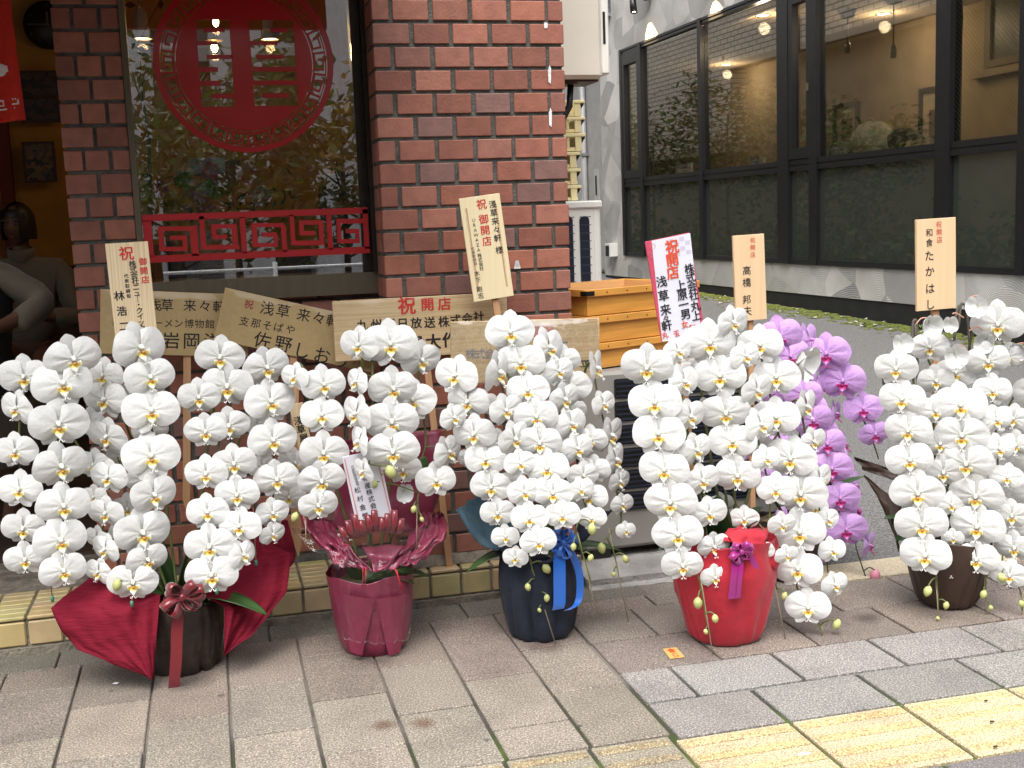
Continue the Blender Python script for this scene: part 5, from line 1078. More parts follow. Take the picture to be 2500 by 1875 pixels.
def spike(root, org, base, flowers, Y, tip=None, buds=(), kind='w', wire=None, rise=None, stemm=None, first=None):
    """one stem: up out of the pot, over, and down behind its two ranks of flowers"""
    Ps = [fl(root, org, *f, Y=Y-.010*i, kind=kind) for i, f in enumerate(flowers)]
    path = [Vector(base)]
    top = Ps[0] if first is None else first
    # mean line of the two ranks, a little behind the petals
    mean = []
    for i, p in enumerate(Ps):
        a = Ps[max(i-1,0)]; c = Ps[min(i+1,len(Ps)-1)]; mm = (a+p*2+c)/4; mm = Vector((mm.x, max(p.y,mm.y)+.035, mm.z)); mean.append(mm)
    mean.sort(key=lambda v: -v.z)
    hi = mean[0]
    path += [Vector(base)*.55+hi*.45+Vector((0,.06,.02)), Vector((base[0]*.15+hi.x*.85, hi.y+.07, hi.z-.06)), hi+Vector((0,.03,.035))]
    path += mean[1:]
    q = MB()
    if tip: path += [atY(px, py, Y-.012*len(flowers)+.03) for px, py in tip]
    sp = smooth(path, 5); q.tube(sp, [max(.0023, .0042*(1-.5*i/len(sp))) for i in range(len(sp))], 6)
    for i, p in enumerate(Ps):
        near = min(sp, key=lambda s_: (s_-p-Vector((0,.035,.01))).length); e = p+Vector((0,.012,0)); mid = (near+e)/2+Vector((0,.006,.008))
        q.tube(smooth([near, mid, e], 3), .0016, 5)
    bp_ = []
    for (px, py, r_) in buds:
        P = atY(px, py, Y-.012*len(flowers)+.015); rr_ = r_*depth(P)/F; bp_.append((P, rr_)); near = min(sp, key=lambda s_: (s_-P-Vector((0,0,rr_*1.6))).length)
        tp_ = smooth([near, (near+P)/2+Vector((0,0,rr_*1.1)), P+Vector((0,0,rr_))], 4); q.tube(tp_, [.0018+.0010*k_/len(tp_) for k_ in range(len(tp_))], 5)
    q.build('flower_stem', stemm or M_stem, root)
    for P, rr_ in bp_: bud(root, org, P+Vector((0,0,0))-Vector((0,0,0)), rr_, M_pbud if kind == 'p' else None, frnd.uniform(-.5,.5)) if False else bud(root, Vector((0,0,0)) if False else org, P, rr_, M_pbud if kind == 'p' else None, frnd.uniform(-.5,.5))
    if wire:
        q = MB(); a = atY(*wire[0], Y-.012*len(flowers)+.035); c = atY(*wire[1], Y-.012*len(flowers)+.02)
        q.tube([a, c], .0017, 6); w_ = q.build('support_wire', M_wire, root)
        if len(wire) > 2: q = MB(); q.tube([c-Vector((0,0,-.008)), c-Vector((0,0,.008))], .0042, 8); q.build('wire_cap', mat('green_cap', (.05,.22,.14,1), .4), w_)
        return
def fixlocal(root, org):
    """stem, wire and cap meshes are written in world space: carry them to the plant's own origin"""
    for ch in root.children:
        if ch.name.split('.')[0] in ('flower_stem','support_wire'):
            ch.location = -org
def leaf(root, p0, d_, ln, wd, droop=.5, tw=0, m=None):
    d_ = Vector(d_).normalized(); s_ = d_.cross(Vector((0,0,1))).normalized(); q = MB()
    def fn(u, v):
        t = v; w_ = wd*(math.sin(math.pi*(.10+.90*t)**.8)**.6 if t < 1 else 0); c_ = 2*u-1
        p = Vector(p0)+d_*(ln*t)+Vector((0,0,-droop*ln*t*t))+s_*(c_*w_)+Vector((0,0,(.35*abs(c_)*w_)+tw*c_*w_)); return p
    q.grid(fn, 6, 14); o = q.build('leaf', m or M_olf, root); md = o.modifiers.new('t', 'SOLIDIFY'); md.thickness = .002; return o
def ribbon(mb, pts, side, wd, mi=0):
    pts = smooth([Vector(p) for p in pts], 4); s_ = Vector(side).normalized()*wd/2
    mb.add([p+k for p in pts for k in (-s_, s_)], [(2*i, 2*i+1, 2*i+3, 2*i+2) for i in range(len(pts)-1)], mi, None, True)
def bow(root, c, wd, m, n_=7, size=.05, name='ribbon_bow'):
    """loops of ribbon standing out round a knot"""
    q = MB(); c = Vector(c); r2 = random.Random(n_)
    for i in range(n_):
        for sg in (-1, 1):
            a = R(-62+118*i/(n_-1)+r2.uniform(-12,12)); d_ = Vector((sg*math.cos(a)*.95, -.30-.25*r2.random(), math.sin(a))).normalized(); l_ = size*r2.uniform(.8,1.15)
            v_ = Vector((0,-1,0)); v_ = (v_-d_*v_.dot(d_)).normalized(); th_ = r2.uniform(-1.15,1.15); s_ = (v_*math.cos(th_)+d_.cross(v_)*math.sin(th_)).normalized(); up_ = d_.cross(s_)*size*.26
            ribbon(q, [c, c+d_*l_*.45+up_, c+d_*l_*.85+up_*.9, c+d_*l_, c+d_*l_*.85-up_*.7, c+d_*l_*.4-up_*.5, c+Vector((0,-.004,0))], s_, wd)
    q.ball(c+Vector((0,-.014,0)), wd*.4, wd*.35, wd*.45, 8)
    o = q.build(name, m, root); md = o.modifiers.new('t', 'SOLIDIFY'); md.thickness = .0007; return o
def satin(name, col): return mat(name, col, .28, 6, .08, sheen=.3, spec=.6, coat=.15)
def wrapmat(name, col, rough=.6, bs=40, b_=.35, sh=.2): return mat(name, col, rough, 7, .16, min(1, b_*2.2), 24, sheen=sh)
def wrapped_pot(root, prof, m, pleats=9, amt=.05, seed=0, n=150, gather=.5, name='pot_wrap'):
    r2 = random.Random(seed); ph = r2.uniform(0,6); zt_ = prof[-1][1]
    # catmull through the profile
    pr_ = smooth([Vector((a,0,c)) for a, c in prof], 6)
    gr = [(r2.uniform(0,2*math.pi), r2.uniform(.25,1.0), r2.uniform(.05,.17), r2.uniform(-.5,.5)) for _ in range(pleats*2)]
    def fn(r, z, a):
        t = z/zt_; t = min(1, max(0, t)); env = (1-t)**1.5*.9+.18+.55*max(0,t-.75)*4*gather; s_ = 0
        for th, dp, wd, sl_ in gr:
            d_ = (a-th-sl_*t+math.pi) % (2*math.pi)-math.pi; s_ += dp*(math.exp(-(d_/wd)**2)-.55*math.exp(-((d_-wd*1.3)/(wd*.8))**2))
        k = 1-amt*env*s_ + .026*nz((math.cos(a)*2.2+seed, math.sin(a)*2.2, z*9)) + .016*nz((math.cos(a)*6, math.sin(a)*6, z*30+seed)) + .009*abs(nz((math.cos(a)*13, math.sin(a)*13, z*70+seed)))
        return (r*k, z + .006*math.sin(5*a+ph)*t)
    q = MB(); q.lathe([(v.x, v.z) for v in pr_], n, fn=fn, cap=False); V = [(pr_[0].x*.98*math.cos(2*math.pi*j/24), pr_[0].x*.98*math.sin(2*math.pi*j/24), .003) for j in range(24)]; q.add(V, [tuple(range(24))[::-1]])
    o = q.build(name, m, root); md = o.modifiers.new('t', 'SOLIDIFY'); md.thickness = .0012; return o
def sheet(root, name, m, edgeL, edgeR, nu=22, nv=22, wr=.006, sc=16, thick=.0012, seed=0, fold=0, crisp=False):
    """a wrapping sheet lofted between two edge curves given as world points"""
    A = smooth([Vector(p) for p in edgeL], 8); B_ = smooth([Vector(p) for p in edgeR], 8)
    if crisp: A = [Vector(p) for p in edgeL]; B_ = [Vector(p) for p in edgeR]
    pk = lambda T, t: T[min(len(T)-1, int(t*(len(T)-1)+.5))] if t in (0,1) else T[int(t*(len(T)-1))].lerp(T[min(len(T)-1,int(t*(len(T)-1))+1)], (t*(len(T)-1)) % 1)
    def fn(u, v):
        p = pk(A, v).lerp(pk(B_, v), u); bulge = math.sin(math.pi*u)*fold
        return p+Vector((0, -bulge + wr*2.2*nz((u*sc*.30+seed, v*sc*.25, 1)) + wr*nz((u*sc+seed, v*sc*.5, 3)), wr*.6*nz((u*sc*.5, v*sc*.5, 9+seed))))-Vector(root.location)
    q = MB(); q.grid(fn, nu, nv); o = q.build(name, m, root); md = o.modifiers.new('t', 'SOLIDIFY'); md.thickness = thick; return o
def base_of(px, py, r): p = atZ(px, py, .004); d_ = Vector((p.x, p.y, 0)).normalized(); c = Vector((p.x, p.y, 0))+d_*r; return Vector((c.x, c.y, 0))
def soil(root, r, z):
    q = MB(); q.lathe([(0,z+.008),(r*.6,z+.006),(r,z)], 20, fn=lambda a,b_,c: (a, b_+.006*nz((a*60*math.cos(c),a*60*math.sin(c),2)))); q.build('sphagnum_moss', mat('moss_top', (.12,.09,.045,1), 1, 40, .5) if 'moss_top' not in bpy.data.materials else bpy.data.materials['moss_top'], root)
GRP = 'gift orchids along the shop front'
# ---- 1: brown pot in a crimson crepe wrap
r1 = .100; b1 = base_of(452, 1652, r1); o1 = empty('potted_orchid', b1); tag(o1, 'leftmost white orchid, brown wrapped pot between wide crimson crepe sheets', 'orchid', GRP)
M_brown = wrapmat('brown_paper', (.030,.018,.014,1), .5, 30, .5, 0); M_crepe = None
m, n, b = newmat('crimson_crepe'); tc = n.nodes.new('ShaderNodeTexCoord'); mp = n.nodes.new('ShaderNodeMapping'); mp.inputs['Scale'].default_value = (14,14,190); mp.inputs['Rotation'].default_value = (0,R(8),0); L(n, tc.outputs['Object'], mp.inputs[0]); t = n.nodes.new('ShaderNodeTexNoise'); t.inputs['Scale'].default_value = 1.6; t.inputs['Detail'].default_value = 4; L(n, mp.outputs[0], t.inputs[0])
bp = n.nodes.new('ShaderNodeBump'); bp.inputs['Strength'].default_value = .55; bp.inputs['Distance'].default_value = .004; L(n, t.outputs[0], bp.inputs['Height']); L(n, bp.outputs[0], b.inputs['Normal']); L(n, ramp(n, t.outputs[0], [(.3,(.135,.0045,.016,1)),(.7,(.195,.008,.024,1))]), b.inputs['Base Color']); b.inputs['Roughness'].default_value = .85; b.inputs['Specular IOR Level'].default_value = .2; M_crepe = m
wrapped_pot(o1, [(.086,.0),(.100,.02),(.114,.10),(.118,.18),(.112,.205)], M_brown, 10, .13, 1, gather=.3); soil(o1, .105, .19)
YF = b1.y-r1
gw = lambda px, py, Y: atY(px, py, Y)
sheet(o1, 'crepe_sheet', M_crepe, [gw(240,1392,YF+.10), gw(175,1440,YF+.07), gw(126,1482,YF+.03), gw(150,1545,YF-.01), gw(190,1592,YF-.03), gw(280,1625,YF-.05), gw(372,1648,YF-.055)],
      [gw(330,1405,YF+.04), gw(345,1430,YF+.02), gw(360,1450,YF-.0), gw(392,1456,YF-.03), gw(388,1500,YF-.045), gw(382,1560,YF-.055), gw(374,1647,YF-.056)], 30, 36, .012, 9, seed=1, fold=.02, crisp=True)
sheet(o1, 'crepe_sheet', M_crepe, [gw(530,1390,YF+.02), gw(500,1440,YF-.02), gw(490,1452,YF-.03), gw(547,1482,YF-.04), gw(548,1530,YF-.045), gw(547,1597,YF-.05)],
      [gw(655,1330,YF+.13), gw(712,1352,YF+.12), gw(700,1440,YF+.06), gw(662,1495,YF+.03), gw(610,1560,YF-.02), gw(548,1599,YF-.05)], 30, 36, .012, 9, seed=5, fold=-.015, crisp=True)
sheet(o1, 'crepe_sheet', M_crepe, [gw(600,1240,YF+.16), gw(590,1300,YF+.15), gw(600,1390,YF+.10)], [gw(702,1270,YF+.17), gw(722,1360,YF+.15), gw(690,1400,YF+.10)], 16, 16, .012, 8, seed=8)
sheet(o1, 'crepe_sheet', M_crepe, [gw(215,1420,YF+.18), gw(300,1380,YF+.20)], [gw(330,1470,YF+.12), gw(400,1440,YF+.12)], 14, 14, .01, 8, seed=11)
M_crim = satin('crimson_satin', (.15,.003,.010,1))
bc = gw(445,1455,YF-.060); bow(o1, bc-b1, .026, M_crim, 5, .056)
q = MB(); tl = [gw(436,1490,YF-.062), gw(432,1540,YF-.068), gw(430,1610,YF-.070), gw(426,1655,YF-.068), gw(425,1682,YF-.060)]; ribbon(q, [p-b1 for p in tl], (1,0,0), .030); e = q.v[-2:]; q.add([q.v[-2], q.v[-1], q.v[-1]+Vector((0,0,-.008)), (q.v[-1]+q.v[-2])/2+Vector((0,0,.004)), q.v[-2]+Vector((0,0,-.006))], [(0,1,3),(1,2,3),(0,3,4)]); q.build('ribbon_tail', M_crim, o1)
Y1f = b1.y-.06; B0 = b1+Vector((0,0,.2))
spike(o1, b1, B0+Vector((-.03,0,0)), [(59,919,108,-12),(42,996,63,-50),(38,1101,92,-18),(48,1195,96,-14),(57,1289,95,-12),(62,1365,92,-14)], Y1f+.03, None, (), 'w', ((112,1300),(128,1462),1))
spike(o1, b1, B0+Vector((-.02,-.02,0)), [(178,875,120,20),(152,936,139,4),(142,1034,139,5),(148,1137,117,20),(155,1234,117,14),(147,1318,116,9),(154,1392,102,10)], Y1f-.02)
spike(o1, b1, B0+Vector((0,.02,0)), [(252,917,87,-12),(256,975,93,-20),(221,1032,68,-30,3),(262,1065,81,-25),(229,1134,75,-25,3),(265,1165,78,-35),(229,1213,58,-30,3),(259,1252,76,-35),(237,1316,50,-40,3),(258,1341,55,-40),(241,1396,56,-30)], Y1f+.07)
spike(o1, b1, B0+Vector((.0,-.03,0)), [(341,848,113,26),(366,920,108,20),(369,1002,124,10),(368,1113,130,14),(374,1207,100,28),(346,1299,124,9),(359,1365,90,20),(325,1420,110,0)], Y1f-.01, [(322,1440)], [(286,1428,12)], 'w', ((322,1380),(322,1474),1))
for f in ((366,1050,80,12),(352,1170,80,15),(300,1110,70,-10),(312,1240,75,-6),(300,1300,60,-12),(318,960,60,0)): fl(o1, b1, *f, dy=9, Y=Y1f)
spike(o1, b1, B0+Vector((.03,.0,0)), [(538,871,108,-4),(555,942,117,0),(485,969,95,-4),(558,1038,96,-5),(502,1053,94,-10),(571,1131,99,-4),(503,1156,94,-10),(579,1207,99,-4),(506,1250,94,-3),(585,1284,94,-3),(512,1333,115,0),(592,1355,58,42),(517,1402,117,0)], Y1f+.02, None, (), 'w', ((528,1390),(529,1444),1))
spike(o1, b1, B0+Vector((.04,-.01,0)), [(650,896,100,14),(660,980,112,10),(666,1074,108,10),(675,1170,100,9),(665,1252,75,24),(665,1304,56,20)], Y1f+.02, [(640,1330)], (), 'w', ((618,1240),(625,1374),1))
for f in ((618,935,58,-15),(628,1040,60,-15),(640,1140,70,0),(705,1213,76,4),(720,1130,80,8)): fl(o1, b1, *f, dy=8, Y=Y1f)
for d_, ln, wd, dr, p in (((1,-.55,.12),.21,.036,.30,(.05,-.07,.215)),((.3,-.1,1),.22,.032,.1,(.0,.02,.2)),((-.1,-.1,1),.20,.030,.1,(-.02,.02,.2)),((-1,-.15,.25),.22,.035,.45,(-.03,0,.21)),((.05,-.6,.6),.14,.03,.5,(0,-.03,.2)),((.6,.1,.9),.2,.03,.3,(.03,.03,.2)),((-.6,.2,.8),.2,.03,.3,(-.03,.03,.2)),((.5,-.5,.25),.12,.03,.3,(0,-.03,.2))): leaf(o1, p, d_, ln, wd, dr)
fixlocal(o1, b1)
# ---- 2: maroon pot
r2_ = .102; b2 = base_of(916, 1606, r2_); o2 = empty('potted_orchid', b2); tag(o2, 'white orchid in a smooth maroon wrapped pot with clear film and pleated bow', 'orchid', GRP)
M_mar = mat('maroon_film_paper', (.20,.022,.055,1), .38, 6, .14, .5, 17, coat=.2, spec=.5)
wrapped_pot(o2, [(.084,.0),(.101,.035),(.114,.12),(.122,.20),(.124,.232)], M_mar, 4, .05, 4, gather=.4); soil(o2, .10, .20)
YF = b2.y-r2_
q = MB()   # one broad box pleat down the front
for sg in (-1, 1):
    A0, A1 = gw(916+sg*2,1462,YF-.026), gw(916+sg*32,1600,YF-.004); B0_, B1 = gw(916+sg*75,1450,YF-.006), gw(916+sg*62,1590,YF+.006)
    q.grid(lambda u, v, A0=A0, A1=A1, B0_=B0_, B1=B1: A0.lerp(A1, v).lerp(B0_.lerp(B1, v), u)-b2+Vector((0,-.008*math.sin(math.pi*u)*(1-.5*v)-.002,0)), 8, 10)
q.build('front_pleat', M_mar, o2)
sheet(o2, 'wrap_collar', M_mar, [gw(733,1258,YF+.10), gw(752,1300,YF+.06), gw(800,1352,YF+.02), gw(815,1378,YF-.005)], [gw(812,1270,YF+.16), gw(830,1310,YF+.10), gw(858,1342,YF+.02), gw(910,1392,YF-.03)], 22, 22, .020, 14, seed=21)
sheet(o2, 'wrap_collar', M_mar, [gw(1085,1255,YF+.12), gw(1092,1290,YF+.09), gw(1060,1340,YF+.03), gw(1022,1372,YF-.0)], [gw(1030,1250,YF+.18), gw(1010,1300,YF+.10), gw(975,1345,YF+.01), gw(912,1394,YF-.03)], 22, 22, .020, 14, seed=25)
sheet(o2, 'wrap_collar', M_mar, [gw(884,1335,YF+.01), gw(905,1370,YF-.02), gw(911,1398,YF-.034)], [gw(985,1330,YF+.02), gw(960,1368,YF-.02), gw(940,1392,YF-.034)], 10, 12, .008, 8, seed=28)
sheet(o2, 'wrap_collar', M_mar, [gw(830,1075,YF+.24), gw(820,1180,YF+.22), gw(815,1290,YF+.18)], [gw(1075,1050,YF+.24), gw(1080,1180,YF+.22), gw(1040,1300,YF+.18)], 18, 18, .014, 7, seed=31)
M_film = glassmat('clear_film', (.98,.98,.98,1), 1.22, .0, .08, .22, 9)
sheet(o2, 'clear_film', M_film, [gw(712,1290,YF+.09), gw(760,1348,YF+.02), gw(806,1372,YF-.02), gw(812,1440,YF-.025), gw(840,1560,YF-.02)], [gw(1108,1278,YF+.09), gw(1060,1345,YF+.0), gw(1028,1372,YF-.02), gw(1022,1440,YF-.025), gw(996,1560,YF-.02)], 40, 34, .007, 26, .0005, seed=33, fold=.040)
q = MB()
for (x0,y0,x1,y1) in ((886,1384,884,1432),(893,1384,891,1436),(962,1384,986,1450),(968,1390,979,1440)): q.tube([gw(x0,y0,YF-.052)-b2, gw((x0+x1)/2+1,(y0+y1)/2,YF-.054)-b2, gw(x1,y1,YF-.050)-b2], .0012, 5)
q.build('red_cord', mat('red_cord', (.5,.01,.02,1), .5), o2)
q = MB()
for i in range(10):
    p = gw(846+i*14, 1322-16*math.sin(i*.30)-i*1.2, YF-.040)-b2; h_ = .034+.008*(i % 3); tl_ = .006*(i-5)/5
    ribbon(q, [p, p+Vector((tl_,-.020,h_*.55)), p+Vector((tl_*2,-.012,h_*1.25)), p+Vector((tl_*2,.004,h_*1.15)), p+Vector((tl_,.010,h_*.2))], (1,.25*(1 if i % 2 else -1),-.15), .017)
ob_ = q.build('pleated_bow', M_crim, o2); md = ob_.modifiers.new('t','SOLIDIFY'); md.thickness = .0007
Y2 = b2.y-.06; B0 = b2+Vector((0,0,.21))
spike(o2, b2, B0+Vector((-.02,0,0)), [(720,920,60,-42),(790,938,98,20),(785,1013,98,14),(790,1104,110,0),(785,1173,105,4),(776,1233,88,10)], Y2+.02, [(745,1262)], [(720,1262,10)], 'w', ((746,1265),(747,1326)))
spike(o2, b2, B0, [(877,842,85,-18),(953,839,124,0),(871,932,46,-55),(959,947,108,12),(871,1010,58,-48),(956,1028,122,0),(877,1078,44,-62),(959,1101,120,0),(888,1150,40,-60)], Y2, [(950,1140),(930,1160)], [(954,1152,14)])
spike(o2, b2, B0+Vector((.02,0,0)), [(1028,878,88,28),(1007,977,110,4),(1094,1104,60,52),(983,1146,86,6),(1064,1173,92,10)], Y2+.03, [(1020,1215),(1025,1260)], [(1010,1243,8),(1030,1268,6),(915,1182,8)], 'w', ((1018,1230),(1017,1347)))
fl(o2, b2, 985, 1200, 60, 0, 4, Y2, 'c', 190)
for d_, ln, wd, dr, p in (((1,-.2,.28),.15,.036,.35,(-.03,-.06,.215)),((.7,.1,.7),.20,.036,.3,(.03,.02,.2)),((-.6,.0,.9),.19,.034,.25,(-.03,.02,.2)),((.25,-.1,1),.17,.032,.15,(.03,.0,.2)),((-.2,-.2,1),.14,.034,.15,(-.04,0,.2)),((.9,-.3,.5),.15,.03,.4,(.03,-.02,.2))): leaf(o2, p, d_, ln, wd, dr)
leaf(o2, Vector(gw(1032,1118,Y2+.03))-b2, (.2,-.2,-1), .07, .018, 0)
fixlocal(o2, b2)
# ---- 3: navy pot
r3 = .090; b3 = base_of(1322, 1569, r3); o3 = empty('potted_orchid', b3); tag(o3, 'white orchid in a navy cloth wrapped pot with a bright blue ribbon bow', 'orchid', GRP)
M_navy = wrapmat('navy_cloth', (.006,.010,.024,1), .85, 120, .3, .03); M_teal = wrapmat('teal_paper', (.006,.035,.055,1), .7, 40, .3)
wrapped_pot(o3, [(.080,.0),(.096,.02),(.113,.10),(.118,.18),(.112,.245),(.122,.265)], M_navy, 9, .11, 6, gather=.25); soil(o3, .10, .225)
YF = b3.y-r3
sheet(o3, 'wrap_collar', M_teal, [gw(1112,1245,YF+.12), gw(1150,1305,YF+.08), gw(1180,1335,YF+.05), gw(1210,1345,YF+.02)], [gw(1180,1195,YF+.18), gw(1230,1240,YF+.14), gw(1260,1290,YF+.08), gw(1270,1330,YF+.0)], 14, 14, .012, 8, seed=41)
sheet(o3, 'wrap_collar', M_navy, [gw(1400,1275,YF+.05), gw(1410,1300,YF+.04), gw(1408,1335,YF+.03)], [gw(1502,1240,YF+.14), gw(1460,1285,YF+.08), gw(1425,1320,YF+.05)], 12, 12, .010, 8, seed=44)
q = MB(); ring = [(.118*(1+.08*math.sin(7*a))*math.cos(a), .118*(1+.08*math.sin(7*a))*math.sin(a), .262+.012*math.sin(5*a+1)) for a in [i*2*math.pi/60 for i in range(61)]]; q.tube(ring, .0055, 6); q.build('ruffled_hem', M_navy, o3)
M_blue = satin('blue_satin', (.010,.12,.52,1))
bow(o3, gw(1372,1322,YF-.032)-b3, .022, M_blue, 4, .045)
q = MB(); ribbon(q, [gw(1366,1335,YF-.034)-b3, gw(1366,1400,YF-.046)-b3, gw(1366,1470,YF-.042)-b3, gw(1362,1488,YF-.036)-b3], (1,0,.05), .036); ribbon(q, [gw(1388,1335,YF-.030)-b3, gw(1412,1390,YF-.030)-b3, gw(1416,1440,YF-.025)-b3, gw(1408,1475,YF-.026)-b3, gw(1384,1490,YF-.040)-b3], (.8,-.5,.25), .022); q.build('ribbon_tail', M_blue, o3)
Y3 = b3.y-.06; B0 = b3+Vector((0,0,.23))
spike(o3, b3, B0+Vector((-.03,0,0)), [(1113,917,95,-28),(1143,980,92,-14),(1107,1019,60,42,-2),(1158,1059,96,-10),(1186,1122,94,-6),(1200,1188,94,-6),(1215,1252,82,-4),(1234,1310,64,-5),(1258,1361,58,-14)], Y3+.03, [(1289,1358),(1300,1391),(1317,1448),(1324,1490)], [(1334,1388,11),(1289,1433,8),(1335,1460,8),(1317,1490,5)], 'w', ((1292,1365),(1356,1572)))
spike(o3, b3, B0, [(1246,811,110,0),(1271,884,112,0),(1216,908,62,58,-2),(1288,953,98,0),(1234,1001,76,28),(1309,1016,100,0),(1255,1071,70,36),(1318,1080,100,0),(1270,1131,72,24),(1336,1143,100,0),(1280,1201,78,12),(1350,1203,95,0),(1292,1265,86,9),(1373,1258,82,-6),(1314,1323,82,4)], Y3-.01)
spike(o3, b3, B0+Vector((.03,0,0)), [(1339,848,66,44),(1375,878,78,-6,5),(1363,905,66,40),(1390,944,99,-8,4),(1378,974,68,44),(1394,1034,68,40),(1442,1074,78,-6,4),(1409,1095,72,28),(1451,1146,74,-4,4),(1424,1160,72,24),(1439,1213,84,-6,2),(1418,1195,60,25),(1445,1265,66,-6)], Y3+.01, [(1406,1292),(1418,1337),(1439,1409),(1442,1425)], [(1445,1292,12),(1400,1335,8),(1442,1362,8)], 'w', ((1410,1300),(1460,1512)))
spike(o3, b3, B0+Vector((.04,.02,0)), [(1454,899,52,66),(1472,986,52,48),(1490,1062,52,66),(1502,1122,48,60),(1512,1175,46,40),(1519,1231,50,28),(1528,1295,46,18)], Y3+.04, [(1484,1310),(1497,1343),(1510,1402)], [(1469,1338,11),(1527,1365,9),(1498,1402,6)], 'w', ((1486,1290),(1534,1518)))
for f in ((1180,985,70,0),(1215,1085,80,0),(1150,1120,60,0),(1340,1060,70,0),(1250,1180,70,0),(1365,1090,60,0),(1400,1000,60,0),(1330,940,60,0)): fl(o3, b3, *f, dy=9, Y=Y3)
for d_, ln, wd, dr, p in (((1,-.1,.25),.22,.034,.3,(.04,0,.24)),((-1,-.1,.35),.20,.032,.45,(-.03,0,.24)),((.1,-.6,.5),.12,.03,.5,(0,-.04,.24)),((.4,.2,1),.2,.03,.2,(.02,.03,.24)),((-.3,.2,1),.2,.03,.2,(-.02,.03,.24)),((.6,-.4,.25),.12,.03,.2,(.02,-.03,.25))): leaf(o3, p, d_, ln, wd, dr)
fixlocal(o3, b3)
# ---- 4: red pot
r4 = .100; b4 = base_of(1772, 1581, r4); o4 = empty('potted_orchid', b4); tag(o4, 'white orchid in a bright red cloth wrapped pot with a magenta ribbon', 'orchid', GRP)
M_rcl = mat('red_cloth_wrap', (.43,.009,.026,1), .7, 7, .14, .6, 22, sheen=.15, trans=.06); M_mag = satin('magenta_satin', (.30,.006,.17,1))
wrapped_pot(o4, [(.082,.0),(.104,.02),(.130,.11),(.145,.20),(.138,.27),(.143,.305)], M_rcl, 9, .11, 9, gather=.3); soil(o4, .10, .25)
YF = b4.y-r4
sheet(o4, 'wrap_flap', M_rcl, [gw(1770,1300,YF+.02), gw(1785,1320,YF-.03), gw(1800,1345,YF-.04)], [gw(1885,1292,YF+.06), gw(1902,1345,YF+.03), gw(1896,1392,YF+.0)], 16, 14, .012, 8, seed=51)
sheet(o4, 'wrap_flap', M_rcl, [gw(1765,1320,YF-.02), gw(1775,1296,YF+.01), gw(1800,1285,YF+.05)], [gw(1870,1335,YF-.02), gw(1880,1300,YF+.01), gw(1882,1290,YF+.06)], 14, 10, .010, 8, seed=54)
bow(o4, gw(1805,1345,YF-.045)-b4, .020, M_mag, 5, .034)
q = MB(); ribbon(q, [gw(1797,1355,YF-.046)-b4, gw(1795,1400,YF-.058)-b4, gw(1788,1462,YF-.052)-b4], (1,0,-.1), .026); ribbon(q, [gw(1812,1355,YF-.046)-b4, gw(1808,1400,YF-.060)-b4, gw(1802,1460,YF-.054)-b4], (1,0,.1), .014); ribbon(q, [gw(1830,1350,YF-.04)-b4, gw(1846,1390,YF-.04)-b4, gw(1848,1437,YF-.035)-b4], (.7,.1,.2), .018); q.build('ribbon_tail', M_mag, o4)
q = MB()
for i in range(16): a = R(200+i*9); q.tube([(.074*math.cos(a),.074*math.sin(a),.004),(.086*math.cos(a)+frnd.uniform(-.006,.006),.086*math.sin(a)-frnd.uniform(0,.008),.003)], .0006, 3)
q.build('frayed_hem', M_rcl, o4)
Y4 = b4.y-.05; B0 = b4+Vector((0,0,.26))
spike(o4, b4, B0+Vector((-.03,-.02,0)), [(1580,896,119,0),(1598,983,120,0),(1607,1059,119,0),(1622,1146,112,0),(1637,1225,118,0),(1654,1304,113,0),(1666,1379,92,4)], Y4-.01, [(1700,1400),(1712,1440),(1724,1510),(1734,1545)], [(1704,1472,12),(1746,1510,9),(1723,1542,6)], 'w', ((1712,1420),(1745,1630)))
spike(o4, b4, B0+Vector((-.01,0,0)), [(1654,857,62,44),(1669,932,66,40),(1684,1016,66,42),(1699,1098,72,38),(1714,1172,78,30),(1731,1252,80,22),(1743,1334,70,28),(1746,1409,66,12)], Y4+.0)
spike(o4, b4, B0+Vector((.01,0,0)), [(1732,836,118,0),(1758,917,117,0),(1771,1007,112,0),(1789,1077,106,0),(1800,1160,104,0),(1817,1266,68,0,2)], Y4+.02, [(1862,1290),(1880,1367),(1897,1439)], [(1871,1418,11),(1915,1454,8)], 'w', ((1880,1370),(1920,1574)))
spike(o4, b4, B0+Vector((.02,0,0)), [(1789,787,66,40),(1819,869,62,44),(1847,953,66,40),(1856,1037,62,44),(1871,1119,62,34),(1894,1195,88,10),(1909,1280,60,25),(1860,1343,56,0,2),(1921,1355,52,28)], Y4-.0)
spike(o4, b4, B0+Vector((.03,.0,0)), [(1856,842,102,0),(1895,920,106,0),(1895,1019,106,-4),(1931,1119,115,0),(1954,1204,118,0),(1951,1298,120,0),(1948,1388,110,0),(1972,1482,100,0)], Y4+.03, [(2001,1527),(2007,1572),(2010,1600)], [(2043,1524,11),(1995,1575,7)], 'w', ((2002,1500),(2020,1648)))
spike(o4, b4, B0+Vector((.04,.02,0)), [(1967,992,50,52),(1985,1077,56,46),(2000,1170,50,48),(2020,1268,50,48),(2032,1343,60,28),(2038,1427,58,28)], Y4+.04)
fl(o4, b4, 1950, 880, 60, 60, 6, Y4, 'c', 150)
for f in ((1690,905,60,0),(1720,1000,60,0),(1850,1090,70,0),(1760,1230,60,0),(1640,1110,60,0),(1990,1240,60,20)): fl(o4, b4, *f, dy=9, Y=Y4)
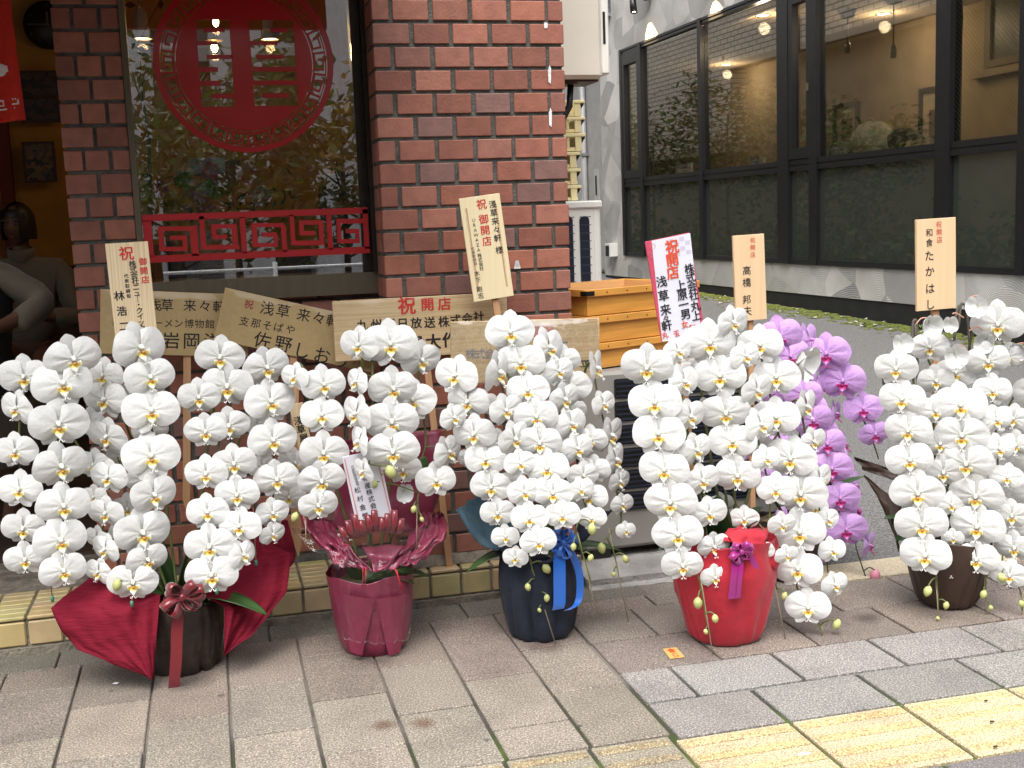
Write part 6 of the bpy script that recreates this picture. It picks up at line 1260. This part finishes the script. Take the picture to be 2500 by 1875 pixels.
for d_, ln, wd, dr, p in (((-.2,-.25,1),.22,.030,.15,(-.01,-.02,.26)),((-.5,-.2,.9),.20,.030,.3,(-.02,0,.26)),((.3,-.3,.8),.16,.032,.3,(.02,-.02,.26)),((.6,.1,.8),.2,.03,.3,(.02,.02,.26)),((.1,-.5,.8),.13,.03,.5,(0,-.03,.26)),((-.9,0,.5),.2,.03,.4,(-.03,0,.26))): leaf(o4, p, d_, ln, wd, dr)
fixlocal(o4, b4)
# ---- 5: purple orchid behind
r5 = .085; b5 = base_of(1915, 1424, r5); b5 = Vector((b5.x+.02, b5.y, 0)); o5 = empty('potted_orchid', b5); tag(o5, 'purple orchid in a dark wrapped pot, half hidden behind the red pot', 'orchid', GRP)
wrapped_pot(o5, [(.074,.0),(.088,.02),(.104,.10),(.110,.18),(.112,.20)], M_brown, 8, .05, 12); soil(o5, .10, .19)
Y5 = b5.y-.02; B0 = b5+Vector((0,0,.2))
spike(o5, b5, B0, [(1904,821,92,10),(1928,870,84,10),(1961,962,78,8),(1985,1025,82,8),(2018,1083,78,6),(2030,1143,86,4),(2050,1216,80,4),(2065,1292,84,0),(2120,1331,34,68)], Y5, [(2090,1337),(2120,1427)], [(2136,1406,14)], 'p', None, None, M_dstem)
spike(o5, b5, B0+Vector((.02,0,0)), [(2018,863,94,0),(2058,929,100,0),(2107,998,77,6),(2136,1059,62,8)], Y5+.02, [(2135,1090),(2145,1120)], (), 'p', None, None, M_dstem)
for f in ((1975,830,44,72),(2006,945,36,75),(2040,1010,34,75),(2060,1085,34,75),(2086,1185,36,72),(1890,960,60,0),(1905,1090,64,0),(1800,1110,50,0),(1930,1260,60,0),(1885,1160,60,0),(1985,1370,44,20),(1945,915,78,6),(1975,998,76,6),(2002,1056,74,6),(2024,1114,74,4),(2040,1182,74,4),(2058,1256,74,0)): fl(o5, b5, *f, dy=6, Y=Y5, kind='p')
for (px, py) in ((1977,921),(2016,1006),(2040,1065),(2068,1130),(2090,1195),(2098,1250)): bud(o5, b5, atY(px,py,Y5+.02), 8*3/F, M_pp if False else mat('dark_pink_bud', (.32,.03,.16,1), .4) if 'dark_pink_bud' not in bpy.data.materials else bpy.data.materials['dark_pink_bud'])
for d_, ln, wd, dr, p in (((1,-.1,.75),.30,.036,.2,(.02,0,.2)),((.9,.2,.9),.26,.034,.3,(.02,.02,.2)),((-.5,.1,1),.2,.03,.3,(-.02,0,.2))): leaf(o5, p, d_, ln, wd, dr)
fixlocal(o5, b5)
# ---- 6: right, brown pot
r6 = .092; b6 = base_of(2312, 1493, r6); o6 = empty('potted_orchid', b6); tag(o6, 'white orchid in a dark brown wrapped pot with a few withered blooms on top, rightmost', 'orchid', GRP)
M_brn2 = mat('brown_satin_paper', (.045,.024,.016,1), .42, 6, .14, .5, 18)
wrapped_pot(o6, [(.068,.0),(.090,.025),(.112,.10),(.126,.17),(.124,.215)], M_brn2, 9, .12, 15, gather=.35); soil(o6, .11, .2)
YF = b6.y-r6
sheet(o6, 'wrap_collar', M_brn2, [gw(2205,1235,YF+.13), gw(2190,1290,YF+.10), gw(2200,1370,YF+.06)], [gw(2110,1160,YF+.17), gw(2120,1175,YF+.16), gw(2165,1225,YF+.12)], 10, 12, .008, 8, seed=61)
sheet(o6, 'wrap_collar', M_teal if False else M_brn2, [gw(2085,1115,YF+.24), gw(2110,1150,YF+.22)], [gw(2190,1150,YF+.2), gw(2210,1180,YF+.18)], 10, 8, .008, 8, seed=64)
Y6 = b6.y-.06; B0 = b6+Vector((0,0,.21))
spike(o6, b6, B0+Vector((-.03,-.01,0)), [(2187,899,95,0),(2203,974,102,0),(2218,1050,103,0),(2220,1122,104,0),(2240,1203,118,0),(2250,1280,120,0),(2260,1355,112,0)], Y6, [(2281,1391),(2288,1439),(2291,1500)], [(2265,1443,11),(2310,1478,8),(2290,1510,5)], 'w', ((2284,1400),(2293,1537)))
spike(o6, b6, B0+Vector((-.01,.0,0)), [(2269,848,84,4),(2285,929,80,12),(2333,911,90,0,4),(2285,1004,85,-4),(2297,1083,80,-4),(2303,1152,92,0),(2322,1232,64,14),(2327,1314,50,14),(2320,1391,56,10)], Y6+.05)
spike(o6, b6, B0+Vector((.01,-.02,0)), [(2345,989,116,0),(2349,1062,116,0),(2360,1131,119,0),(2383,1210,116,0),(2386,1285,116,0),(2384,1365,96,0)], Y6-.02, [(2404,1403),(2406,1440),(2408,1470)], [(2401,1451,9),(2419,1484,6)], 'w', ((2404,1400),(2409,1505)))
spike(o6, b6, B0+Vector((.03,.0,0)), [(2437,790,118,0),(2411,881,96,18),(2462,869,70,-6,4),(2423,953,84,14),(2474,1022,76,-4,4),(2432,1025,70,28),(2480,1086,76,-4,4),(2438,1095,70,28),(2459,1165,72,10),(2470,1258,84,0),(2477,1336,86,0),(2465,1403,82,0)], Y6+.01, [(2490,1440),(2496,1500)], [(2445,1410,10),(2494,1474,8)], 'w', ((2496,1440),(2497,1552)))
spike(o6, b6, B0+Vector((.05,.02,0)), [(2530,960,100,-6),(2535,1040,100,-6),(2530,1120,100,-6),(2528,1200,100,-6),(2525,1290,100,-6)], Y6+.03)
for f in ((2372,1190,80,0),(2330,1030,70,0),(2400,1130,70,0),(2260,1170,60,0),(2430,1230,60,0)): fl(o6, b6, *f, dy=9, Y=Y6)
for (px, py, w_, rl) in ((2387,748,66,168),(2266,790,66,185),(2321,790,52,175),(2200,838,62,170),(2408,830,66,200),(2330,866,70,160),(2492,855,50,180)):
    fl(o6, b6, px, py, w_, frnd.uniform(-30,30), 2, Y6, 'c', rl)
M_ped = mat('pink_pedicel', (.50,.27,.19,1), .6); M_dry = mat('dried_stem', (.10,.085,.07,1), .8, 30, .4)
for pts in (((2225,860),(2228,800),(2232,782),(2238,800),(2240,950)), ((2340,800),(2345,748),(2352,742),(2360,760),(2368,850),(2372,900)), ((2330,830),(2334,770),(2342,745)), ((2236,870),(2234,790))): q = MB(); q.tube(smooth([atY(px,py,Y6+.10) for px,py in pts], 4), .0042, 6); q.build('dry_stem', M_dry, o6).location = -b6
for pts in (((2236,792),(2248,778),(2262,776)), ((2226,825),(2210,822),(2199,828)), ((2353,776),(2335,765),(2325,766)), ((2360,741),(2372,725),(2388,722)), ((2366,808),(2384,798),(2400,805)), ((2362,853),(2345,843),(2334,842)), ((2472,845),(2490,838),(2500,838))): q = MB(); q.tube(smooth([atY(px,py,Y6+.03) for px,py in pts], 4), .0022, 5); q.build('withered_pedicel', M_ped, o6).location = -b6
for d_, ln, wd, dr, p in (((-1,-.1,.8),.26,.034,.3,(-.03,0,.21)),((1,-.1,.6),.2,.03,.4,(.03,0,.21)),((.1,-.5,.7),.12,.03,.4,(0,-.03,.21)),((-.8,-.2,.35),.2,.034,.3,(-.03,0,.21)),((.3,.3,1),.2,.03,.2,(0,.03,.21))): leaf(o6, p, d_, ln, wd, dr)
fixlocal(o6, b6)

# ------------------------------------------------------------------ signs
def woodboard(name, col, col2, dirv):
    m, n, b = newmat(name); tc = n.nodes.new('ShaderNodeTexCoord'); mp = n.nodes.new('ShaderNodeMapping'); mp.inputs['Scale'].default_value = dirv; L(n, tc.outputs['Object'], mp.inputs[0])
    t = n.nodes.new('ShaderNodeTexNoise'); t.inputs['Scale'].default_value = 1; t.inputs['Detail'].default_value = 3; L(n, mp.outputs[0], t.inputs[0]); L(n, ramp(n, t.outputs[0], [(.35, col2), (.6, col)]), b.inputs['Base Color']); b.inputs['Roughness'].default_value = .6; return m
M_pine_v = woodboard('pale_pine', (.72,.58,.38,1), (.60,.44,.25,1), (260,1,3)); M_pine_h = woodboard('pale_pine_cross', (.64,.49,.29,1), (.50,.35,.18,1), (3,1,260))
M_ply = woodboard('smooth_maple', (.72,.52,.31,1), (.68,.48,.28,1), (60,1,2)); M_gold = woodboard('plain_gold_board', (.50,.36,.17,1), (.47,.335,.155,1), (20,1,20))
M_stake = woodboard('stake_wood', (.52,.30,.16,1), (.45,.25,.12,1), (200,1,4)); M_cream = woodboard('cream_board', (.78,.66,.42,1), (.75,.62,.38,1), (90,1,2)); M_pap = mat('white_paper', (.66,.65,.72,1), .7, 8, .05); M_pink = mat('red_paper', (.52,.06,.11,1), .7, 6, .08); M_paleink = mat('pale_pink_print', (.62,.25,.28,1), .7)
M_ink = mat('black_ink', (.012,.012,.014,1), .55); M_rink = mat('red_ink', (.56,.035,.030,1), .55); M_oink = mat('orange_red_ink', (.66,.07,.02,1), .6); M_bink = mat('sun_faded_ink', (.20,.22,.28,1), .6)
SGR = 'congratulation boards standing among the orchids'
def board(label, corners, Y, mt, th=.009, stake=None, swid=.022, lean=0, group=SGR, name='sign_board', point=True):
    """corners TL TR BR BL as picture points met with the plane the board stands in"""
    q4 = [atY(px, py, Y) for px, py in corners]; c = sum(q4, Vector())/4; ux = ((q4[1]-q4[0])+(q4[2]-q4[3])); ang = math.atan2(ux.z, ux.x); wd = ux.length/2; hg = ((q4[0]-q4[3]).length+(q4[1]-q4[2]).length)/2
    o = empty(name, (c.x, Y, c.z)); tag(o, label, 'sign', group)
    q = MB(); q.mx = Matrix.Rotation(-ang, 4, 'Y'); q.cbox(-wd/2, wd/2, 0, th, -hg/2, hg/2, .0008); q.build('board', mt, o)
    if stake:
        a, e = [atY(px, py, Y+th+.006) for px, py in stake]; a -= o.location; e -= o.location; s_ = swid/2; q = MB(); y0, y1 = th+.0005, th+.013
        d_ = (e-a).normalized(); n_ = Vector((d_.z,0,-d_.x)); up_ = a-d_*hg*.6
        lo_ = e-d_*(.04 if point else 0); pts = [up_-n_*s_, up_+n_*s_, lo_+n_*s_]+([e] if point else [])+[lo_-n_*s_]; k = len(pts)
        q.add([(p.x,y0,p.z) for p in pts]+[(p.x,y1,p.z) for p in pts], [tuple(range(k)), tuple(range(k,2*k))[::-1]]+[(i,i+k,(i+1)%k+k,(i+1)%k) for i in range(k)]); q.build('stake', M_stake, o)
    return o, ang
def write(o, Y, ang, rows, cr_, mats, name='lettering'):
    """rows: (text, first centre, last centre, size, ink[, bold])"""
    for mi, m_ in enumerate(mats):
        q = MB()
        for row in rows:
            if row[4] == mi: letters(q, row[0], row[1], row[2], row[3], Y-.0008, cr_, ang, 0, row[5] if len(row) > 5 else .014, row[6] if len(row) > 6 else 1.0)
        q.v = [v-o.location for v in q.v]
        if q.v: q.build(name, m_, o)
def film(o, corners, Y, seed=0, wr=.005, m_=None):
    q4 = [atY(px, py, Y) for px, py in corners]; loc = o.location
    q = MB()
    def fn(u, v):
        p = q4[0].lerp(q4[1], u).lerp(q4[3].lerp(q4[2], u), v); e = min(u,1-u,v,1-v); k = min(1, e*9)
        return p-loc+Vector((0, -.002-k*(.0035+wr*(.5+nz((u*7+seed, v*2.5, 2))*1.4+.5*nz((u*17+seed, v*6, 5)))), 0))
    q.grid(fn, 44, 30); q.build('plastic_film', m_ or M_film2, o)
M_film2 = glassmat('board_film', (.98,.98,.97,1), 1.36, .01, .07, .25, 14)
c8 = crop(200,560); cB = crop(600,700); cC = crop(1050,700); c6 = crop(1350,400); c7 = crop(1850,400); cG = crop(600,1150); cS6 = crop(1080,450,3.685)
# tall pine board, far left
Yb = b1.y+.06; co = [(251,596),(355,589),(392,836),(289,844)]; o, a = board('tall pine board with red and black columns in front of the left gold board', co, Yb, M_pine_v, .010, ((345,838),(380,1330)), .020, point=False)
write(o, Yb, a, [('祝',(360,195),(360,195),118,0,.02),('御開店',(492,262),(512,408),64,0,.02),('株式会社ニュ｜・クイック',(410,280),(487,800),58,1,.016),('代表取締役',(357,378),(380,540),36,1),('林浩二',(302,540),(343,785),84,1,.018)], c8, [M_rink, M_ink])
# gold boards on the step
Yb = 3.66; co = [(245,706),(612,720),(603,872),(244,863)]; o, a = board('left gold board with black lettering under clear film, half behind the tall pine board', co, Yb, M_gold, .008, ((457,868),(455,1250)), .022)
write(o, Yb, a, [('祝',(470,612),(470,612),75,0),('浅草',(592,612),(690,614),106,1,.004),('来々軒',(875,617),(1112,628),104,1,.004),('新横浜ラーメン博物館',(285,752),(1035,768),78,1,.002),('岩岡洋志',(720,902),(1225,912),142,1,.006)], c8, [mat('dull_red_ink', (.35,.05,.05,1), .6), M_ink]); film(o, co, Yb, 1)
Yb = 3.62; co = [(547,703),(935,786),(910,911),(525,828)]; o, a = board('tilted gold board with black lettering under clear film, below the window', co, Yb, M_gold, .008, ((716,880),(728,1360)), .022)
write(o, Yb, a, [('祝',(1352,608),(1352,608),76,0),('浅草',(1502,640),(1630,662),116,1,.004),('来々軒',(1797,695),(2035,742),112,1,.004),('支那そばや',(1315,745),(1688,812),82,1,.002),('佐野',(1462,900),(1632,932),142,1,.006),('しおり',(1790,985),(2105,1062),142,1,.004)], c8, [bpy.data.materials['dull_red_ink'], M_ink]); write(o, Yb, a, [('より',(880,612),(925,622),40,0)], cB, [bpy.data.materials['dull_red_ink']]); film(o, co, Yb, 4)
# broad pine board in front of the brick pier
Yb = 3.555; co = [(808,738),(1231,712),(1247,858),(823,881)]; o, a = board('broad pine board headed in large red characters in front of the brick pier', co, Yb, M_pine_h, .010, ((1040,872),(1109,1486)), .020)
write(o, Yb, a, [('祝',(1305,155),(1305,155),150,0,.03),('開店',(1472,145),(1608,140),112,0,.028),('九州朝日放送',(945,312),(1490,290),96,1,.022),('株式会社',(1605,285),(1888,245),96,1,.022),('員大作',(1385,462),(1655,432),132,1,.03)], cB, [M_rink, M_ink]); film(o, co, Yb, 7, .003)
# second pine board under shiny film, behind the navy pot
Yb = b3.y+.12; co = [(1097,786),(1458,777),(1469,923),(1106,938)]; o, a = board('pine board with faded blue grey lettering under glaring clear film behind the navy pot', co, Yb, M_pine_h, .010, ((1252,934),(1290,1340)), .022, point=False)
write(o, Yb, a, [('御祝',(842,362),(950,358),112,0,.014),('株式会社',(330,545),(560,545),88,1,.012),('平',(1262,640),(1262,640),105,2,.02),('山下',(890,500),(1060,500),130,1,.01)], cC, [M_paleink, M_bink, M_ink]); film(o, co, Yb, 12, .008, glassmat('glaring_film', (.98,.98,.97,1), 1.45, .16, .10, .35, 10))
# tall cream plaque
Yb = b2.y+.20; co = [(1119,485),(1218,472),(1256,721),(1159,738)]; o, a = board('tall cream plaque with brown edge rules, leaning over the broad pine board', co, Yb, M_cream, .008, ((1209,730),(1290,1330)), .020, point=False)
write(o, Yb, a, [('祝',(352,180),(352,180),96,0,.016),('御開店',(370,315),(400,512),92,0,.016),('淺草来々軒',(452,180),(498,485),72,1,.008),('様',(512,592),(512,592),74,1,.008),('URAWAZA',(282,322),(325,590),44,1,0),('株式会社',(335,640),(353,757),42,1,.004),('代表取締役',(273,580),(297,714),33,1,.002),('木下',(312,803),(322,862),54,1,.006),('剛志',(334,945),(346,1002),56,1,.006)], cS6, [M_rink, M_ink])
q = MB(); q.mx = Matrix.Rotation(-a, 4, 'Y'); w_, h_ = .0485*(b2.y+.2)/3.5*1.06, .118*(b2.y+.2)/3.5*1.06
for sg in (-1, 1):
    for k, t_ in ((0,.0006),(.0032,.0012),(.0054,.0006)): q.box(sg*(w_-.002-k)-t_/2, sg*(w_-.002-k)+t_/2, -.0008,-.0002,-h_*1.02,h_*1.02)
q.build('edge_rule', mat('brown_rule', (.36,.14,.06,1), .6), o)
# red-backed paper plaque
Yb = b4.y+.08; co = [(1591,588),(1685,569),(1713,820),(1617,834)]; o, a = board('white paper plaque on red backing with bold brush characters, beside the wooden boxes', [(1579,590),(1686,567),(1718,812),(1612,836)], Yb, M_pink, .006, ((1660,830),(1700,1300)), .020, point=False)
q = MB(); q4 = [atY(px,py,Yb-.0012)-o.location for px,py in co]; q.add(q4+[p+Vector((0,.001,0)) for p in q4], [(3,2,1,0),(0,1,5,4),(1,2,6,5),(2,3,7,6),(3,0,4,7)]); q.build('paper', M_pap, o)
q = MB(); M_chk = mat('pale_check', (.52,.49,.60,1), .7)
for i in range(4):
    for j in range(4):
        if (i+j) % 2 == 0 and (i > 0 or j < 2):
            A_ = lambda s_, t_: q4[0].lerp(q4[1], s_).lerp(q4[3].lerp(q4[2], s_), t_)+Vector((0,-.0003,0)); s0, t0 = .42+.14*i, .02+.045*j; q.add([A_(s0,t0+.04),A_(s0+.125,t0+.04),A_(s0+.125,t0),A_(s0,t0)], [(0,1,2,3)])
q.build('check_pattern', M_chk, o)
q = MB()
for k_, (px, py, rr_) in enumerate(((1594,601,6.5),(1587,619,4),(1590,628,2.5))):
    P = atY(px,py,Yb-.0022); k = rr_*depth(P)/F; q.tube([(P.x+k*math.cos(i*.35)-o.location.x, P.y-o.location.y, P.z+k*math.sin(i*.35)-o.location.z) for i in range(19)], .0005, 4)
q.build('ring_motif', M_paleink, o)
write(o, Yb-.002, a, [('祝',(965,672),(965,672),120,0,.03),('開',(967,777),(967,777),112,0,.03),('店',(970,882),(970,882),112,0,.03),('女利',(1068,1302),(1128,1330),62,0,.02),('丸玉',(908,1388),(1000,1375),56,0,.02),('株式会社',(1105,850),(1140,1065),86,1,.022),('丸上',(1155,1152),(1162,1230),88,1,.022),('上原一男',(1035,985),(1072,1218),92,1,.022),('浅草来',(880,955),(912,1182),96,1,.02),('々',(915,1252),(915,1252),62,1,.02),('軒',(922,1312),(922,1312),92,1,.02)], c6, [M_oink, M_ink])
# two slim maple boards
Yb = b5.y-.0; co = [(1792,577),(1868,569),(1870,780),(1795,785)]; o, a = board('slim maple board with four black characters above the purple orchid', co, Yb, M_ply, .010, ((1832,782),(1838,1330)), .017, point=False)
write(o, Yb, a, [('祝開店',(1618,620),(1619,738),48,0,.002),('高橋',(1570,865),(1570,962),78,1,.004),('邦夫',(1570,1100),(1576,1192),78,1,.004)], c6, [M_rink, M_ink])
Yb = b6.y+.08; co = [(2236,537),(2332,530),(2336,752),(2241,760)]; o, a = board('maple board with flowing black characters above the rightmost orchid', co, Yb, M_ply, .010, ((2283,757),(2290,1330)), .021, point=False)
write(o, Yb, a, [('祝開店',(1468,492),(1472,615),56,0,.002),('和食',(1388,558),(1390,640),68,1,.004),('た',(1390,745),(1390,745),90,1,.008),('か',(1395,872),(1395,872),90,1,.008),('は',(1398,1010),(1398,1010),90,1,.008),('し',(1402,1140),(1402,1140),92,1,.008)], c7, [M_rink, M_ink])
# message card in the maroon pot
Yb = b2.y-.075; co = [(834,1117),(922,1096),(960,1258),(871,1280)]; o, a = board('white message card with a red side stripe standing in the maroon pot', co, Yb, M_pap, .002, None, name='message_card')
write(o, Yb, a, [('物産株式会社',(970,62),(1048,335),54,1,.008),('代表取締役会長',(863,-32),(905,108),28,1,.002),('松村金榮',(905,155),(968,362),54,1,.008)], cG, [M_rink, M_ink])
q = MB(); q4 = [atY(px,py,Yb-.0012)-o.location for px,py in co]
for s0, s1 in ((.055,.085),(.915,.945)):
    A_ = lambda s_, t_: q4[0].lerp(q4[1], s_).lerp(q4[3].lerp(q4[2], s_), t_); q.add([A_(s0,.97),A_(s1,.97),A_(s1,.03),A_(s0,.03)], [(0,1,2,3)])
q.build('red_stripe', M_paleink, o); film(o, co, Yb, 15, .003)
# slim tag leaning behind the left stems
Yb = 3.50; co = [(700,990),(735,985),(770,1100),(738,1110)]; o, a = board('small pale wooden tag leaning behind the white flowers between the first two pots', co, Yb, M_pine_v, .006, ((722,985),(716,1330)), .016, name='wooden_tag', point=False)
write(o, Yb, a, [('淺草屋',(425,1085),(470,1225),74,1,.02)], cB, [M_rink, M_ink])
# sticker on the paving
p4 = [atZ(px, py, .0022) for px, py in ((1618,1584),(1651,1580),(1672,1604),(1636,1608))]; c = sum(p4, Vector())/4; o = empty('ground_sticker', c); tag(o, 'small yellow sticker with a red arrow on the paving near the red pot', 'sticker')
q = MB(); q.add([p-c for p in p4]+[p-c-Vector((0,0,.0008)) for p in p4], [(3,2,1,0),(0,1,5,4),(1,2,6,5),(2,3,7,6),(3,0,4,7)]); q.build('backing', mat('yellow_vinyl', (.62,.38,.12,1), .5, 60, .1), o)
A_ = lambda s_, t_: p4[0].lerp(p4[1], s_).lerp(p4[3].lerp(p4[2], s_), t_)-c+Vector((0,0,.0006)); q = MB()
q.add([A_(s_,t_) for s_, t_ in ((.30,.46),(.30,.27),(.14,.27),(.47,.06),(.82,.27),(.66,.27),(.66,.46))], [(0,1,5,6),(2,3,4)])
gv, gf = glyph('G', .02); q.add([A_(.5+a_*.62, .72-b_*.52) for a_, b_ in gv], gf); q.build('red_print', M_oink, o)
# small litter on the paving
for px, py, s_, lb in ((1963,1843,.012,'white paper scrap on the yellow guide strip'),(2431,1825,.007,'dark leaf scrap at the lower right on the guide strip'),(2407,1713,.005,'small brown leaf scrap on the upper edge of the guide strip'),(283,1670,.008,'white chip on the paving left of the brown pot'),(2422,1764,.006,'thin dark scrap in the middle of the guide strip')):
    P = atZ(px, py, .004); o = empty('litter_scrap', P); tag(o, lb, 'litter'); q = MB(); a_ = rr.uniform(0,3); wh_ = 'white' in lb
    V = [(s_*math.cos(a_+k*1.05)*(1 if k % 3 else 1.5), s_*math.sin(a_+k*1.05)*.5*(1+.3*(k % 2)), .002+.002*(k % 2)) for k in range(6)]; q.add(V+[(x_,y_,z_-.0012) for x_,y_,z_ in V], [tuple(range(6))]+[(i,i+6,(i+1)%6+6,(i+1)%6) for i in range(6)]); q.build('scrap', mat('white_scrap', (.7,.7,.68,1), .8) if wh_ else mat('dark_scrap', (.05,.035,.03,1), .9), o)
